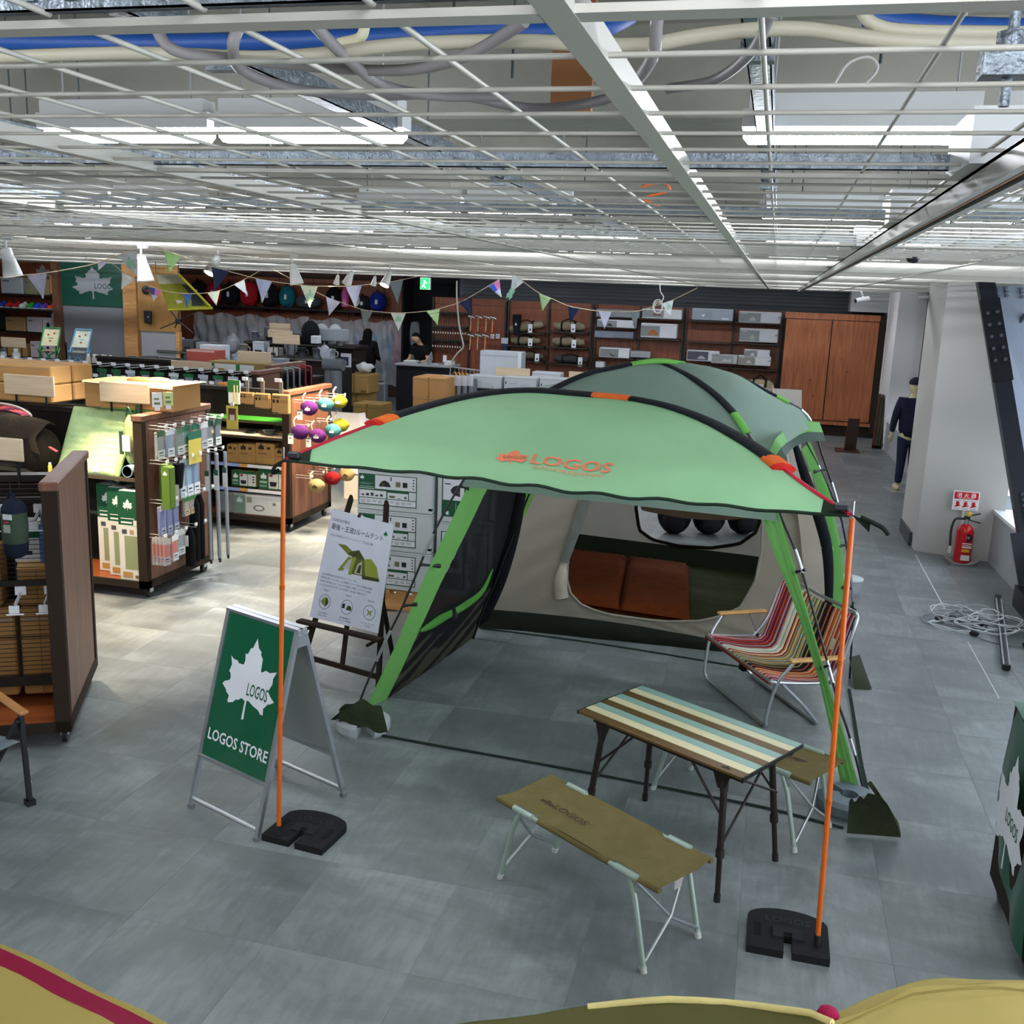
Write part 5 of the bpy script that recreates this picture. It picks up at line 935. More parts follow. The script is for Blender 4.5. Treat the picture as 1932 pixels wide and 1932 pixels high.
def t_hook(t, y, z, l, tagc='#e9eaec'):
    k = (round(l, 2), tagc)
    if k not in HK:
        m1 = mesh(MB('#d9dcdf').tube([(0, 0, 0), (l, 0, 0), (l+.01, 0, .015)], .003, 5).tube([(0, .004, .03), (l*.97, .004, .028)], .0025, 5), 'hook', STEEL)
        HK[k] = (m1, mesh(MB(tagc).bx(l-.004, -.018, .016, l+.006, .018, .042), 'price_tag', PAPER))
    o = bpy.data.objects.new('hook', HK[k][0]); COL.objects.link(o); o.parent = t; o.location = (0, y, z)
    g = bpy.data.objects.new('price_tag', HK[k][1]); COL.objects.link(g); g.parent = o
def pack(p, w, h, lab, head='#1e6a42', body='#b8c2c4', cont='#5f6a66', dep=.03, rz=pi/2, group='packs hanging on the hooks', plastic=True):
    """hanging blister pack: header card, clear pouch and contents; local x is width, faces -y before rotation"""
    t = thing('hanging_pack', lab, 'hanging pack', p, rz, group)
    part('header_card', MB(head).prism([(-w/2, -.05), (w/2, -.05), (w/2, 0), (.012, 0), (.012, .012), (-.012, .012), (-.012, 0), (-w/2, 0)], .003, lambda u, v, q: V(u, -q, v)), t, PAPER)
    part('contents', MB(cont).cbox((0, dep*.5, -h*.52), (w*.78, dep*.8, h*.74), .008), t, PAPER)
    part('label', MB(body).bx(-w*.42, -.004, -h*.95, w*.42, -.002, -h*.66).col('#3b3f44').bx(-w*.3, -.005, -h*.78, w*.2, -.004, -h*.74).bx(-w*.3, -.005, -h*.86, w*.3, -.004, -h*.84), t, PAPER)
    if plastic: part('clear_bag', MB().cbox((0, dep*.5, -h*.52), (w, dep, h*.96), .006), t, PLAST)
    return t
def sack(p, r, lab, col, name='stuff_sack', cat='bag', M=None, mark='#e4e6ea', group=None, tagc=None, neck=True):
    t = thing(name, lab, cat, p, 0, group); wr = lambda v: Vector((v.x*(1+.05*sin(v.z*60+v.y*40)), v.y*(1+.05*sin(v.x*55)), v.z))
    part('cloth', MB(col).ell((0, 0, 0), r, 16, 12, M, wr), t, CLOTH)
    if mark: part('leaf_print', leaf(MB(mark), r[0]*.8, lambda u, v, q: V(r[0]*.15+u*.9, -r[1]*1.03-.004+abs(u)*.15, v*.7)), t, PAPER)
    if neck: part('strap', MB('#d9d0bd').tube(spline([V(-r[0]*.55, -r[1]*.3, r[2]*.7), V(-r[0]*.6, -r[1]*.4, r[2]*1.5), V(-r[0]*.3, -r[1]*.2, r[2]*2.1)], 8), .010, 6, .4), t, CLOTH)
    if tagc: part('hang_tag', MB('#e8eaec').bx(-r[0]*.95, -r[1]-.02, -r[2]*1.5, -r[0]*.35, -r[1]-.017, -r[2]*.15).col('#3d6a4c').bx(-r[0]*.95, -r[1]-.021, -r[2]*.35, -r[0]*.35, -r[1]-.020, -r[2]*.15).col('#3b3d42').bx(-r[0]*.8, -r[1]-.021, -r[2]*.8, -r[0]*.6, -r[1]-.020, -r[2]*.65), t, PAPER)
    return t
def bottle(p, r, h, lab, col, cap, name='bottle'):
    t = thing(name, lab, 'bottle', p); part('body', MB(col).lathe([(r, 0), (r, h*.7), (r*.6, h*.8), (r*.5, h*.84), (.001, h*.84)], (0, 0, 0), 12), t, GLOSS); part('cap', MB(cap).lathe([(r*.62, h*.82), (r*.62, h), (.001, h)], (0, 0, 0), 12), t); return t
CB = '#b58a55'; CB2 = '#a98050'
# ================================================================= gondola at the near left (turned about 29 degrees)
g1 = gondola('brown shelf rack with wire mesh front and plain end panel at near left', (-3.845, 4.80, 0), radians(28.6), 1.6, 1.12, 1.61, ())
mb = MB('#1d1d1d')
wm = part('wire_mesh', MB('#1b1b1c').bx(-1.5, .30, .60, -.1, .306, .606), g1, STEEL)
for k in range(44):
    z = .34+k*.028; mb.bx(-1.5, .285, z, -.09, .289, z+.0035)
for k in range(9): mb.bx(-.14-k*.165, .281, .30, -.136-k*.165, .285, 1.56)
part('wire_grid', mb, g1, STEEL, stuff=True); part('mesh_rail', MB('#221c17').bx(-1.5, .27, .30, -.085, .30, .36).bx(-1.5, .27, .93, -.085, .30, .965).bx(-1.5, .27, 1.44, -.085, .30, 1.47), g1, STEEL)
def G1(x, y, z): c, s = cos(radians(28.6)), sin(radians(28.6)); return (-3.845+x*c-y*s, 4.80+x*s+y*c, z)
for k, (x, z) in enumerate(((-.15, 1.36), (-.36, 1.36), (-.12, .86), (-.28, .86))):
    h = thing('wire_hook', f'white double price hook on the near left wire mesh, {("upper right", "upper left", "lower right", "lower left")[k]} one', 'hook', G1(x, .27, z), radians(28.6), 'white hooks on the wire mesh')
    part('arm', MB('#c9ccd0').tube([(0, 0, .02), (-.01, -.12, -.02), (-.01, -.15, -.01)], .006, 6).tube([(0, 0, .04), (-.01, -.13, .0)], .006, 6), h, STEEL); part('tag_holder', MB('#d6d9dd').bx(-.03, -.01, .02, .03, .015, .07).bx(-.035, -.165, -.045, .02, -.155, .0), h); part('price_tag', MB('#eceef0').bx(-.05, -.168, -.055, .045, -.166, -.047), h, PAPER)
M_ = Matrix.Rotation(.05, 3, 'Y')
t = thing('sleeping_bag_sack', 'dark navy and olive sleeping bag sack hanging on the near left wire mesh', 'bag', (-4.072, 4.72, 1.361))
part('sack_body', MB('#3c4a3c').tube([V(0, 0, -.13), V(0, 0, -.10), V(0, 0, 0), V(0, 0, .08)], [.05, .068, .072, .068], 14), t, CLOTH); part('sack_top', MB('#1b2130').tube([V(0, 0, .075), V(0, 0, .10), V(0, 0, .13), V(0, 0, .15)], [.07, .068, .05, .02], 14), t, CLOTH); part('sack_base', MB('#1a2030').tube([V(0, 0, -.19), V(0, 0, -.17), V(0, 0, -.10)], [.03, .062, .07], 14), t, CLOTH)
part('patch', MB('#c9cbd3').bx(-.01, -.078, .045, .045, -.072, .075).col('#a8303a').bx(-.005, -.078, .025, .02, -.072, .035).col('#8d9186').bx(-.01, -.078, -.03, .03, -.072, .015), t, PAPER); part('loop', MB('#1b2130').tube(spline([V(-.04, 0, .13), V(0, -.02, .19), V(.03, 0, .13)], 8), .008, 6), t, CLOTH)
for k, (x, z0, z1, lab) in enumerate(((-.19, .22, .78, 'tall cardboard carton behind the near left wire mesh, lower right'), (-.46, .22, .78, 'tall cardboard carton behind the near left wire mesh, lower left'), (-.19, .79, 1.02, 'open cardboard carton with flaps up behind the near left wire mesh'), (-.52, .79, 1.15, 'cardboard carton behind the hanging sleeping bag sack'))):
    t = fbox('mesh_carton', lab, 'carton', (*G1(x-.12, .33, 0)[:2], z0), (G1(x-.12, .33, 0)[0]+.24, 0, z1), .2, '#9c7444', 'cartons behind the wire mesh', ((.45, 0, .47, 1, '#70512c'),), CARD, rz=radians(28.6))
    if k == 2: part('flap', MB('#caa066').add([V(0, 0, .23), V(.24, 0, .23), V(.22, .1, .37), V(.02, .1, .37)], [(0, 1, 2, 3)]).add([V(.24, 0, .23), V(.24, .2, .23), V(.30, .17, .33), V(.30, .03, .33)], [(0, 1, 2, 3)]), t, CARD)
t = fbox('goods_box', 'white and green box behind the near left wire mesh, at top', 'box', (*G1(-.32, .36, 0)[:2], 1.05), (G1(-.32, .36, 0)[0]+.2, 0, 1.30), .15, '#d6d9d8', None, ((0, .62, 1, .9, '#1b5a38'), (.2, .2, .5, .3, '#1d2430')), rz=radians(28.6))
bottle(G1(-.14, .36, 1.06), .04, .30, 'blue plastic roll standing behind the near left wire mesh', '#3f5f8d', '#38557f')
signboard((-4.498, 5, 1.663), (-4.228, 5, 1.8), 1.5, 'blank pale wooden sign board on a post, cut by the left edge', n=2)
# ================================================================= second gondola with mats and boxes
hooks = [(.10+.13*k, 1.50, .17) for k in range(8)] + [(.10+.13*k, 1.20, .17) for k in range(8)] + [(.08+.15*k, .86, .16) for k in range(6)] + [(.05+.16*k, .56, .16) for k in range(5)]
g2 = gondola('brown shelf rack with camping mats, its end hung with packs, second from the front', (-5.10, 7.45, 0), 0, 3.0, 1.08, 1.62, ((1.06, .46), (.62, .0001)), hooks=hooks)
tall = ((0, .0, 1, .62, '#d8d9d4'), (0, .62, 1, 1, '#175236'), (.18, .72, .55, .98, ('leaf', '#e7ebe9')), (.2, .12, .82, .50, '#8f9772'), (.12, .52, .3, .57, '#4a4d50'), (.4, .52, .55, .57, '#b58a6a'), (.55, .62, .95, .68, '#d8d9d4'), (.1, .64, .5, .66, '#d8e0da'), (.1, .03, .45, .09, '#b58b4a'), (.55, .03, .9, .06, '#7a6243'), (.1, .69, .6, .70, '#d8e0da'))
for k in range(3): fbox('mat_box', ('tall white and green mat carton, the rightmost on the lower deck', 'tall white and green mat carton, the middle one on the lower deck', 'tall white and green mat carton, third from the end, on the lower deck')[k], 'carton', (-5.385-.17*k, 7.48+.09*k, .16), (-5.115-.17*k, 0, .955), .25, '#cdd0cc', 'tall mat cartons', tall)
t = thing('camping_mat', 'pale green folded camping mat leaning on the upper shelf', 'mat', (0, 0, 0)); q = [V((-6.046, 7.56, 1.05)), V((-5.452, 7.56, 1.037)), V((-5.453, 7.86, 1.598)), V((-6.061, 7.86, 1.602))]
def mt(u, v, o=0): return lerp(lerp(q[0], q[1], u), lerp(q[3], q[2], u), v)+V(0, -.9, .35)*(.05*min(1, min(u, 1-u, v, 1-v)*16)**.5*(1 if not o else 0)+.003*sin(v*70)*sin(u*5))
part('pad', MB('#b4cf96').grid(24, 40, lambda u, v: mt(u, v)).grid(2, 2, lambda u, v: mt(1-u, v, 1)), t, CLOTH); part('leaf_print', leaf(MB('#e3ebdb'), .085, lambda u, v, w: mt(.70+u/.55, .10+v/.5)+V(0, -.004, .003)), t, PAPER); part('fold_edge', MB('#9cbc7e').tube([mt(1, k/10)+V(.01, 0, -.02) for k in range(11)], .022, 6), t, CLOTH)
for k, (p, lab) in enumerate((((-5.33, 7.62, 1.378), 'pale green mat sack hanging right of the camping mat'), ((-5.309, 7.72, 1.385), 'pale green mat sack hanging next to the end post'))):
    t = sack(p, (.06, .06, .22), lab, '#a9bd86', mark=None, neck=False, group='pale green mat sacks'); part('hang_tag', MB('#dcdfdd').bx(-.03, -.075, -.09, .045, -.07, .05).col('#2d4a38').bx(-.06, -.072, -.12, -.02, -.068, .08), t, PAPER); part('loop', MB('#2c5a3a').tube(spline([V(-.03, 0, .2), V(0, -.02, .29), V(.03, 0, .2)], 8), .008, 6), t)
for p, c, lab in (((-5.313, 7.55, 1.041), '#7fa3b8', 'light blue bottle roll lying under the pale green sacks'), ((-5.23, 7.58, 1.033), '#7d6d66', 'grey brown roll lying next to the light blue one')):
    t = thing('mat_roll', lab, 'roll', (p[0], p[1]-.02, 1.06+.055)); part('roll', MB(c).tube([(0, 0, 0), (0, .3, 0)], .052, 16), t, CLOTH); part('roll_end', MB('#9fb6c2' if c == '#7fa3b8' else '#8d7f78').lathe([(.045, 0), (.03, -.004), (.001, -.004)], (0, 0, 0), 14, Matrix.Rotation(pi/2, 3, 'X')), t, CLOTH)
t = thing('sleeping_bag', 'dark brown sleeping bag with red plaid lining draped at the left edge', 'sleeping bag', (0, 0, 0)); a, b = V((-6.888, 7.5, 1.424)), V((-6.004, 7.5, 1.53))
def sb(u, v): x = a.x+(b.x-a.x)*u; r = .28*(1-.5*u**3); th = 2.5*v-.5; return V(x-.05*sin(v*3), 7.45-r*.7*sin(th)-.04*sin(u*17+v*4), 1.12+.55*(1-.35*u*u)*max(0, cos(th*.62))+.02*sin(u*13+v*9))
part('shell', MB('#3d342a').grid(24, 18, sb), t, CLOTH)
pm = MB()
for i in range(14):
    for j in range(4):
        pm.col(('#a8343f', '#7d2a3c', '#c2566a', '#4a3550', '#b8584a')[(i*3+j*2) % 5]); f = lambda u, v: sb(.42+.34*u, .50-.34*u-.16*v)+V(-.004, -.014, .012); pm.add([f(i/14, j/4), f((i+1)/14, j/4), f((i+1)/14, (j+1)/4), f(i/14, (j+1)/4)], [(0, 1, 2, 3)], True)
part('plaid_lining', pm, t, CLOTH); part('zip', MB('#b9b4a6').tube([sb(.42+.34*k/10, .34-.34*k/10)+V(0, -.016, .014) for k in range(11)], .010, 6), t, CLOTH); part('hood', MB('#241f1a').ell(V((-6.158, 7.5, 1.24)), (.16, .2, .2), 14, 10), t, CLOTH); part('pull_tab', MB('#b3525c').bar(V((-5.897, 7.3, 1.319)), V((-5.821, 7.3, 1.284)), .025, .008), t)
bottle((-6.133, 7.44, 1.067), .022, .10, 'small green bottle with white cap on the shelf edge', '#1f8a63', '#e6e8e4'); bottle((-6.015, 7.44, 1.063), .018, .09, 'small yellow bottle with white cap on the shelf edge', '#d8c25a', '#e6e8e4'); 
t = thing('tube', 'small green tube lying beside the bottles on the shelf edge', 'bottle', (-6.112, 7.5, 1.13)); part('body', MB('#1f8a63').tube([(-.02, 0, .0), (.05, 0, -.03)], .018, 10), t); part('cap', MB('#dfe5e0').tube([(-.05, 0, .012), (-.02, 0, 0)], .019, 10), t)
# long cartons on top
for r in range(2):
    for c in range(2):
        fbox('long_carton', ('lower front', 'lower rear', 'upper front', 'upper rear')[r*2+c]+' long cardboard carton on the second rack', 'carton', (-7.6, 7.75+.30*c, 1.625+.165*r), (-6.20, 0, 1.785+.165*r), .28, CB, 'long cartons on the second rack', ((.0, .45, 1, .47, '#94703f'),), CARD)
t = fbox('open_carton', 'cardboard carton with open top and green flyers on the second rack', 'carton', (-5.86, 7.74, 1.625), (-4.98, 0, 1.86), .45, CB2, None, ((.48, 0, .49, 1, '#7d5c33'),), CARD)
part('flap', MB('#d8b07a').add([V(0, .0, .235), V(.88, 0, .235), V(.9, -.03, .20), V(.0, -.03, .22)], [(0, 1, 2, 3)]).add([V(.88, 0, .235), V(.88, .45, .235), V(.97, .40, .24), V(.97, .05, .24)], [(0, 1, 2, 3)]), t, CARD); part('filling', MB('#8a4f2e').ell((.45, .2, .23), (.16, .1, .04), 10, 6).col('#c98f5a').ell((.6, .22, .235), (.12, .09, .04), 10, 6), t, CARD)
signboard((-6.66, 7.7, 1.689), (-6.138, 7.7, 1.87), 1.6, 'blank pale wooden sign board before the long cartons'); signboard((-5.662, 7.68, 1.687), (-5.172, 7.68, 1.863), 1.6, 'blank pale wooden sign board before the open carton')
for p, c, lab, w in (((-4.868, 7.5, 1.686), '#b9c98a', 'pale green flyer clipped to the wooden cap of the second rack', .075), ((-4.948, 7.46, 1.672), '#d9dadb', 'white product card clipped to the wooden cap of the second rack', .08)):
    t = thing('clip_card', lab, 'card', (p[0], p[1], p[2]), .5); part('card', MB(c).bx(-w/2, 0, .03, w/2, .004, .03+w*1.5).col('#6d7a48').bx(-w*.3, -.001, .05, w*.3, 0, .07).bx(-w*.3, -.001, .09, w*.2, 0, .105), t, PAPER); part('clip', MB('#cfd3d6').bx(-.02, -.005, 0, .02, .012, .035), t)
# packs on the end of the second gondola (x = -5.10 plane, facing +x)
EX = -4.985
tops = (('#4d6b4e', '#b9bfb9', '#7c837a'), ('#d7dde6', '#cfd6de', '#7d94b0'), ('#56705a', '#c2c8c2', '#5f7263'), ('#2d7a5c', '#dfe4e0', '#3e8f72'), ('#2b6b56', '#d8dad2', '#b6a56a'), ('#d5d9df', '#b4b8c2', '#8a8e98'), ('#1e4d3c', '#e0e4e2', '#394a44'), ('#1e4d3c', '#e0e4e2', '#2c3a38'))
for k, (hc, bc, cc) in enumerate(tops): pack((EX+.012*(k % 3), 7.55+.13*k, 1.49), .115, .25 if k != 4 else .20, f'clear pack on the top hook row of the second rack, {ORD[k]} from the front', hc, bc, cc, group='packs on the top hook row of the second rack')
t = thing('yellow_card', 'plain yellow card hanging among the packs on the top hook row', 'card', (EX+.03, 8.03, 1.27), pi/2); part('card', MB('#d6c45c').bx(-.105, 0, -.13, .105, .004, .09), t, PAPER); part('hole_tab', MB('#2b6b56').bx(-.105, .0, .09, .105, .004, .16), t, PAPER)
for k in range(2): fbox('green_box', ('narrow green and white box hanging on the second hook row, nearest', 'narrow green and white box hanging on the second hook row, behind the nearest')[k], 'box', (EX-.06+.085*(1-k), 7.50+.10*k, .82), (EX-.06+.085*(1-k)+.075, 0, 1.19), .10, '#5f7a2c', 'narrow green boxes', ((.0, 0, 1, 1, '#55742a'), (.2, .74, .8, .95, ('leaf', '#dfe6da'))))
t = thing('black_bag', 'small black tool bag hanging on the second hook row', 'bag', (EX, 7.80, 1.17)); part('bag_body', MB('#17181b').tube([V(0, 0, 0), V(0, 0, -.05), V(0, 0, -.22)], [.055, .05, .03], 10), t, CLOTH); part('hang_tag', MB('#d4d4cb').bx(-.03, -.055, -.33, .03, -.05, -.18).col('#2c2d2c').bx(-.025, -.056, -.22, -.005, -.055, -.19), t, PAPER)
mids = ((.92, '#a9bcc8', '#c3ced6', '#8ba0b0'), (1.0, '#9cc0d6', '#d5e2ea', '#7fa6c4'), (1.08, '#3f6fa5', '#dde3ea', '#5f87b8'), (1.20, '#2e7a60', '#c4cac6', '#8b928f'))
for k, (y, hc, bc, cc) in enumerate(mids[:3]): pack((EX, 7.45+.42+.11*k, 1.19), .11, .36, f'long clear and blue pack on the second hook row, {ORD[k]} from the front', hc, bc, cc, .05, group='long packs on the second hook row')
for k in range(4): 
    t = thing('tarp_pole', f'pale grey aluminium pole hung on the second rack, {ORD[k]} from the front', 'pole', (EX+.05*(k % 2), 8.28+.075*k, 1.2), 0, 'aluminium poles on the second rack'); part('tube', MB('#aab1ba').tube([(0, 0, -.02), (.01, .0, -1.02)], .017, 10), t, STEEL); part('foot', MB('#1b1c1e').tube([(.01, 0, -1.02), (.01, 0, -1.06)], .012, 8), t); part('label', MB('#dfe3e2').bx(-.02, -.022, -.36, .02, -.018, -.22).col('#365a48').bx(-.02, -.023, -.22, .02, -.018, -.17), t, PAPER)
for k in range(3): pack((EX+.01, 7.53+.10*k, .85), .085, .30, f'clear pack of blue rope on the third hook row, {ORD[k]} from the front', '#b8bcc6', '#9aa3b5', '#3b4f9c', .035, group='packs of blue rope')
for k in range(2): pack((EX, 7.92+.10*k, .86), .10, .19, f'tan pack with green header on the third hook row, {ORD[k]} from the front', '#3c7a44', '#b9a68c', '#a59178', .03, group='tan packs')
for k in range(4): pack((EX-.03+.035*k, 7.47, .57), .07, .24, f'narrow pack of orange tent pegs on the bottom hook row, {ORD[3-k]} from its panel', '#c9c3bd', '#b9b1b8', '#c8542c', .02, rz=pi*.35, group='packs of orange pegs')
pack((EX+.06, 7.62, .57), .10, .24, 'pack with a round red reflector on the bottom hook row', '#dcdfe2', '#c4ccd4', '#d0402e', .03); pack((EX+.02, 7.78, .58), .12, .24, 'pack of silver clamps on the bottom hook row', '#c2cac8', '#b8c2c4', '#7f8a8c', .04)
for k in range(3):
    t = thing('pole_bag', f'long black cloth bag hanging on the second rack end, {ORD[k]} from the front', 'bag', (EX-.02, 7.98+.085*k, .84 if k else .55), 0, 'long black bags'); part('bag_body', MB('#131417').tube([V(0, 0, 0), V(0, 0, -.10), V(0, 0, -.62 if k else -.36)], [.02, .05, .045], 10, .8), t, CLOTH); part('hang_tag', MB('#e6e8ea').bx(-.012, -.065, -.16, .02, -.06, -.06), t, PAPER)
# ================================================================= third gondola with cookware
hooks = [(.12+.28*k, 1.47, .24) for k in range(4)] + [(.10+.3*k, 1.20, .18) for k in range(3)] + [(.15+.3*k, .62, .2) for k in range(3)]
g3 = gondola('brown shelf rack with cookware boxes, pouches hung on its end, third from the front', (-5.10, 10.16, 0), 0, 2.6, 1.10, 1.60, ((1.22, .34), (1.07, .52), (.75, .50), (.47, .50)), hooks=hooks)
part('green_shelf_liner', MB('#2d7a20').bx(-2.6, .175, 1.2205, -.09, .53, 1.226), g3); part('wood_tray', MB('#a98a63').bx(-1.6, .0, 1.0705, -.09, .5, 1.08), g3, W_LIGHT)
for z in (.75, .47):
    part('price_strip', MB('#8fa9e0').bx(-2.0, .002, z-.035, -.62, .006, z).col('#e6e9ef').bx(-.52, .002, z-.035, -.09, .006, z).col('#d8a05c').bx(-.62, .002, z-.035, -.52, .006, z), g3, PAPER)
box3 = lambda lab, a, b, d, col, pr, grp: fbox('cookware_box', lab, 'box', a, b, d, col, grp, pr)
ck = ((.15, .72, .5, .92, ('leaf', '#2b2216')), (.62, .72, .8, .84, '#3c2f1c'), (.1, .3, .9, .62, '#ad8650'), (.15, .5, .6, .54, '#6d5230'))
for k, (x0, x1, y) in enumerate(((430, 449, 873), (450, 481, 874), (482, 517, 877), (518, 545, 878))): pass
box3('small cardboard cookware box, leftmost on the middle shelf', (-5.897, 10.2, 0.741), (-5.753, 10.2, 0.958), .22, '#b48d52', ck, 'cardboard cookware boxes'); box3('cardboard cookware box, second from the left on the middle shelf', (-5.757, 10.2, 0.746), (-5.542, 10.2, 0.974), .26, '#b48d52', ck, 'cardboard cookware boxes'); box3('tallest cardboard cookware box on the middle shelf', (-5.54, 10.2, 0.751), (-5.307, 10.2, 0.997), .28, '#b48d52', ck, 'cardboard cookware boxes'); box3('lower cardboard cookware box beside the right post', (-5.314, 10.22, 0.759), (-5.131, 10.22, 0.947), .24, '#b48d52', ck, 'cardboard cookware boxes')
gw = ((0, 0, 1, 1, '#245a36'), (.33, .06, .64, .80, '#d5d8d4'), (.66, .06, .97, .80, '#d5d8d4'), (.06, .5, .28, .8, ('leaf', '#dfe6e2')), (.36, .15, .60, .40, ('p', '#1f2022', [(0, 1), (.12, .1), (.88, .1), (1, 1)])), (.36, .64, .46, .78, '#a2382c'), (.84, .60, .92, .68, '#2a2b2d'), (.84, .44, .92, .52, '#2a2b2d'), (.84, .28, .92, .36, '#2a2b2d'), (.05, .3, .28, .42, '#8fae98'), (.05, .12, .28, .22, '#6f9580'))
box3('green and white dutch oven box, the smaller left one', (-5.843, 10.2, 0.483), (-5.528, 10.2, 0.667), .3, '#b8853f', gw, 'dutch oven boxes'); box3('green and white dutch oven box, the larger right one', (-5.505, 10.2, 0.474), (-5.123, 10.2, 0.705), .3, '#b8853f', gw, 'dutch oven boxes')
gp = ((0, 0, .2, 1, '#3e4146'), (.2, .05, .38, .95, '#2a6a40'), (.24, .5, .34, .9, ('leaf', '#dfe6e2')), (.38, .05, .98, .95, '#d9dcda'), (.40, .6, .48, .88, '#7f7d4a'), (.50, .22, .68, .52, ('p', '#54483c', [(.5+.5*cos(a), .5+.5*sin(a)) for a in [k*.52 for k in range(12)]])), (.53, .28, .65, .46, ('p', '#d9dcda', [(.5+.5*cos(a), .5+.5*sin(a)) for a in [k*.52 for k in range(12)]])), (.70, .1, .702, .9, '#8b8f90'), (.80, .55, .85, .68, '#4a3a2c'))
t = box3('long white and green grill box in clear wrap on the lowest deck', (-5.98, 10.2, .16), (-5.17, 0, .40), .35, '#d9dcda', gp, None); part('clear_wrap', MB().cbox((.42, .17, .122), (.90, .40, .26), .03), t, PLAST)
for k, (a, b, lab) in enumerate((((-5.639, 10.05, 1.44), (-5.469, 10.05, 1.572), 'cardboard plate box hanging above the green shelf, left'), ((-5.46, 10.05, 1.404), (-5.279, 10.05, 1.572), 'cardboard plate box hanging above the green shelf, middle'), ((-5.256, 10.05, 1.359), (-5.045, 10.05, 1.575), 'largest cardboard plate box hanging above the green shelf, right'))):
    t = box3(lab, a, b, .05, '#b9905a', ((.08, .55, .22, .72, '#3c2f1c'), (.3, .55, .44, .72, '#3c2f1c'), (.5, .55, .95, .72, '#a57d49'), (.1, .8, .5, .86, '#5d4527'), (.05, .03, .4, .08, '#3c2f1c')), 'hanging cardboard plate boxes'); part('tag_holder', MB('#7d786e').bx((b[0]-a[0])*.4, .02, b[2]-a[2], (b[0]-a[0])*.6, .03, b[2]-a[2]+.14).col('#e8eaec').bx((b[0]-a[0])*.2, .0, b[2]-a[2]+.13, (b[0]-a[0])*.55, .02, b[2]-a[2]+.165), t)
def pan(p, r, h, lab, col, cat='pan', handle=True):
    t = thing('cooking_pan' if handle else 'cooking_pot', lab, cat, p); part('pan_body', MB(col).lathe([(r*.75, 0), (r, h), (r*1.03, h), (r*.98, h), (r*.72, .006), (.001, .006)], (0, 0, 0), 20), t, GLOSS)
    part('handle' if handle else 'rim', MB('#1a1b1d').bar((r*.95, 0, h*.8), (r*2.0, -.02, h*1.4), .02, .01) if handle else MB('#8d9396').lathe([(r*1.0, h), (r*1.05, h), (r*1.05, h+.006), (r, h+.006)], (0, 0, 0), 20), t, GLOSS)
pan((-5.66, 10.34, 1.08), .075, .025, 'dark frying pan lying on the wooden tray, left', '#2a3338'); pan((-5.42, 10.30, 1.08), .075, .055, 'silver and black pan stack in the middle of the wooden tray', '#5a6468'); pan((-5.19, 10.36, 1.08), .07, .15, 'tall black pot at the right end of the wooden tray', '#23282b', 'pot', False)
t = thing('wooden_plate', 'small round wooden plate between the pans', 'plate', (-5.29, 10.36, 1.08)); part('plate', MB('#c7945c').lathe([(.03, 0), (.06, .02), (.062, .022), (.001, .015)], (0, 0, 0), 16), t, W_LIGHT); part('rim', MB('#b5824a').lathe([(.058, .02), (.064, .02), (.064, .026), (.058, .026)], (0, 0, 0), 16), t)
t = thing('yellow_card', 'yellow framed photo card hanging before the pans', 'card', (-5.676, 9.95, 1.308)); part('card', MB('#d7c45a').bx(-.07, 0, -.14, .07, .004, .12).col('#5d3a2c').bx(-.045, -.001, -.04, .045, 0, .09).col('#d8cfc6').bx(-.03, -.002, -.04, .03, -.001, .02), t, PAPER); part('clip', MB('#d8dadc').bx(-.02, -.004, .12, .02, .01, .155), t)
t = thing('green_card', 'dark green sign card with white lettering behind the pans', 'card', (-5.52, 10.60, 1.10)); part('card', MB('#1c4634').bx(0, 0, 0, .2, .004, .11), t, PAPER); part('print', MB('#c9d6cc').bx(.03, -.001, .07, .17, 0, .078).bx(.03, -.001, .05, .15, 0, .057), t, PAPER)
P1 = dict(tagc=True)
for p, c, lab, tg, mk in (((-4.86, 10.117, 1.436), '#4a1c58', 'purple pouch on the top hooks of the third rack', True, '#e4e6ea'), ((-4.86, 10.537, 1.436), '#3f7580', 'teal pouch on the top hooks of the third rack', None, '#dfe8ea'), ((-4.86, 10.913, 1.437), '#7f8024', 'yellow green pouch on the top hooks of the third rack', None, '#e4e6ea'), ((-4.86, 9.895, 1.202), '#431a50', 'dark purple pouch on the lower hooks of the third rack, nearest the post', True, None), ((-4.86, 10.327, 1.108), '#4a1c58', 'purple pouch with white leaf on the lower hooks of the third rack', True, '#e4e6ea'), ((-4.86, 10.736, 1.118), '#3f7580', 'teal pouch on the lower hooks of the third rack', None, '#dfe8ea'), ((-4.86, 10.959, 1.154), '#7f8024', 'yellow green pouch half hidden on the lower hooks of the third rack', None, None), ((-4.86, 10.295, 0.548), '#8f7d58', 'beige pouch low on the end of the third rack', None, '#3d3422'), ((-4.86, 10.721, 0.562), '#7a161d', 'red pouch low on the end of the third rack', None, '#6d1218'), ((-4.86, 11.13, 0.538), '#8f7d58', 'beige pouch low on the third rack, furthest back', None, '#3d3422')):
    t = sack((p[0]+.02, p[1], p[2]), (.10, .075, .08), lab, c, 'pouch', 'pouch', mark=mk, tagc=tg, group='pouches on the third rack')
t = thing('sloped_stand', 'white sloped sign stand standing behind the end of the third rack', 'stand', (-5.35, 12.319, 0.696)); part('sloped_panel', MB('#d9d6d2').add([V(-.02, -.12, -.35), V(.36, -.12, -.35), V(.12, .1, .42), V(-.28, .1, .42)], [(0, 1, 2, 3)]), t, PAPER); part('side_panel', MB('#efedea').add([V(.36, -.12, -.35), V(.40, .0, -.35), V(.16, .22, .42), V(.12, .1, .42)], [(0, 1, 2, 3)]), t, PAPER); part('foot', MB('#c9c6c2').bx(.0, -.1, -.95, .34, .1, -.35), t, PAPER)
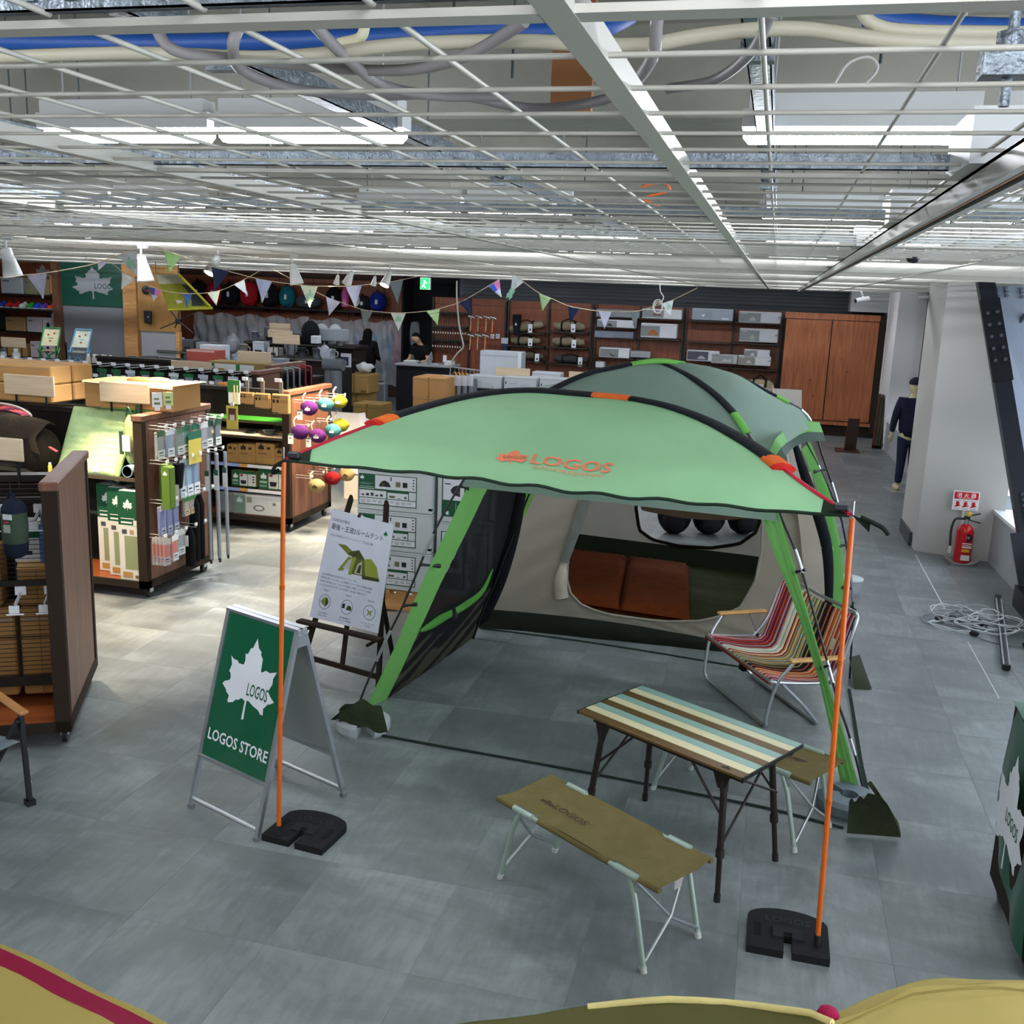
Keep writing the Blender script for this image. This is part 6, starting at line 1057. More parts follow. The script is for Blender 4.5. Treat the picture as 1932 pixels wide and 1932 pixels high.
t = thing('round_tray', 'white round tray leaning behind the sloped stand', 'tray', (-5.3, 12.645, 0.835)); part('tray', MB('#e3e9f0').lathe([(.19, 0), (.2, .02), (.18, .02), (.17, .01), (.001, .01)], (0, 0, 0), 24, Matrix.Rotation(1.2, 3, 'X')), t, GLOSS); part('rim', MB('#f1f4f7').lathe([(.195, .015), (.205, .015), (.205, .025), (.195, .025)], (0, 0, 0), 24, Matrix.Rotation(1.2, 3, 'X')), t, GLOSS)
# ================================================================= hook wall behind (fourth row)
g4 = gondola('dark shelf rack crowded with hooks and green packs, fourth from the front', (-6.6, 12.25, 0), 0, 5.6, .72, 1.60, ((1.0, .4),), front=True)
hm = mesh(MB('#d5d9dd').tube([(0, 0, 0), (0, -.28, 0), (0, -.29, .015)], .004, 5).tube([(0, 0, .035), (0, -.26, .035)], .003, 5), 'hook', STEEL); hg = mesh(MB('#e6e8ee').cbox((0, -.285, .045), (.075, .01, .045), .004), 'price_tag', PAPER)
rr = random.Random(11)
for r in range(3):
    for k in range(22):
        o = bpy.data.objects.new('hook', hm); COL.objects.link(o); o.parent = g4; o.location = (-.2-.225*k-.07*r, .34, 1.53-.17*r); g = bpy.data.objects.new('price_tag', hg); COL.objects.link(g); g.parent = o
heads = ('#1f6a40', '#23704a', '#d4d8de', '#c8cfd8', '#1c5a38', '#b9c4cc')
for r in range(2):
    for k in range(22): pack((-6.8-.225*k-.07*r, 12.36+.01*r, 1.50-.17*r), .15, .24, f'green pack on the {"upper" if r == 0 else "lower"} hooks of the fourth rack, {ORD[k] if k < 18 else ("nineteenth", "twentieth", "twenty-first", "twenty-second")[k-18]} from its right', heads[rr.randrange(6)], '#c2cad0', ('#2a5a40', '#9fb0ba', '#4b5560', '#8592a0')[rr.randrange(4)], .03, 0, 'green packs on the fourth rack', False)
for p, lab, c in (((-7.243, 11.9, 1.351), 'round mesh grill pack hanging between the second and third racks', '#6d7378'),):
    t = thing('grill_pack', lab, 'hanging pack', p); part('grill', MB(c).lathe([(.10, -.005), (.115, 0), (.10, .005), (.001, .006)], (0, 0, 0), 20, Matrix.Rotation(pi/2, 3, 'X')), t, STEEL); part('label', MB('#d9dce4').bx(-.06, -.02, -.02, .06, -.015, .06).col('#c2503c').bx(-.06, -.02, -.09, .05, -.015, -.04).col('#1e2024').bx(-.04, -.022, .03, .0, -.02, .05), t, PAPER)
t = fbox('paper_bag', 'brown paper bag of charcoal hanging right of the round grill pack', 'bag', (-6.478, 11, 1.258), (-6.343, 11, 1.56), .06, '#a06c3c', None, ((.1, .7, .9, .76, '#7d5128'),), CARD)
t = fbox('green_pack', 'green and white skewer pack hanging right of the brown paper bag', 'hanging pack', (-6.098, 10.6, 1.358), (-5.941, 10.6, 1.638), .03, '#d8dcd8', None, ((0, .5, 1, 1, '#2a6a34'), (.5, 0, .62, .8, '#d9c9a4'), (.75, 0, .86, .8, '#d9c9a4')))
# ================================================================= fifth row
g5 = gondola('brown shelf rack further back with folded red and black chairs on its end, fifth row', (-6.82, 13.05, 0), 0, 3.2, 1.08, 1.62, ((1.1, .46),))
cp_ = ((.06, .12, .82, .86, '#cfd5d2'), (.0, .0, .0, .0, '#ffffff'), (.05, .1, .12, .9, '#2a6a40'), (.06, .5, .11, .8, ('leaf', '#dfe6e2')), (.18, .3, .30, .6, '#a57d4a'), (.5, .12, .57, .86, '#2f6d44'), (.32, .14, .324, .84, '#8a8f8d'))
fbox('table_carton', 'long olive brown table carton with white label on the fifth rack', 'carton', (-7.78, 13.0, 1.40), (-6.90, 0, 1.64), .36, '#8a7448', None, cp_, CARD)
signboard((-8.311, 12.9, 1.41), (-7.672, 12.9, 1.624), 1.3, 'blank pale wooden sign board left of the table carton'); signboard((-7.98, 14.2, 1.551), (-7.431, 14.2, 1.716), 1.5, 'blank pale wooden sign board above the table carton')
for k in range(5):
    cc = ('#7d868a', '#7d868a', '#7d868a', '#8f1f2c', '#8f1f2c')[k]; t = thing('folded_chair', f'folded {"grey framed" if k < 3 else "red framed"} black chair on the end of the fifth rack, {ORD[k]} from the front', 'chair', (-6.805, 13.18+.19*k, .98), 0, 'folded chairs on the fifth rack')
    part('frame', MB(cc).tube([(0, -.05, .02), (0, -.05, .56), (.05, -.05, .60), (.2, -.05, .58)], .014, 6).tube([(.2, -.06, .58), (.2, -.06, .0)], .014, 6).tube([(0, .05, .02), (0, .05, .56)], .012, 6), t, STEEL); part('fabric', MB('#1c1b1e').bx(.02, -.03, .05, .18, .03, .52), t, CLOTH); part('label', MB('#d6d6da').bx(.06, -.036, .25, .13, -.031, .32), t, PAPER)
# ================================================================= back wall shelving
Yb = 22.9
def wallshelf(lab, x0, x1, z1, posts, shelves, mtl, name='wall_shelf', top=True):
    t = thing(name, lab, 'shelf unit', (x0, Yb, 0)); L_ = x1-x0
    n = max(1, round(L_/.95))
    for k in range(n): part('back_panel', MB().bx(L_*k/n+.006, .38, .2, L_*(k+1)/n-.006, .41, z1-.16), t, mtl)
    part('top_board', MB().bx(0, .36, z1-.15, L_, .41, z1), t, mtl); part('plinth', MB('#231b16').bx(0, .0, 0, L_, .4, .19), t, MATTE); part('deck', MB('#7d4526').bx(0, -.02, .19, L_, .4, .22), t, mtl)
    for p in posts: part('post', MB('#2b2620').bx(p-x0-.02, .30, .2, p-x0+.02, .375, z1), t, STEEL)
    for a, b, z in shelves: part('shelf', MB('#2d2822').bx(a-x0, .0, z-.025, b-x0, .36, z), t, STEEL)
    return t
def zz(p): return p
wallshelf('wooden wall shelving with hanging hammers at the left of the back wall', -7.93, -6.1, 2.575, (-7.9, -7.0, -6.12), ((-7.85, -7.05, .5),), W_BACK)
wallshelf('wooden wall shelving holding khaki tent bags on the back wall', -6.08, -4.05, 2.56, (-6.05, -5.1, -4.1), ((-6.02, -5.12, 1.86), (-5.05, -4.12, 1.92), (-6.02, -5.12, 1.56), (-5.05, -4.12, 1.57), (-6.02, -5.12, 1.22), (-5.05, -4.12, 1.2)), W_BACK)
wallshelf('wooden wall shelving with white and grey tent boxes, middle of the back wall', -4.03, -2.0, 2.555, (-4.0, -3.0, -2.03), ((-3.98, -3.02, 2.30), (-3.98, -3.02, 2.07), (-3.98, -3.02, 1.84), (-2.98, -2.05, 2.30), (-2.98, -2.05, 1.86), (-3.98, -3.02, 1.40), (-2.98, -2.05, 1.40)), W_BACK)
wallshelf('wooden wall shelving with white tent boxes beside the cabinet', -1.98, .14, 2.555, (-1.95, -.93, .11), ((-1.9, -.95, 2.30), (-.9, .08, 2.30), (-1.9, -.95, 1.84), (-.9, .08, 1.86), (-1.9, -.95, 1.31), (-.9, .08, 1.31), (-1.9, .08, .8)), W_BACK)
t = thing('panel_cabinet', 'tall plain red brown wooden cabinet at the right of the back wall', 'cabinet', (.16, 22.6, 0)); CW = 2.03
part('carcass', MB('#2b231c').bx(0, .05, 0, CW, .7, .24).bx(CW-.12, -.02, .1, CW, .7, 2.56).bx(0, .1, .24, .03, .7, 2.5), t, MATTE)
for k in range(2): part('panel', MB().bx(.03+k*.945, .0, .33, .955+k*.945, .05, 2.42), t, W_RED)
part('header', MB().bx(0, -.01, 2.435, CW-.12, .06, 2.56), t, W_RED); part('ledge', MB().bx(0, -.06, .24, CW-.1, .05, .31), t, W_RED)
WG = lambda c1, c2: ((0, .08, .52, .88, c1), (.25, .2, .42, .55, ('p', c2, [(0, 0), (.3, .8), (.6, 1), (1, 0)])), (.04, .78, .2, .82, '#c9ccd2'), (.93, .5, .98, .6, '#6d7f94'))
def tb(lab, a, b, col, pr, d=.32): fbox('tent_box', lab, 'box', (a[0], Yb+.0, a[2]), b, d, col, 'white and grey tent boxes on the back wall', pr)
Wc, Gc = '#d5d8de', '#8f959c'
tb('grey tent box, top left of the middle shelving', (-3.937, 22.9, 2.29), (-2.97, 22.9, 2.457), '#8e9298', ((.0, 0, .45, 1, '#888c93'),)); tb('white tent box with dark picture, second shelf of the middle unit', (-3.912, 22.9, 2.056), (-3.05, 22.9, 2.234), Wc, WG('#8a8d93', '#3b3d42'))
tb('blue grey tent box, third shelf of the middle unit', (-3.96, 22.9, 1.819), (-3.081, 22.9, 1.977), '#767d8c', ((.02, .1, .48, .9, '#7d8493'),)); tb('white tent box picturing an orange tent', (-2.921, 22.9, 1.879), (-2.122, 22.9, 2.193), Wc, ((0, .1, .53, .82, '#85888c'), (.2, .2, .48, .6, ('p', '#a8632f', [(0, 0), (.25, .7), (.6, 1), (1, .3), (1, 0)]))))
tb('white box picturing a low table, top right of the middle unit', (-2.913, 22.9, 2.298), (-2.04, 22.9, 2.506), Wc, ((0, .1, .55, .86, '#8d9095'), (.25, .3, .5, .7, ('p', '#6d5145', [(0, 0), (.3, .8), (.7, .8), (1, 0)])))); tb('white box picturing a camp chair', (-3.826, 22.9, 1.388), (-3.142, 22.9, 1.611), Wc, ((.02, .08, .64, .9, '#83868a'), (.3, .2, .55, .7, ('p', '#3b362f', [(0, 1), (.4, .3), (1, .1), (.9, 0), (.4, 0)]))))
tb('small grey box beside the camp chair box', (-3.118, 22.9, 1.424), (-2.676, 22.9, 1.564), '#a5a8ad', ((.05, .1, .9, .8, '#989ba0'),)); tb('low white box half hidden by the tent top', (-3.899, 22.9, 1.158), (-3.7, 22.9, 1.287), Wc, ())
tb('pale blue tent box, top left beside the cabinet unit', (-1.818, 22.9, 2.31), (-0.937, 22.9, 2.562), '#a3acb9', ((0, .1, .5, .8, '#96a1ae'), (.22, .3, .33, .55, ('p', '#e2e6ea', [(0, 1), (.3, 0), (.7, 0), (1, 1), (.5, .6)])), (.74, .1, .9, .26, '#d8dce2'))); tb('white tent box with pale tent picture, top right', (-0.814, 22.9, 2.296), (0.08, 22.9, 2.536), '#c3c5cc', WG('#85888d', '#aeb2b4'))
tb('white tent box with green tent picture, second shelf right', (-0.768, 22.9, 1.889), (0.047, 22.9, 2.176), '#c6c9cf', WG('#878d8f', '#9aac9d')); tb('box with dark tent picture, third shelf left', (-1.868, 22.9, 1.419), (-1.159, 22.9, 1.652), '#c9ccd5', ((.02, .1, .66, .9, '#4d505c'), (.32, .2, .6, .6, ('p', '#a9a7b0', [(0, 0), (.3, .7), (.6, .8), (1, 0)]))), .2)
tb('grey picture box, third shelf middle', (-1.332, 22.7, 1.389), (-0.77, 22.7, 1.59), '#b6b9bd', ((.02, .1, .85, .9, '#96999a'), (.4, .2, .8, .6, ('p', '#b9bbbc', [(0, 0), (.3, .9), (.6, .5), (1, 1), (.9, 0)]))), .2); tb('small white box lying on the lower box, third shelf right', (-0.639, 22.9, 1.563), (-0.091, 22.9, 1.728), '#cdcfd8', WG('#82868a', '#c9ccd0'), .2); tb('white tent box with domed tent picture, third shelf right', (-0.753, 22.7, 1.385), (-0.056, 22.7, 1.592), '#d6d8da', WG('#8d8d86', '#c3c1c0'), .2)
def tentbag(p, w, r, lab, col, tilt=0.0, tagx=.2):
    t = thing('tent_bag', lab, 'bag', p, 0, 'khaki tent bags on the back wall'); n = 14
    part('bag_body', MB(col).tube([V(-w/2+w*k/n, 0, sin(k*1.9)*.01) + V(0, 0, tilt*(k/n-.5)) for k in range(n+1)], [r*(.75+.25*sin(pi*min(1, max(0, k/n*1.1))))*(.8 if k in (0, n) else 1) for k in range(n+1)], 12, .85), t, CLOTH)
    for s in (-.22, .2): part('strap', MB('#191816').tube([V(w*s-.02, 0, tilt*s), V(w*s+.02, 0, tilt*s)], r*1.06, 12, .87), t, CLOTH)
    part('handle', MB('#191816').tube(spline([V(-w*.2, -.03, r*.8), V(0, -.06, r*1.25), V(w*.2, -.03, r*.8)], 10), .015, 6), t, CLOTH); part('hang_tag', MB('#e4e7ec').bx(w*tagx-.05, -r-.02, -.15, w*tagx+.05, -r-.015, .06).col('#3f4247').bx(w*tagx-.02, -r-.022, -.08, w*tagx+.02, -r-.02, -.04), t, PAPER)
for (x, z, w, r, lab, c, tl, tg) in ((-5.57, 1.99, .78, .12, 'tilted khaki tent bag, upper shelf left', '#8b7f6a', .16, .15), (-4.57, 2.04, .72, .13, 'khaki tent bag with black straps, upper shelf right', '#857a68', 0, .16), (-5.58, 1.67, .68, .11, 'khaki tent bag, lower shelf left', '#7d735f', .03, .2), (-4.57, 1.69, .74, .12, 'khaki tent bag, lower shelf right', '#7f7562', 0, .2), (-5.45, 1.33, .6, .10, 'dark khaki tent bag near the bottom left', '#5d5548', 0, .3), (-4.5, 1.30, .8, .10, 'dark wrapped pack under the khaki bags', '#3a3b40', 0, .3)): tentbag((x, Yb+.16, z), w, r, lab, c, tl, tg)
tentbag(((-0.247, 22.8, 1.086)[0], Yb+.16, .93), .62, .19, 'beige tent bag above the right shoulder of the tent', '#b8aa8d', 0, .05); tentbag(((-0.701, 22.8, 1.118)[0], Yb+.2, .93), .34, .15, 'beige bag left of the big beige tent bag, mostly hidden', '#b8aa8d', 0, .3)
t = thing('black_pouch', 'long black pouch hanging on the left post of the khaki bag shelving', 'bag', (-5.719, 22.7, 2.04)); part('bag_body', MB('#17181c').tube([V(0, 0, .22), V(0, 0, .1), V(0, 0, -.25)], [.10, .11, .06], 10, .6), t, CLOTH); part('tag', MB('#c9ccd0').bx(-.02, -.09, -.02, .02, -.085, .03), t, PAPER)
for k, (u, v) in enumerate(((889, 598), (903, 598), (918, 599), (930, 600), (888, 633), (902, 633), (916, 634))):
    p = ((-6.878, 22.95, 2.154), (-6.699, 22.95, 2.162), (-6.508, 22.95, 2.158), (-6.355, 22.95, 2.152), (-6.879, 22.95, 1.729), (-6.699, 22.95, 1.738), (-6.519, 22.95, 1.734))[k]
    t = thing('camp_hammer', f'steel hammer with wooden handle and red cord, {"upper" if k < 4 else "lower"} row, {ORD[k if k < 4 else k-4]} from the left', 'hammer', p, 0, 'hammers on the back wall')
    part('head', MB('#b9bcc0').tube([(-.07, 0, .02), (.04, 0, 0), (.09, 0, -.03)], [.03, .028, .012], 8), t, CHROME); part('handle', MB('#c79a66').tube([(0, 0, 0), (-.01, 0, -.33)], .018, 8), t, mat('arm_wood', None, .5, noise=(14, .12))); part('cord', MB('#b3241e').tube(spline([(0, -.02, -.05), (.05, -.02, -.15), (.05, -.02, -.33), (.0, -.02, -.30)], 10), .008, 5), t)
for k in range(2):
    p = ((-6.354, 22.95, 1.766), (-6.227, 22.95, 1.772))[k]; t = thing('white_clip_pack', ('left white clip pack beside the lower hammers', 'right white clip pack beside the lower hammers')[k], 'hanging pack', p, 0, 'white clip packs'); part('card', MB('#d9dadc').bx(-.045, 0, -.08, .045, .01, .02), t, PAPER); part('clip', MB('#8b8e92').tube(spline([(-.03, -.01, -.06), (0, -.02, .0), (.03, -.01, -.06)], 8), .008, 6), t)
t = thing('navy_pack', 'clear topped navy pack right of the lower hammers', 'hanging pack', (-6.059, 22.95, 1.683)); part('pouch_body', MB('#2b3547').bx(-.07, 0, -.32, .07, .04, -.1), t, CLOTH); part('clear_top', MB('#aeb6c0').bx(-.08, .0, -.1, .08, .04, .03), t, PAPER)
for r, (z, n) in enumerate(((2.19, 13), (1.87, 14), (1.55, 12))):
    for k in range(n):
        t = thing('tent_peg', f'black forged tent peg, {("top", "middle", "bottom")[r]} row on the back wall, {ORD[k]} from the left', 'tent peg', (-7.84+.061*k, 23.1, z), 0, f'{("top", "middle", "bottom")[r]} row of black tent pegs')
        part('shaft', MB('#191614').tube([(0, 0, 0), (0, 0, -.22-.05*(r > 0))], .010, 5), t, STEEL); part('peg_head', MB('#121112').bx(-.022, -.02, -.01, .022, .02, .02), t, STEEL)
        if r: part('price_dot', MB('#d9d9d6').bx(-.012, -.03, -.13, .012, -.025, -.09), t, PAPER)
for z in (2.215, 1.895, 1.575): 
    t = thing('peg_rail', {2.215: 'dark rail carrying the top row of tent pegs', 1.895: 'dark rail carrying the middle row of tent pegs', 1.575: 'dark rail carrying the bottom row of tent pegs'}[z], 'rail', (-7.88, 23.12, z)); part('rail_bar', MB('#1f1a16').bx(0, 0, -.01, .86, .14, .02), t, STEEL); part('rail_lip', MB('#2c2722').bx(0, -.012, .0, .86, 0, .03), t, STEEL)
# ================================================================= counter with two people
t = thing('checkout_counter', 'black fronted counter with grey top and white lettering', 'counter', (-8.25, 21.75, 0)); CL = 1.25
part('counter_front', MB('#1b1c21').bx(0, 0, 0, CL, .05, 1.04).bx(CL-.05, .05, 0, CL, .75, 1.04).bx(0, .05, 0, .05, .75, 1.04), t, MATTE); part('counter_top', MB('#9b9ea3').cbox((CL/2, .37, 1.065), (CL+.06, .82, .05), .01), t)
part('lettering', MB('#d5d7da').text('人', .2, lambda x, y, w: V(.62+x, -.003, .40+y), 'CENTER', .004).text('野', .2, lambda x, y, w: V(.62+x, -.003, .16+y), 'CENTER', .004), t, PAPER)
cz = 1.09
t = thing('laptop', 'silver laptop open on the counter', 'laptop', (-7.5, 21.95, cz)); part('base', MB('#b9bec3').cbox((0, .1, .01), (.36, .25, .02), .004), t); part('lid', MB('#a3a9ae').bar((0, -.03, .02), (0, -.12, .2), .36, .015, (1, 0, 0)), t); part('logo_mark', MB('#5f656a').bx(-.02, -.085, .09, .02, -.08, .12), t)
t = thing('paper_stack', 'stack of papers and a binder at the left of the counter', 'papers', (-8.1, 21.95, cz)); part('binder', MB('#a9b0b2').cbox((.12, .1, .02), (.34, .24, .04), .006), t); part('sheets', MB('#d5d9da').cbox((.1, .1, .05), (.3, .22, .02), .003), t, PAPER)
t = thing('card_reader', 'white card reader and stand at the right of the counter', 'device', (-7.12, 21.95, cz)); part('stand', MB('#dfe2e4').cbox((.05, .05, .05), (.22, .14, .10), .01), t); part('reader', MB('#e9ebed').cbox((-.05, .0, .14), (.08, .06, .16), .01), t)
t = thing('silver_suitcase', 'silver suitcase standing left of the counter', 'suitcase', (-8.55, 21.55, 0)); part('shell', MB('#7d858b').cbox((0, 0, .36), (.30, .22, .58), .03), t, STEEL); part('handle', MB('#2b2d30').bx(-.06, -.02, .65, .06, .02, .68), t)
for x in (-.1, .1): part('caster', MB('#17181a').tube([(x, -.08, .035), (x, -.05, .035)], .035, 10), t)
def skinned(verts, edges, radii, name, col, parent, m, levels=1, flat=None):
    me = bpy.data.meshes.new(name); me.from_pydata(verts, edges, []); o = bpy.data.objects.new(name, me); COL.objects.link(o)
    md = o.modifiers.new('s', 'SKIN'); md.use_smooth_shade = True
    for i, r in enumerate(radii): me.skin_vertices[0].data[i].radius = r if isinstance(r, tuple) else (r, r)
    me.skin_vertices[0].data[0].use_root = True
    if levels: o.modifiers.new('sub', 'SUBSURF').levels = levels
    dg = bpy.context.evaluated_depsgraph_get(); ev = o.evaluated_get(dg); m2 = bpy.data.meshes.new_from_object(ev)
    bpy.data.objects.remove(o); m2.name = name; c = hx(col); a = m2.color_attributes.new('Col', 'FLOAT_COLOR', 'CORNER'); a.data.foreach_set('color', [c[0], c[1], c[2], 1.0]*len(m2.loops))
    m2.materials.clear(); m2.materials.append(m); n = bpy.data.objects.new(name, m2); COL.objects.link(n); n.parent = parent; return n
SKIN = mat('skin', None, .6, noise=(20, .04))
def figure(name, lab, loc, rz, H, arms, head_dir=(0, 0, 0), lean=0.0, legs=((.09, 0), (-.09, 0)), skin='#c9a184', cat='person', shirt='#141416', trousers='#111113', sleeves=True, shoes='#0c0c0e', hip=.5):
    """standing figure facing local -y; arms = ((elbow, wrist) left, right) in fractions of the height"""
    t = thing(name, lab, cat, loc, rz); Vt, E, R = [], [], []
    def add(p, r, q=None):
        Vt.append(tuple(c*H for c in p)); R.append(r if isinstance(r, tuple) else r); i = len(Vt)-1
        if q is not None: E.append((q, i))
        return i
    k = H
    ln = lambda z: -lean*max(0, z-hip)
    pel = add((0, 0, hip), (.085*k, .06*k)); sp = add((0, ln(.62), .62), (.075*k, .055*k), pel); ch = add((0, ln(.74), .74), (.095*k, .06*k), sp); nb = add((0, ln(.815), .815), (.05*k, .04*k), ch); nk = add((0, ln(.86), .86), .03*k, nb)
    hx_, hy, hz = head_dir; h1 = add((hx_*.5, ln(.88)+hy*.5, .885), (.042*k, .05*k), nk); h2 = add((hx_, ln(.93)+hy, .935+hz), (.045*k, .055*k), h1); h3 = add((hx_, ln(.97)+hy+.005, .972+hz), (.030*k, .036*k), h2)
    nose = add((hx_, ln(.93)+hy-.062, .925+hz), .008*k, h2)
    for s in (1, -1): add((s*.05+hx_, ln(.93)+hy+.005, .93+hz), .009*k, h2)
    for s, (el, wr) in zip((1, -1), arms):
        sh = add((s*.105, ln(.80), .80), .035*k, ch); e = add((s*el[0], el[1], el[2]), .025*k, sh); w = add((s*wr[0], wr[1], wr[2]), .016*k, e)
        d = (Vector(wr)-Vector(el)).normalized(); pm = add((s*(wr[0]+d.x*.03), wr[1]+d.y*.03, wr[2]+d.z*.03), (.018*k, .011*k), w)
        sd = d.cross(Vector((0, 1, .3))).normalized()
        for f in range(4):
            o_ = (f-1.5)*.009; b = Vector(wr)+d*.048+sd*o_; tl = (.028, .034, .036, .030)[f]; a = add((s*b.x, b.y, b.z), .0055*k, pm); c = b+d*tl*.5+Vector((0, -.004, 0)); a = add((s*c.x, c.y, c.z), .005*k, a); c = b+d*tl+Vector((0, -.012, 0)); add((s*c.x, c.y, c.z), .0045*k, a)
        b = Vector(wr)+d*.018+sd*.022; a = add((s*b.x, b.y, b.z), .006*k, pm); b += d*.02+sd*.008; add((s*b.x, b.y, b.z), .005*k, a)
    for s, (lx, ly) in zip((1, -1), legs):
        hp = add((s*.052, 0, hip-.03), .055*k, pel); kn = add((lx*.75*1.0 if False else lx*.8, ly*.4-.008, .275), .036*k, hp); an = add((lx, ly+.012, .045), .022*k, kn); add((lx, ly-.065, .018), .018*k, an)
    skinned(Vt, E, R, 'body', skin, t, SKIN, 1)
    # clothes follow the same skeleton, a little larger
    v = [(0, ln(hip-.03), hip-.05), (0, ln(.62), .62), (0, ln(.74), .74), (0, ln(.815), .815)]; r = [(.122*k, .10*k), (.118*k, .098*k), (.125*k, .098*k), (.062*k, .056*k)]; e = [(0, 1), (1, 2), (2, 3)]
    for s, (el, wr) in zip((1, -1), arms):
        v.append((s*.112, ln(.80), .80)); r.append(.044*k); e.append((2, len(v)-1)); v.append((s*el[0], el[1], el[2])); r.append(.034*k); e.append((len(v)-2, len(v)-1))
        if sleeves: v.append(tuple((s*(el[0]*.1+wr[0]*.9), el[1]*.1+wr[1]*.9, el[2]*.1+wr[2]*.9))); r.append(.026*k); e.append((len(v)-2, len(v)-1))
        else: v[-1] = tuple((s*(.112*.25+el[0]*.75), ln(.8)*.25+el[1]*.75, .80*.25+el[2]*.75))
    skinned([tuple(c*H for c in p) for p in v], e, r, 'shirt' if not sleeves else 'jacket', shirt, t, CLOTH, 1)
    v = [(0, 0, hip+.03)]; r = [(.096*k, .074*k)]; e = []
    for s, (lx, ly) in zip((1, -1), legs):
        b = len(v); v += [(s*.052, 0, hip-.04), (lx*.8, ly*.4-.008, .275), (lx, ly+.012, .055)]; r += [.062*k, .043*k, .034*k]; e += [(0, b), (b, b+1), (b+1, b+2)]
    skinned([tuple(c*H for c in p) for p in v], e, r, 'trousers', trousers, t, CLOTH, 1)
    for s, (lx, ly) in zip((1, -1), legs): part('shoe', MB(shoes).ell((lx*H, (ly-.025)*H, .03*H), (.026*H, .075*H, .032*H), 12, 8), t)
    hd = V(hx_*H, (ln(.93)+hy)*H, (.935+hz)*H)
    for s in (-1, 1): part('eye', MB('#1a1413').ell(hd+V(s*.02*H, -.054*H, .004*H), (.006*H, .003*H, .004*H), 8, 6), t)
    part('mouth', MB('#8a4a44').ell(hd+V(0, -.052*H, -.033*H), (.014*H, .003*H, .003*H), 8, 6), t)
    return t, hd, H
ARM_DOWN = ((.14, .0, .62), (.15, -.03, .48))
t, hd, H = figure('person', 'woman in black with long black hair standing with her back turned', (-9.35, 22.75, 0), radians(165), 1.80, (((.13, -.02, .64), (.10, -.12, .60)), ((.14, -.02, .63), (.10, -.12, .58))), legs=((.05, .02), (-.06, -.03)))
part('long_hair', MB('#0d0c0d').tube([hd+V(0, .01, .055*H), hd+V(0, .01, .03*H), hd+V(0, .02, 0), hd+V(0, .035, -.05*H), hd+V(0, .06, -.14*H), hd+V(0, .065, -.20*H)], [.03*H, .055*H, .062*H, .062*H, .07*H, .045*H], 14, .9), t, CLOTH); part('hem', MB('#c9cbc9').tube([V(0, 0, .475*H), V(0, 0, .487*H)], .098*H, 14, .75), t, CLOTH)
t, hd, H = figure('person', 'man in a black T-shirt bending over behind the counter', (-7.95, 22.95, 0), radians(-25), 1.78, (((.18, -.16, .63), (.10, -.27, .60)), ((.18, -.14, .63), (.12, -.27, .60))), (.0, -.045, -.02), .42, sleeves=False)
part('short_hair', MB('#0e0d0e').ell(hd+V(0, .018*H, .018*H), (.052*H, .058*H, .052*H), 16, 10, None, lambda v: Vector((v.x, v.y, max(v.z, -.02*H if v.y > 0 else .008*H)))), t, CLOTH)
# suspended white cable beside the counter and hanger rail
pc_ = thing('power_cable', 'white power cable hanging from the ceiling to the counter corner', 'cable', (0, 0, 0)); part('plug', MB('#c9c6c0').cbox((-7.017, 21.9, 1.109), (.09, .06, .12), .015), pc_, PLASTIC); part('power_cord', MB('#b9b4ac').tube(spline([V((-6.916, 21.9, 2.948)), V((-6.907, 21.9, 2.605)), V((-6.842, 21.9, 2.031)), V((-6.759, 21.9, 1.685)), V((-6.729, 21.9, 1.511)), V((-6.873, 21.9, 1.352)), V((-7.017, 21.9, 1.144))], 40), .02, 6), pc_, PLASTIC)
t = thing('hanger_rail', 'white clothes rail with empty hangers right of the counter', 'clothes rail', (0, 0, 0)); a, b = V((-6.567, 20.5, 1.169)), V((-5.869, 20.5, 1.119))
part('rail_bar', MB('#d5d5d2').tube([a, b], .018, 8).tube([a, V(a.x, a.y, 0)], .02, 8).tube([b, V(b.x, b.y, 0)], .02, 8), t, CHROME)
part('rail_foot', MB('#c4c4c2').bx(a.x-.02, a.y-.25, 0, a.x+.02, a.y+.25, .03).bx(b.x-.02, b.y-.25, 0, b.x+.02, b.y+.25, .03), t, CHROME)
for k in range(7):
    p = lerp(a, b, .14+.12*k); t2 = thing('clothes_hanger', f'{"wooden" if k < 4 else "white"} hanger on the white clothes rail, {ORD[k]} from the left', 'hanger', tuple(p), .6, 'hangers on the white rail')
    part('hook', MB('#c9cbcd').tube(spline([V(0, 0, -.10), V(0, .0, -.04), V(.0, .03, .0), V(0, 0, .025), V(0, -.02, .0)], 10), .005, 5), t2, CHROME); part('arms', MB('#c7913f' if k < 4 else '#d8d8d6').tube(spline([V(0, -.20, -.22), V(0, -.09, -.13), V(0, 0, -.10), V(0, .09, -.13), V(0, .20, -.22)], 14), .018, 8), t2, GLOSS)
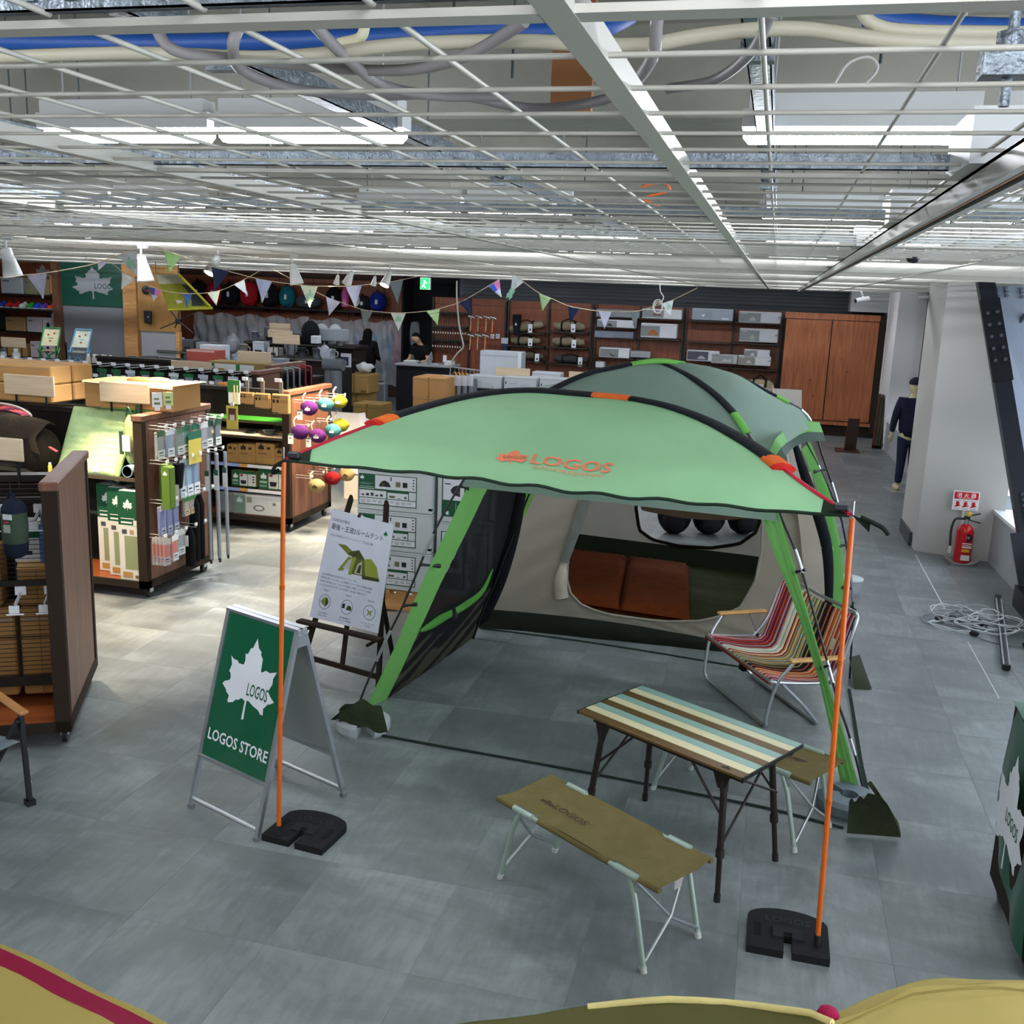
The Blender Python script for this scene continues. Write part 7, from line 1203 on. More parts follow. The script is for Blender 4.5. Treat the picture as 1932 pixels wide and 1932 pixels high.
# ================================================================= cartons and white boxes in the middle distance
fbox('stacked_carton', 'big taped cardboard carton, upper one of the pile before the counter', 'carton', (-6.141, 17, 0.879), (-5.538, 17, 1.231), .75, '#b98a58', None, (), CARD, '#a5743f'); fbox('stacked_carton', 'big taped cardboard carton, lower one of the pile before the counter', 'carton', (-6.134, 17, 0.483), (-5.549, 17, 0.897), .75, '#b98a58', None, (), CARD, '#a5743f')
for k in range(3): t = fbox('stacked_carton', ('open cardboard carton with white paper in it, behind the pouches', 'cardboard carton under the open carton', 'low wide cardboard carton with half open lid, in front of its pile')[k], 'carton', ((-8.404, 19, 0.65), (-8.275, 19.05, 0.375), (-7.794, 18.2, -0.017))[k], ((-7.811, 19, 1.024), (-7.875, 19.05, 0.656), (-7.206, 18.2, 0.546))[k], .6, '#9a7c48', None, ((.75, .05, .95, .18, '#6a5128'),), CARD, '#7d6236') ; k == 0 and part('crumpled_paper', MB('#d5d7da').ell((.4, .3, .5), (.18, .12, .1), 12, 8, None, lambda v: v*(1+.2*sin(v.x*40+v.z*30))), t, PAPER)
for k in range(5):
    p = (-5.683, 17.6, 1.171); t = thing('grey_garment', f'grey wrapped garment on the rail beside the big cartons, {ORD[k]} from the left', 'garment', (p[0]+.10*k, p[1]+.05*k, 1.22), 0, 'wrapped garments beside the big cartons')
    part('cover', MB('#7f858c').cbox((0, .1, -.32), (.07, .42, .56), .02), t, CLOTH); part('label', MB('#d4d6de').bx(-.05, -.13, -.16, .06, -.125, .03), t, PAPER); part('hook', MB('#c9cbcd').tube([(0, .1, -.04), (0, .1, .06)], .006, 5), t, CHROME)
t = thing('display_table', 'dark table carrying the row of white boxes behind the tent', 'table', (-5.5, 18.0, 0)); part('table_top', MB('#2b2a2a').cbox((1.25, .5, .975), (2.5, 1.0, .05), .01), t, MATTE)
for x in (.05, 2.45):
    for y in (.05, .95): part('leg', MB('#1f1e1e').bx(x-.025, y-.025, 0, x+.025, y+.025, .95), t, STEEL)
wp = ((.04, .45, .08, .65, ('p', '#22252c', [(0, 0), (.3, 1), (.6, .6), (1, 1), (1, 0)])), (.15, .45, .4, .5, '#a9aeb6'), (.5, .35, .7, .4, '#a9aeb6'), (.7, .15, .75, .2, '#4a4d55'))
for k, (u0, u1, lab) in enumerate(((884, 946, 'left'), (950, 1012, 'middle'), (1017, 1079, 'right'))): fbox('white_box', f'low white box on the dark table, {lab} one of three', 'box', (((-5.409, 18, 1.031), (-4.74, 18, 1.042), (-4.072, 18, 1.042))[k][0], 18.02, 1.0), ((-4.787, 18, 1.232), (-4.131, 18, 1.25), (-3.476, 18, 1.259))[k], .4, '#c5cad0', 'low white boxes on the dark table', wp)
fbox('white_cooler_box', 'large plain white box standing behind the low white boxes', 'box', ((-5.351, 18.5, 1.056)[0], 18.5, 1.0), (-4.549, 18.5, 1.662), .35, '#b5bcc4', None, ((.92, 0, 1, 1, '#d5d9df'),)); fbox('white_box', 'small white box behind the beige sign board, right of the large one', 'box', ((-4.356, 18.6, 1.106)[0], 18.6, 1.0), (-3.808, 18.6, 1.314), .3, '#ccd3da')
signboard((-4.975, 18.25, 1.194), (-4.315, 18.25, 1.387), 1.0, 'blank pale sign board before the large white box'); signboard((-3.595, 18.3, 1.269), (-3.315, 18.3, 1.38), 1.0, 'small blank pale sign board behind the left tent shoulder')
t = thing('red_tool', 'red and white tool lying under the dark table edge', 'tool', (-4.665, 17.8, 1.004)); part('handle', MB('#c8341f').bar((-.02, 0, 0), (.16, 0, 0), .04, .03), t); part('blade', MB('#c9ccd0').bar((-.16, 0, 0), (-.02, 0, 0), .03, .015), t, CHROME); part('stand', MB('#2b2a2a').bx(-.2, .0, -.95, .2, .03, -.02), t, MATTE)
# ================================================================= far left: rear wall with backpacks
Yr = 25.4
t = thing('long_shelf', 'long dark shelf with backpacks on the brown panelled rear wall', 'shelf unit', (-16.0, Yr, 0)); part('shelf_board', MB('#26262a').bx(0, -.45, 2.08, 7.0, 0, 2.12), t, STEEL)
for k in range(7): part('back_panel', MB().bx(1.0*k+.01, 0, .2, 1.0*k+.99, .04, 2.9), t, W_BACK)
for k in range(6): part('bracket', MB('#1d1d20').bx(.1+1.3*k, -.4, 2.0, .13+1.3*k, 0, 2.08), t, STEEL)
for k, (u0, u1, h, c, lab) in enumerate(((362, 392, .62, '#191a1e', 'black backpack, leftmost on the long shelf'), (391, 421, .60, '#a3202c', 'red backpack beside the navy pennant'), (421, 452, .58, '#1c1d22', 'black backpack right of the red one'), (455, 488, .64, '#b3222c', 'large red backpack on the long shelf'), (490, 528, .60, '#1b1d24', 'dark grey patterned backpack on the long shelf'), (529, 558, .56, '#1f6f7d', 'teal backpack with white tag'), (559, 606, .36, '#4a4f56', 'grey duffel bag right of the teal backpack'), (616, 648, .58, '#17181d', 'black backpack left of the pink bottle'), (672, 700, .40, '#22252c', 'dark bag behind the lavender pennant'), (698, 729, .50, '#1f2f8a', 'royal blue backpack at the right end of the long shelf'))):
    x0, x1 = ((-15.527, 25.2, 2.018), (-15.057, 25.2, 2.037), (-14.575, 25.2, 2.056), (-14.034, 25.2, 2.077), (-13.483, 25.2, 2.099), (-12.875, 25.2, 2.123), (-12.411, 25.2, 2.141), (-11.542, 25.2, 2.176), (-10.701, 25.2, 2.209), (-10.314, 25.2, 2.225))[k][0], ((-15.041, 25.2, 2.037), (-14.575, 25.2, 2.056), (-14.082, 25.2, 2.075), (-13.514, 25.2, 2.098), (-12.89, 25.2, 2.122), (-12.427, 25.2, 2.141), (-11.693, 25.2, 2.17), (-11.059, 25.2, 2.195), (-10.285, 25.2, 2.226), (-9.858, 25.2, 2.243))[k][0]
    w = x1-x0; t = thing('backpack', lab, 'backpack', ((x0+x1)/2, 25.17, 2.12), 0, 'backpacks on the long shelf')
    part('bag_body', MB(c).ell((0, 0, h*.5), (w*.52, .17, h*.52), 14, 10, None, lambda v: Vector((v.x, v.y, max(-h*.5, v.z*1.02)))), t, CLOTH); part('pocket', MB(c).ell((0, -.14, h*.3), (w*.36, .06, h*.22), 12, 8), t, CLOTH); part('strap', MB('#111215').tube(spline([V(-w*.1, -.02, h*.95), V(0, -.05, h*1.1), V(w*.1, -.02, h*.95)], 8), .014, 6), t, CLOTH); part('hang_tag', MB('#dfe2e5').bx(.0, -.2, h*.4, .07, -.195, h*.62), t, PAPER)
bottle((-10.971, 25.1, 2.213), .10, .52, 'pink bottle standing between the black bags on the long shelf', '#d55a9c', '#c43f88'); bottle((-10.578, 25.05, 2.242), .07, .24, 'small white bottle beside the pink one', '#cfd4da', '#e6e9ec')
for k in range(7):
    x0 = -15.0+.9*k; t = thing('wrapped_rack', f'garment rack wrapped in clear plastic sheet along the rear wall, {ORD[k]} from the left', 'rack', (x0, 24.6, 0), 0, 'plastic wrapped racks along the rear wall'); rk = random.Random(k)
    for j in range(6):
        c = (('#3c4450', '#59616c', '#70757d', '#2f3a4a', '#7a7f86', '#8a8d92'), ('#2f6da0', '#b8343a', '#9c2f58', '#4a8cc0', '#8fa0ae', '#24407a'))[1 if k >= 5 else 0][j]; part('garment', MB(c).ell((.09+.15*j, .1, 1.25-.12*rk.random()), (.085, .2, .5), 10, 8), t, CLOTH)
    part('plastic_sheet', MB().grid(18, 20, lambda u, v: V(-.03+.96*u, -.16-.05*sin(u*21+v*5)-.04*sin(v*17+u*9)-.02*sin(u*47-v*31), .28+1.62*v+.04*sin(u*9+k))), t, WRAP); part('base_box', MB('#3d2c22').bx(0, -.1, 0, .88, .35, .3), t, MATTE); part('rail', MB('#b9bbbd').tube([(0, .1, 1.82), (.9, .1, 1.82)], .015, 6).tube([(0, .1, .3), (0, .1, 1.82)], .015, 6).tube([(.9, .1, .3), (.9, .1, 1.82)], .015, 6), t, CHROME)
# green leaf banner between wooden posts
a, b = V((-14.807, 19, 2.075)), V((-13.257, 19, 2.082)); t = thing('leaf_banner', 'dark green wall panel with big white leaf, reading LOGOS', 'sign', (a.x, 19.0, 0)); w = b.x-a.x
part('green_panel', MB('#0f4a3a').bx(0, 0, 2.13, w, .05, 3.02), t, PAINT); part('lower_panel', MB('#7d8087').bx(0, .02, .2, w, .06, 2.12), t, MATTE); part('leaf_print', leaf(MB('#9a9ea4'), 1.02, lambda u, v, q: V(w*.5+u, -.004, 2.62+v*.62)), t, PAPER); part('lettering', MB('#0f4a3a').text('LOGOS', .15, lambda x, y, q: V(w*.52+x, -.008, 2.50+y), 'LEFT', .006), t, PAPER)
part('post', MB().bx(-.16, -.1, .0, 0, .1, 3.02), t, W_DARK); part('post', MB().bx(w, -.1, 0, w+.32, .1, 3.02), t, W_PINE); part('plinth', MB('#4b2f20').bx(-.16, -.1, 0, w+.3, .1, .2), t, MATTE)
a, b = V((-12.688, 18.6, 1.679)), V((-11.769, 18.6, 1.646)); t = thing('tan_board', 'tan wooden display board with a small black case, whitish panel under it', 'board', (a.x, 18.6, 0)); w = b.x-a.x
part('board', MB().bx(0, 0, 1.70, w, .08, 3.0), t, wood('tan_panel', '#b98b4f', '#a2763c', 1.5, 'Z', .55)); part('white_panel', MB('#9a9ca0').bx(.02, .03, 1.0, w-.08, .07, 1.70), t, MATTE); part('post', MB().bx(w-.08, .0, .0, w, .1, 1.70), t, W_PINE); part('base', MB('#3a2519').bx(0, 0, 0, w, .3, 1.0), t, MATTE)
p = (-12.443, 18.55, 1.98); t = thing('black_case', 'small black lantern case fixed on the tan board', 'case', p); part('case_body', MB('#1f2123').cbox((0, 0, 0), (.15, .10, .26), .02), t); part('knob', MB('#c4c6c8').ell((.04, -.055, .0), (.012, .01, .02), 8, 6), t)
p = (-12.471, 18.59, 2.519); t = thing('black_horn', 'round black horn with red rim on the tan board', 'horn', p); part('cup', MB('#1a1718').lathe([(.06, 0), (.09, .04), (.085, .05), (.001, .02)], (0, 0, 0), 16, Matrix.Rotation(pi/2, 3, 'X')), t); part('knob', MB('#8a2030').ell((.07, -.06, -.02), (.03, .02, .03), 8, 6), t)
# hanging olive sling chair
t = thing('sling_chair', 'olive and cream sling chair with black hub frame hung up at left', 'chair', (0, 0, 0)); q = [V((-9.885, 15, 2.815)), V((-9.466, 15, 2.837)), V((-8.936, 15.1, 2.309)), V((-9.737, 15.1, 2.251))]
f = lambda u, v: lerp(lerp(q[0], q[1], u), lerp(q[3], q[2], u), v)+V(0, .25*sin(pi*v)*sin(pi*u), 0)
part('seat_cloth', MB('#8a8a34').grid(10, 12, lambda u, v: f(u, .26+.74*v)), t, CLOTH); part('head_rest', MB('#b9b8a0').grid(8, 4, lambda u, v: f(u, .26*v)), t, CLOTH); part('mesh_panel', MB('#34393a').grid(6, 8, lambda u, v: f(.55+.35*u, .3+.6*v)+V(0, -.02, 0)), t, CLOTH); part('edging', MB('#a8a52c').tube([f(1, k/8) for k in range(9)], .02, 6).tube([f(k/8, 1) for k in range(9)], .02, 6), t, CLOTH); part('label', MB('#c9b9b4').add([f(.2, .72)+V(0, -.03, 0), f(.32, .74)+V(0, -.03, 0), f(.34, .82)+V(0, -.03, 0), f(.22, .82)+V(0, -.03, 0)], [(0, 1, 2, 3)]), t, PAPER)
part('hanging_cord', MB('#2a2a28').tube([q[0], V(q[0].x, q[0].y, 3.03)], .006, 5), t); part('hanging_cord', MB('#2a2a28').tube([q[1], V(q[1].x, q[1].y, 3.03)], .006, 5), t); hb = V((-9.566, 15.1, 2.078)); part('hub', MB('#131416').cbox(hb, (.09, .08, .09), .02), t)
for e in ((-9.776, 14.9, 1.953), (-9.757, 15.3, 1.961), (-9.165, 14.9, 1.904), (-9.197, 15, 2.223), (-9.79, 15.2, 2.274), (-9.54, 15.1, 2.259)): part('rod', MB('#131416').tube([hb, V(e)], .011, 6), t, STEEL)
# two small folding chairs on a display deck
t = thing('display_deck', 'brown display deck carrying two small folding chairs at far left', 'table', (-15.6, 17.2, 0)); part('deck_top', MB().bx(0, 0, .95, 3.2, 1.1, 1.0), t, W_DARK); part('deck_side', MB('#3a261b').bx(.05, .05, 0, 3.15, 1.05, .95), t, MATTE); part('deck_lip', MB().bx(1.4, -.03, .93, 3.22, 0, 1.02), t, W_DARK)
def kidchair(p, lab, fc, cc, rz):
    t = thing('small_folding_chair', lab, 'chair', p, rz, 'small folding chairs on the display deck'); r = .016
    for s in (-.17, .17): part('side_frame', MB(fc).tube([V(s, -.05, .25), V(s*.95, .28, .70)], r, 8).tube([V(s, -.18, 0), V(s, .12, .32)], r, 8).tube([V(s, .2, 0), V(s, -.12, .30)], r, 8), t, GLOSS)
    part('top_bar', MB(fc).tube([V(-.16, .28, .70), V(.16, .28, .70)], r, 8).tube([V(-.17, .16, .5), V(.17, .16, .5)], r*.8, 8), t, GLOSS); part('cross_bar', MB(fc).tube([V(-.17, -.18, .02), V(.17, .12, .30)], r*.8, 8).tube([V(.17, -.18, .02), V(-.17, .12, .30)], r*.8, 8), t, GLOSS)
    part('back_cloth', MB(cc).grid(6, 8, lambda u, v: V(-.155+.31*u, .02+.25*v+.02*sin(pi*u), .36+.32*v)), t, CLOTH); part('seat_cloth', MB(cc).grid(6, 6, lambda u, v: V(-.155+.31*u, -.14+.24*v, .27-.03*sin(pi*v)+.02*v)), t, CLOTH); part('pattern', MB('#b8663c').ell((-.05, .175, .57), (.025, .006, .02), 8, 5).ell((.06, .2, .6), (.02, .006, .02), 8, 5).ell((.0, .10, .45), (.025, .006, .02), 8, 5), t, CLOTH)
kidchair((-14.05, 17.55, 1.0), 'small green framed folding chair with cream cloth', '#1f8a46', '#d6d1ac', .35); kidchair((-13.35, 17.55, 1.0), 'small light blue framed folding chair with cream cloth', '#6fa8cf', '#d3d8c4', .25)
# far left wall shelf with shoes and cartons
t = thing('shoe_shelf', 'tall brown shelf with shoes and cartons at the far left', 'shelf unit', (-17.4, 19.0, 0)); part('back_panel', MB().bx(0, .5, 0, 2.55, .55, 3.0), t, W_BACK)
for z in (.95, 1.5, 2.0, 2.32): part('shelf', MB('#2a2420').bx(0, 0, z-.03, 2.55, .5, z), t, STEEL)
part('side_post', MB().bx(2.45, -.02, 0, 2.55, .5, 3.0), t, W_DARK); part('leaf_print', leaf(MB('#8f8f92'), .42, lambda u, v, q: V(1.75+u, .495, 2.80+v*.8)), t, PAPER)
sc = ['#2440a8', '#c83a22', '#8f8f98', '#b3242c', '#2a3fb8', '#a8242c', '#b02434', '#cfd0c4', '#2a9a3c', '#2c4fd0', '#6a3fa8', '#d84a2c', '#1f2f8a']
for k in range(13):
    t = thing('shoe', f'brightly coloured shoe on the far left shelf, {ORD[k]} from the left', 'shoe', (-17.2+.18*k, 19.1, 2.0), 0, 'shoes on the far left shelf'); part('upper', MB(sc[k]).ell((0, .08, .06), (.05, .13, .06), 10, 7).ell((0, .15, .10), (.045, .06, .06), 10, 7), t, CLOTH); part('sole', MB('#c9c6c8').ell((0, .08, .02), (.055, .14, .022), 10, 6), t)
for k, (x, z, w, h, c, lab) in enumerate(((-16.35, 2.32, .55, .35, '#b3b9c2', 'pale grey box on the top shelf at far left'), (-15.75, 2.32, .30, .34, '#8a8a6c', 'olive box beside the pale grey box on the top shelf'), (-15.42, 2.32, .28, .33, '#8f8462', 'olive brown box on the top shelf'), (-15.12, 2.34, .22, .40, '#c98f5a', 'small tan box with orange label on the top shelf'), (-16.3, 1.52, .5, .3, '#a08052', 'cardboard carton on the middle far left shelf'), (-15.75, 1.52, .38, .32, '#b9b2bc', 'white box beside the middle cardboard carton'), (-15.35, 1.52, .32, .32, '#c9c4ca', 'white box with dark round print, upper one'), (-16.4, .97, .6, .28, '#a8854f', 'low cardboard carton at far left'), (-15.7, .97, .28, .35, '#c0b4b9', 'pale pink box at far left'), (-15.38, .97, .30, .38, '#cbc7ce', 'white box with dark round print, lower left one'), (-15.06, .97, .30, .38, '#cbc7ce', 'white box with dark round print, lower right one'))):
    fbox('stock_box', lab, 'box', (x, 19.02, z), (x+w, 0, z+h), .4, c, 'boxes on the far left shelf', ((.3, .3, .6, .7, ('p', '#20263a', [(.5+.5*cos(q), .5+.5*sin(q)) for q in [j*.63 for j in range(10)]])),) if 'round' in lab else ((.3, .2, .7, .8, '#d84a30'),) if 'orange' in lab else ((.1, .7, .4, .8, '#6d6a66'),))
t = thing('wrapped_bundle', 'pale bundle in clear wrap at the right end of the far left shelf', 'bundle', (-15.0, 19.2, 1.78)); part('bundle', MB('#b4b4b4').ell((0, 0, 0), (.22, .2, .28), 12, 9, None, lambda v: v*(1+.08*sin(v.x*40+v.z*22))), t, CLOTH); part('clear_wrap', MB().ell((0, 0, 0), (.25, .22, .31), 12, 9, None, lambda v: v*(1+.1*sin(v.x*31+v.z*27))), t, PLAST)
t = thing('black_bag', 'black bag on the far left shelf at the picture edge', 'bag', (-16.55, 19.0, 1.52)); part('bag_body', MB('#1a1e1f').ell((0, .1, .2), (.3, .2, .22), 12, 9), t, CLOTH); part('handle', MB('#111314').tube(spline([(-.1, 0, .38), (0, -.03, .5), (.1, 0, .38)], 8), .015, 6), t)
signboard((-14.615, 16.9, 1.341), (-14.055, 16.9, 1.531), 1.0, 'blank brownish sign board at far left before the white tins')
for k in range(9):
    c, cap = (('#6d3848', '#c5c8ca'), ('#9aa0a0', '#24403f'), ('#bdbfc4', '#d9dadc'), ('#c4bfb8', '#d8d5d0'), ('#b8b4ac', '#d9d6cf'), ('#bdb8ae', '#d6d3cc'), ('#b5b0a4', '#d8d5cc'), ('#c1bcb0', '#dcd9d0'), ('#b9b4a8', '#d6d3ca'))[k]
    p = ((-14.72, 16.8), (-14.5, 16.8), (-14.28, 16.9), (-13.0, 17.35), (-12.9, 17.4), (-12.8, 17.35), (-12.72, 17.42), (-12.62, 17.36), (-12.53, 17.4))[k]
    bottle((p[0], p[1], 1.0), .075 if k < 3 else .045, .32 if k < 3 else .26, f'{"wine red" if k == 0 else "grey" if k == 1 else "silver" if k == 2 else "pale wrapped"} canister at far left before the panel, {ORD[k]} from the left', c, cap)
# middle clutter: counters of small goods
for (x0, x1, y, z, lab) in ((-12.3, -8.2, 18.6, 1.32, 'dark display counter crowded with cups and small goods'), (-11.9, -8.0, 16.6, 1.12, 'lower dark display counter with bagged goods'), (-11.2, -8.62, 20.2, 1.50, 'rear dark display counter with bags')):
    t = thing('goods_counter', lab, 'counter', (x0, y, 0)); part('counter_top', MB('#2a2624').bx(0, 0, z-.05, x1-x0, .8, z), t, STEEL); part('counter_body', MB('#241d19').bx(.03, .05, 0, x1-x0-.03, .75, z-.05), t, MATTE); part('shelf_edge', MB('#6b6b68').bx(0, -.015, z-.04, x1-x0, 0, z-.01), t, STEEL)
rr = random.Random(21)
gc = ['#8b9198', '#5d646c', '#b4bcc6', '#3f464f', '#9aa5b2', '#6c7077', '#b8b4ae', '#474b52', '#7f8890', '#a9b0b4']
names_ = ('left end', 'second from left', 'third from left', 'fourth from left', 'fifth from left', 'sixth from left', 'seventh from left', 'eighth from left', 'ninth from left', 'tenth from left', 'eleventh from left', 'twelfth from left')
for c, (x0, n, st, y, z, what) in enumerate(((-12.1, 12, .32, 18.75, 1.32, 'crowded cup counter'), (-11.7, 12, .30, 16.75, 1.12, 'lower bagged goods counter'), (-11.1, 7, .33, 20.35, 1.50, 'rear bag counter'))):
    for k in range(n):
        col = gc[rr.randrange(10)]; x = x0+st*k; kind = rr.choice(('cup', 'box', 'sack', 'box', 'bagged'))
        if c == 1 and 6 <= k <= 9: kind = 'bagged'; col = '#7f8fa3'
        if kind == 'cup': t = thing('steel_cup', f'{"pale" if sum(hx(col)) > .6 else "dark"} metal cup on the {what}, {names_[k]}', 'cup', (x+.1, y, z)); part('cup_body', MB(col).lathe([(.07, 0), (.085, .2), (.09, .2), (.08, .19), (.065, .01), (.001, .01)], (0, 0, 0), 14), t, STEEL); part('handle', MB(col).tube(spline([(.08, 0, .16), (.13, 0, .14), (.13, 0, .07), (.075, 0, .05)], 8), .01, 6), t, STEEL)
        elif kind == 'box': fbox('small_box', f'{"pale" if sum(hx(col)) > .6 else "dark"} grey box on the {what}, {names_[k]}', 'box', (x, y-.05, z), (x+.2+.06*rr.random(), 0, z+.16+.16*rr.random()), .25, col, None, ((.2, .1, .8, .4, '#202226'),))
        elif kind == 'sack':
            h = .12+.08*rr.random(); sack((x+.12, y+.1, z+h), (.13, .11, h), f'{"pale" if sum(hx(col)) > .6 else "dark"} rounded pouch on the {what}, {names_[k]}', col, 'goods_pouch', 'pouch', mark=None, neck=False).children and None
            q_ = [o for o in COL.objects if o.name.startswith('goods_pouch')][-1]; part('draw_cord', MB('#c4c2bc').tube(spline([V(-.05, -.05, h*.9), V(0, -.09, h*1.15), V(.05, -.05, h*.9)], 8), .008, 6), q_)
        else: t = thing('bagged_item', f'item wrapped in clear bag on the {what}, {names_[k]}', 'packed item', (x+.13, y+.05, z)); part('item', MB(col).cbox((0, .05, .15), (.16, .14, .28), .04), t, CLOTH); part('clear_bag', MB().ell((0, .05, .19), (.14, .12, .20), 10, 8, None, lambda v: v*(1+.12*sin(v.x*50+v.z*38))), t, PLAST)
fbox('red_box', 'flat red box in clear wrap on the lower counter', 'box', (-10.244, 16.4, 1.302), (-9.684, 16.4, 1.529), .4, '#a84f40', None, ((0, .85, 1, 1, '#c9a7a0'),)); fbox('foam_box', 'white foam box beside the flat red box', 'box', (-10.159, 16.7, 1.28), (-9.709, 16.7, 1.609), .3, '#cdd6de', None, ((.0, 0, .3, .2, '#b9c2ca'),))
fbox('white_display_box', 'long white display box beside the black pack, rear counter', 'box', (-9.168, 19.6, 1.628), (-8.601, 19.6, 1.87), .3, '#a5adb8'); fbox('white_cube', 'small white cube box before the long white display box', 'box', (-8.383, 17.6, 1.677), (-8.232, 17.6, 1.82), .15, '#ccd6df')
for k, (p, c) in enumerate((((-9.258, 20, 1.819), '#8fa6b4'), ((-8.956, 20, 1.822), '#2c6a46'))): t = thing('round_plate', ('white rimmed pale blue round plate standing on the rear counter', 'white rimmed green round plate standing on the rear counter')[k], 'plate', p); part('plate', MB(c).lathe([(.11, 0), (.001, .0)], (0, 0, 0), 20, Matrix.Rotation(pi/2, 3, 'X')), t); part('rim', MB('#cfd6d8').lathe([(.10, .0), (.14, .01), (.14, .02), (.10, .01)], (0, 0, 0), 20, Matrix.Rotation(pi/2, 3, 'X')), t); part('stand', MB('#2a2a2c').bx(-.05, .02, -.18, .05, .06, -.05), t)
t = thing('backpack', 'black backpack standing on the rear goods counter', 'backpack', (-9.287, 19.4, 1.608)); part('bag_body', MB('#1b1f24').ell((0, .1, .18), (.2, .15, .24), 14, 10), t, CLOTH); part('bag_base', MB('#131416').cbox((0, .1, .02), (.42, .26, .16), .04), t, CLOTH); part('loop', MB('#0f1012').tube(spline([(-.05, .1, .40), (0, .1, .47), (.05, .1, .40)], 8), .012, 6), t)
for p, q, lab in (((-10.222, 19.5, 1.789), (-9.75, 19.5, 1.94), 'blank pale sign board, highest of three over the goods counters'), ((-9.761, 18.55, 1.699), (-9.231, 18.55, 1.848), 'blank pale sign board, middle of three over the goods counters'), ((-9.581, 18.4, 1.589), (-8.999, 18.4, 1.78), 'blank pale sign board, lowest of three over the goods counters')): signboard(p, q, 1.2, lab)
t = thing('lamp_column', 'grey round column with cylindrical grey head by the folded chairs', 'column', ((-7.155, 16, 1.157)[0], 16.0, 0)); part('column', MB('#6c7077').tube([(0, 0, 0), (0, 0, 1.35)], .10, 16).tube([(-.14, .05, 0), (-.14, .05, 1.35)], .085, 14), t, STEEL); part('head', MB('#5f646a').tube([(-.22, 0, 1.44), (.14, 0, 1.44)], .10, 16), t, CLOTH)
t = thing('framed_print', 'white framed dark blue print behind the grey column', 'picture', (-7.51, 17, 1.328)); part('frame', MB('#b9b9c0').bx(0, 0, 0, .19, .03, .24), t); part('print', MB('#1c2f4a').bx(.0, -.003, .03, .15, 0, .18).col('#8fb0cc').bx(.03, -.004, .07, .11, -.003, .10), t, PAPER); part('stand', MB('#232120').bx(0, .03, -1.35, .19, .06, 0), t, MATTE)
t = thing('hanging_shirt', 'white shirt hanging beside the framed print', 'garment', (-7.921, 17.2, 1.648)); part('cloth', MB('#b6bac6').add([V(-.14, 0, 0), V(.16, 0, -.02), V(.1, .02, -.1), V(.06, 0, -.38), V(-.02, 0, -.38), V(-.05, .02, -.1)], [(0, 5, 4, 3, 2, 1)]).ell((0, .03, -.1), (.1, .05, .14), 10, 8), t, CLOTH); part('hanger', MB('#8d8f92').tube([(0, 0, 0), (0, 0, .1)], .006, 5), t)
t = thing('small_table', 'small dark folding table top left of the red box', 'table', (-11.531, 17.6, 1.096)); part('table_top', MB('#2a2422').cbox((.1, .1, .13), (.62, .4, .02), .005), t, MATTE); part('leg', MB('#9a9da0').tube([(-.18, 0, .12), (.05, 0, -.15)], .012, 6), t, CHROME); part('leg', MB('#1a1a1b').tube([(.2, 0, .12), (.1, 0, -.9)], .015, 6), t); part('leg', MB('#1a1a1b').tube([(.3, .2, .12), (.2, .2, -.9)], .015, 6), t)
# ================================================================= right side: stand, leaning panels, mannequin
p = (1.579, 20.47, 0); t = thing('rust_stand', 'rust brown steel sign stand on the floor before the cabinet', 'stand', p); part('base_plate', MB('#4a3028').bx(-.28, -.35, 0, .16, .2, .015), t, STEEL); part('upright', MB('#54382f').bar((.0, .0, .01), (.02, .02, .62), .32, .015, (1, -1, 0)), t, STEEL)
a = V((2.156, 21.157, 0)); t = thing('leaning_panels', 'stack of brown panels leaning in the corner by the cabinet', 'panels', (a.x-.12, a.y, 0))
for k in range(4): part('panel', MB('#4a2c20' if k == 0 else '#3a382c').bar((.02+.055*k, -.1, 0), (.10+.055*k, .45, .97-.015*k), .045, .30, (0, 0, 1)), t, MATTE)
t, hd, H = figure('mannequin', 'cream mannequin in navy jacket and cap half hidden by the pillar', (2.10, 16.3, 0), radians(190), 1.72, (((.15, .0, .62), (.15, -.03, .50)), ((.15, .0, .62), (.15, -.03, .50))), skin='#d3c8a0', cat='mannequin', shirt='#23283a', trousers='#262c42', shoes='#d3c8a0', legs=((.06, 0), (-.06, .01)))
part('cap', MB('#232638').ell(hd+V(0, .005, .022*H), (.058*H, .066*H, .052*H), 14, 9, None, lambda v: Vector((v.x, v.y, max(v.z, -.012*H)))).ell(hd+V(0, -.075*H, .018*H), (.04*H, .04*H, .006*H), 12, 6), t, CLOTH); part('display_base', MB('#8d9090').bx(-.25, -.2, 0, .25, .25, .012), t, GLOSS); part('support_rod', MB('#b9b29a').tube([(-.2, .1, 0), (-.2, .1, .9)], .012, 8), t, CHROME)
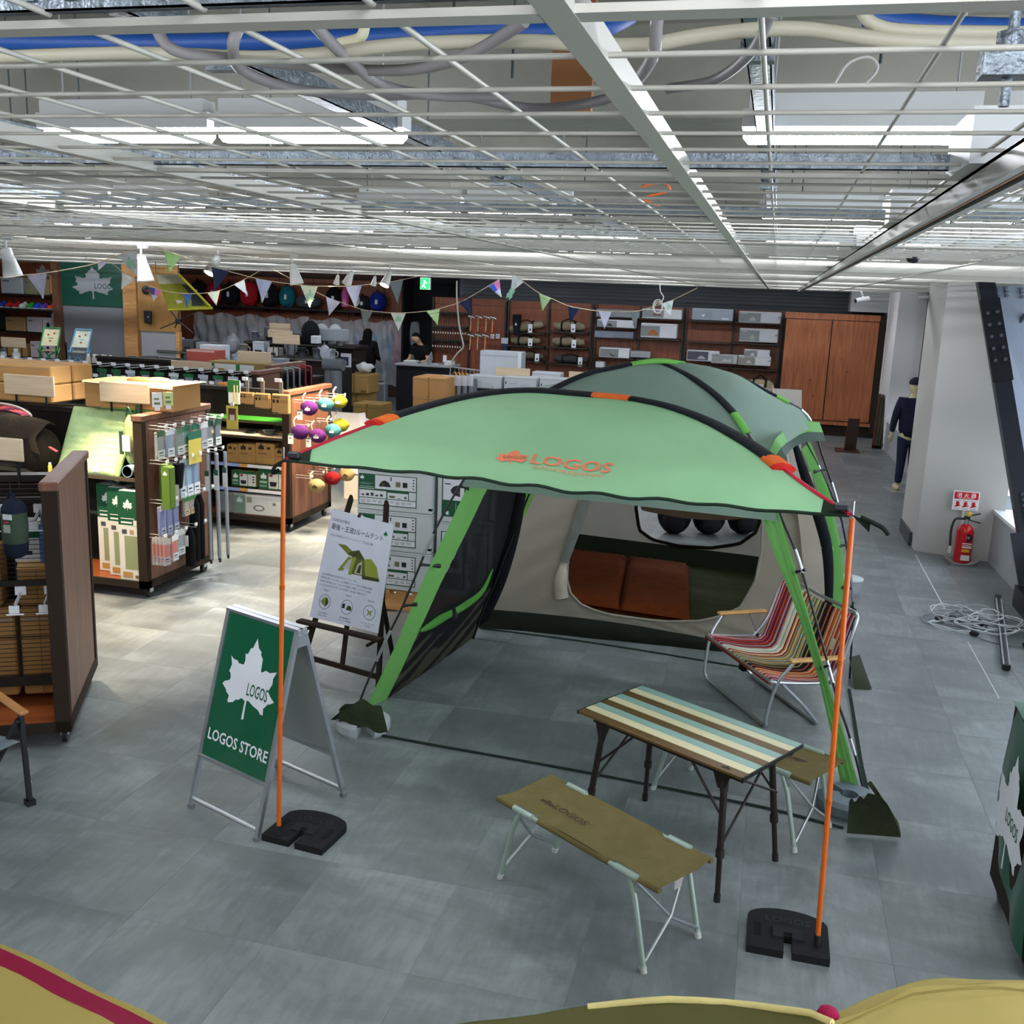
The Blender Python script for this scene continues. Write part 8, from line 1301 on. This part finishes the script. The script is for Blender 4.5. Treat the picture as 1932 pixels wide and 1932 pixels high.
# ================================================================= bunting
NAV, GRY, WHT, LAV, CHK, BLU, PLE, MUL = '#1c2848', '#6d7679', '#cfd3d4', '#c4c4dc', 'check', '#4a6ea8', '#cfd3bd', 'multi'
def bunting(lab, cord, flags):
    t = thing('bunting', lab, 'bunting', (0, 0, 0)); part('cord', MB('#b9a88d').tube(spline(cord, 50), .0045, 5), t, CLOTH)
    for a, b, c, col, lf in flags:
        a, b, c = V(a), V(b), V(c); n = (b-a).cross(c-a).normalized(); n = n if n.y < 0 else -n; F = lambda u, v, w=0: lerp(lerp(a, b, u), c, v)+n*(w+.012*sin(u*3)*v)
        mb = MB(col if col[0] == '#' else '#9fc47f' if col == 'check' else '#b9bede'); mb.grid(5, 6, lambda u, v: F(u, v)); mb.grid(5, 6, lambda u, v: F(1-u, v, -.002))
        o = part('pennant', mb, t, CLOTH, {NAV: 'navy pennant', GRY: 'grey pennant', WHT: 'white pennant', LAV: 'lavender white pennant', CHK: 'green checked pennant', BLU: 'blue pennant', PLE: 'pale cream pennant', MUL: 'multicoloured pennant'}[col])
        if col == 'check':
            pm = MB('#2f6a2a')
            for k in (.2, .45, .68): pm.add([F(0, k, .003), F(1, k, .003), F(1, k+.035, .003), F(0, k+.035, .003)], [(0, 1, 2, 3)])
            pm.col('#d8e4c8')
            for k in range(6): pm.add([F(.1+.15*k, 0, .002), F(.15+.15*k, 0, .002), F(.15+.15*k, .9, .002), F(.1+.15*k, .9, .002)], [(0, 1, 2, 3)])
            part('print', pm, o, PAPER)
        elif col == 'multi': part('print', MB('#2f4fb0').add([F(0, 0, .003), F(.45, 0, .003), F(.45, .5, .003), F(0, .5, .003)], [(0, 1, 2, 3)]).col('#d07ab0').add([F(.45, 0, .003), F(1, 0, .003), F(1, .5, .003), F(.45, .5, .003)], [(0, 1, 2, 3)]).col('#d8d06a').add([F(0, .8, .003), F(1, .8, .003), F(.5, 1, .003)], [(0, 1, 2)]), o, PAPER)
        elif lf:
            s = (b-a).length; part('leaf_print', leaf(MB('#8fc0a4'), s*.5, lambda u, v, w: lerp(a, b, .5)+(b-a).normalized()*u+(c-lerp(a, b, .5)).normalized()*(s*.36-v)+n*.006), o, PAPER)
bunting('string of pennants rising to the ceiling at far left', [(-7.225, 8, 2.68), (-6.535, 7.6, 2.708), (-6.099, 7.4, 2.739), (-5.822, 7.3, 2.762), (-5.26, 7.1, 2.835), (-4.938, 7, 2.913), (-4.702, 6.9, 2.957)], (((-6.099, 7.4, 2.739), (-5.822, 7.3, 2.762), (-5.907, 7.35, 2.555), LAV, 0), ((-4.938, 7, 2.913), (-4.702, 6.9, 2.957), (-4.711, 6.9, 2.763), WHT, 1)))
bunting('sagging string of pennants below the green checked one at left', [(-6.874, 9.2, 2.927), (-6.813, 9.5, 2.903), (-6.794, 9.7, 2.807), (-6.78, 9.9, 2.734), (-6.649, 10.2, 2.624), (-6.458, 10.5, 2.599), (-6.341, 10.9, 2.643), (-6.244, 11.3, 2.782), (-6.306, 11.8, 2.893)], (((-6.805, 9.3, 2.917), (-6.826, 9.5, 2.903), (-6.866, 9.4, 2.812), LAV, 0), ((-6.794, 9.7, 2.807), (-6.78, 9.9, 2.734), (-6.886, 9.8, 2.628), WHT, 0), ((-6.741, 10.1, 2.66), (-6.649, 10.2, 2.624), (-6.767, 10.2, 2.504), MUL, 0), ((-6.523, 10.4, 2.602), (-6.458, 10.5, 2.599), (-6.531, 10.5, 2.437), BLU, 0), ((-6.388, 10.7, 2.615), (-6.341, 10.9, 2.643), (-6.335, 10.8, 2.473), PLE, 0), ((-6.267, 11.1, 2.715), (-6.244, 11.3, 2.782), (-6.157, 11.2, 2.603), WHT, 0)))
bunting('string of pennants crossing before the backpacks', [(-4.358, 6.6, 2.974), (-4.412, 6.8, 2.96), (-4.52, 7.2, 2.929), (-4.729, 8, 2.868), (-4.849, 8.5, 2.839), (-4.855, 9, 2.789), (-4.892, 9.4, 2.766), (-4.826, 9.9, 2.74), (-4.769, 10.2, 2.736), (-4.671, 10.7, 2.746), (-4.601, 11, 2.765), (-4.43, 11.4, 2.813), (-4.327, 11.6, 2.851), (-4.229, 11.9, 2.898)], (((-4.412, 6.8, 2.96), (-4.52, 7.2, 2.929), (-4.494, 7, 2.8), CHK, 0), ((-4.729, 8, 2.868), (-4.849, 8.5, 2.839), (-4.822, 8.2, 2.658), NAV, 0), ((-4.855, 9, 2.789), (-4.892, 9.4, 2.766), (-4.893, 9.2, 2.559), MUL, 0), ((-4.826, 9.9, 2.74), (-4.769, 10.2, 2.736), (-4.773, 10, 2.515), PLE, 1), ((-4.671, 10.7, 2.746), (-4.601, 11, 2.765), (-4.641, 10.9, 2.516), LAV, 0), ((-4.43, 11.4, 2.813), (-4.327, 11.6, 2.851), (-4.359, 11.5, 2.573), GRY, 0)))
bunting('lower string of pennants before the two people', [(-5.709, 11, 2.907), (-5.508, 11, 2.818), (-5.09, 11.1, 2.618), (-4.911, 11.1, 2.564), (-4.661, 11.1, 2.496), (-4.551, 11.2, 2.476), (-4.328, 11.2, 2.467), (-4.14, 11.2, 2.474), (-3.931, 11.3, 2.5), (-3.764, 11.3, 2.537), (-3.568, 11.4, 2.61), (-3.436, 11.4, 2.681), (-3.254, 11.5, 2.807), (-3.132, 11.6, 2.903)], (((-5.09, 11.1, 2.618), (-4.911, 11.1, 2.564), (-5.051, 11.1, 2.408), LAV, 0), ((-4.661, 11.1, 2.496), (-4.551, 11.2, 2.476), (-4.648, 11.2, 2.277), GRY, 0), ((-4.328, 11.2, 2.467), (-4.14, 11.2, 2.474), (-4.228, 11.2, 2.266), WHT, 1), ((-3.931, 11.3, 2.5), (-3.764, 11.3, 2.537), (-3.786, 11.3, 2.344), CHK, 0), ((-3.568, 11.4, 2.61), (-3.436, 11.4, 2.681), (-3.424, 11.4, 2.478), NAV, 0), ((-3.254, 11.5, 2.807), (-3.151, 11.6, 2.89), (-3.118, 11.6, 2.687), MUL, 0)))
bunting('string of pennants across the back wall shelving', [(-2.359, 9, 2.94), (-2.371, 9.2, 2.917), (-2.367, 9.6, 2.849), (-2.304, 10, 2.751), (-2.244, 10.3, 2.703), (-2.105, 10.5, 2.634), (-2.019, 10.7, 2.61), (-1.849, 10.9, 2.588), (-1.727, 11, 2.586), (-1.561, 11.2, 2.591), (-1.466, 11.3, 2.606), (-1.261, 11.6, 2.687), (-1.145, 11.7, 2.738), (-0.906, 11.9, 2.877)], (((-2.371, 9.2, 2.917), (-2.367, 9.6, 2.849), (-2.441, 9.4, 2.746), WHT, 1), ((-2.304, 10, 2.751), (-2.244, 10.3, 2.703), (-2.31, 10.2, 2.58), CHK, 0), ((-2.105, 10.5, 2.634), (-2.019, 10.7, 2.61), (-2.099, 10.6, 2.46), NAV, 0), ((-1.849, 10.9, 2.588), (-1.727, 11, 2.586), (-1.797, 11, 2.404), LAV, 0), ((-1.561, 11.2, 2.591), (-1.466, 11.3, 2.606), (-1.506, 11.3, 2.415), GRY, 0), ((-1.261, 11.6, 2.687), (-1.145, 11.7, 2.738), (-1.172, 11.7, 2.538), WHT, 1)))
t = thing('cable_coil', 'coil of white cable hanging from a ceiling hook before the back wall', 'cable', (0, 0, 0)); c = V((-1.306, 11.6, 2.656))
for k in range(3): part('loop', MB('#c9c8c2').tube([c+V((.055-.006*k)*cos(a), .02*k, (.075-.008*k)*sin(a)-.01*k) for a in [2*pi*i/20 for i in range(21)]], .006, 6), t, PLASTIC)
part('hook', MB('#d9d8d4').tube(spline([V((-1.3, 11.6, 2.917)), V((-1.288, 11.6, 2.819)), V((-1.248, 11.6, 2.763)), V((-1.268, 11.6, 2.704))], 10), .006, 6), t, PLASTIC)
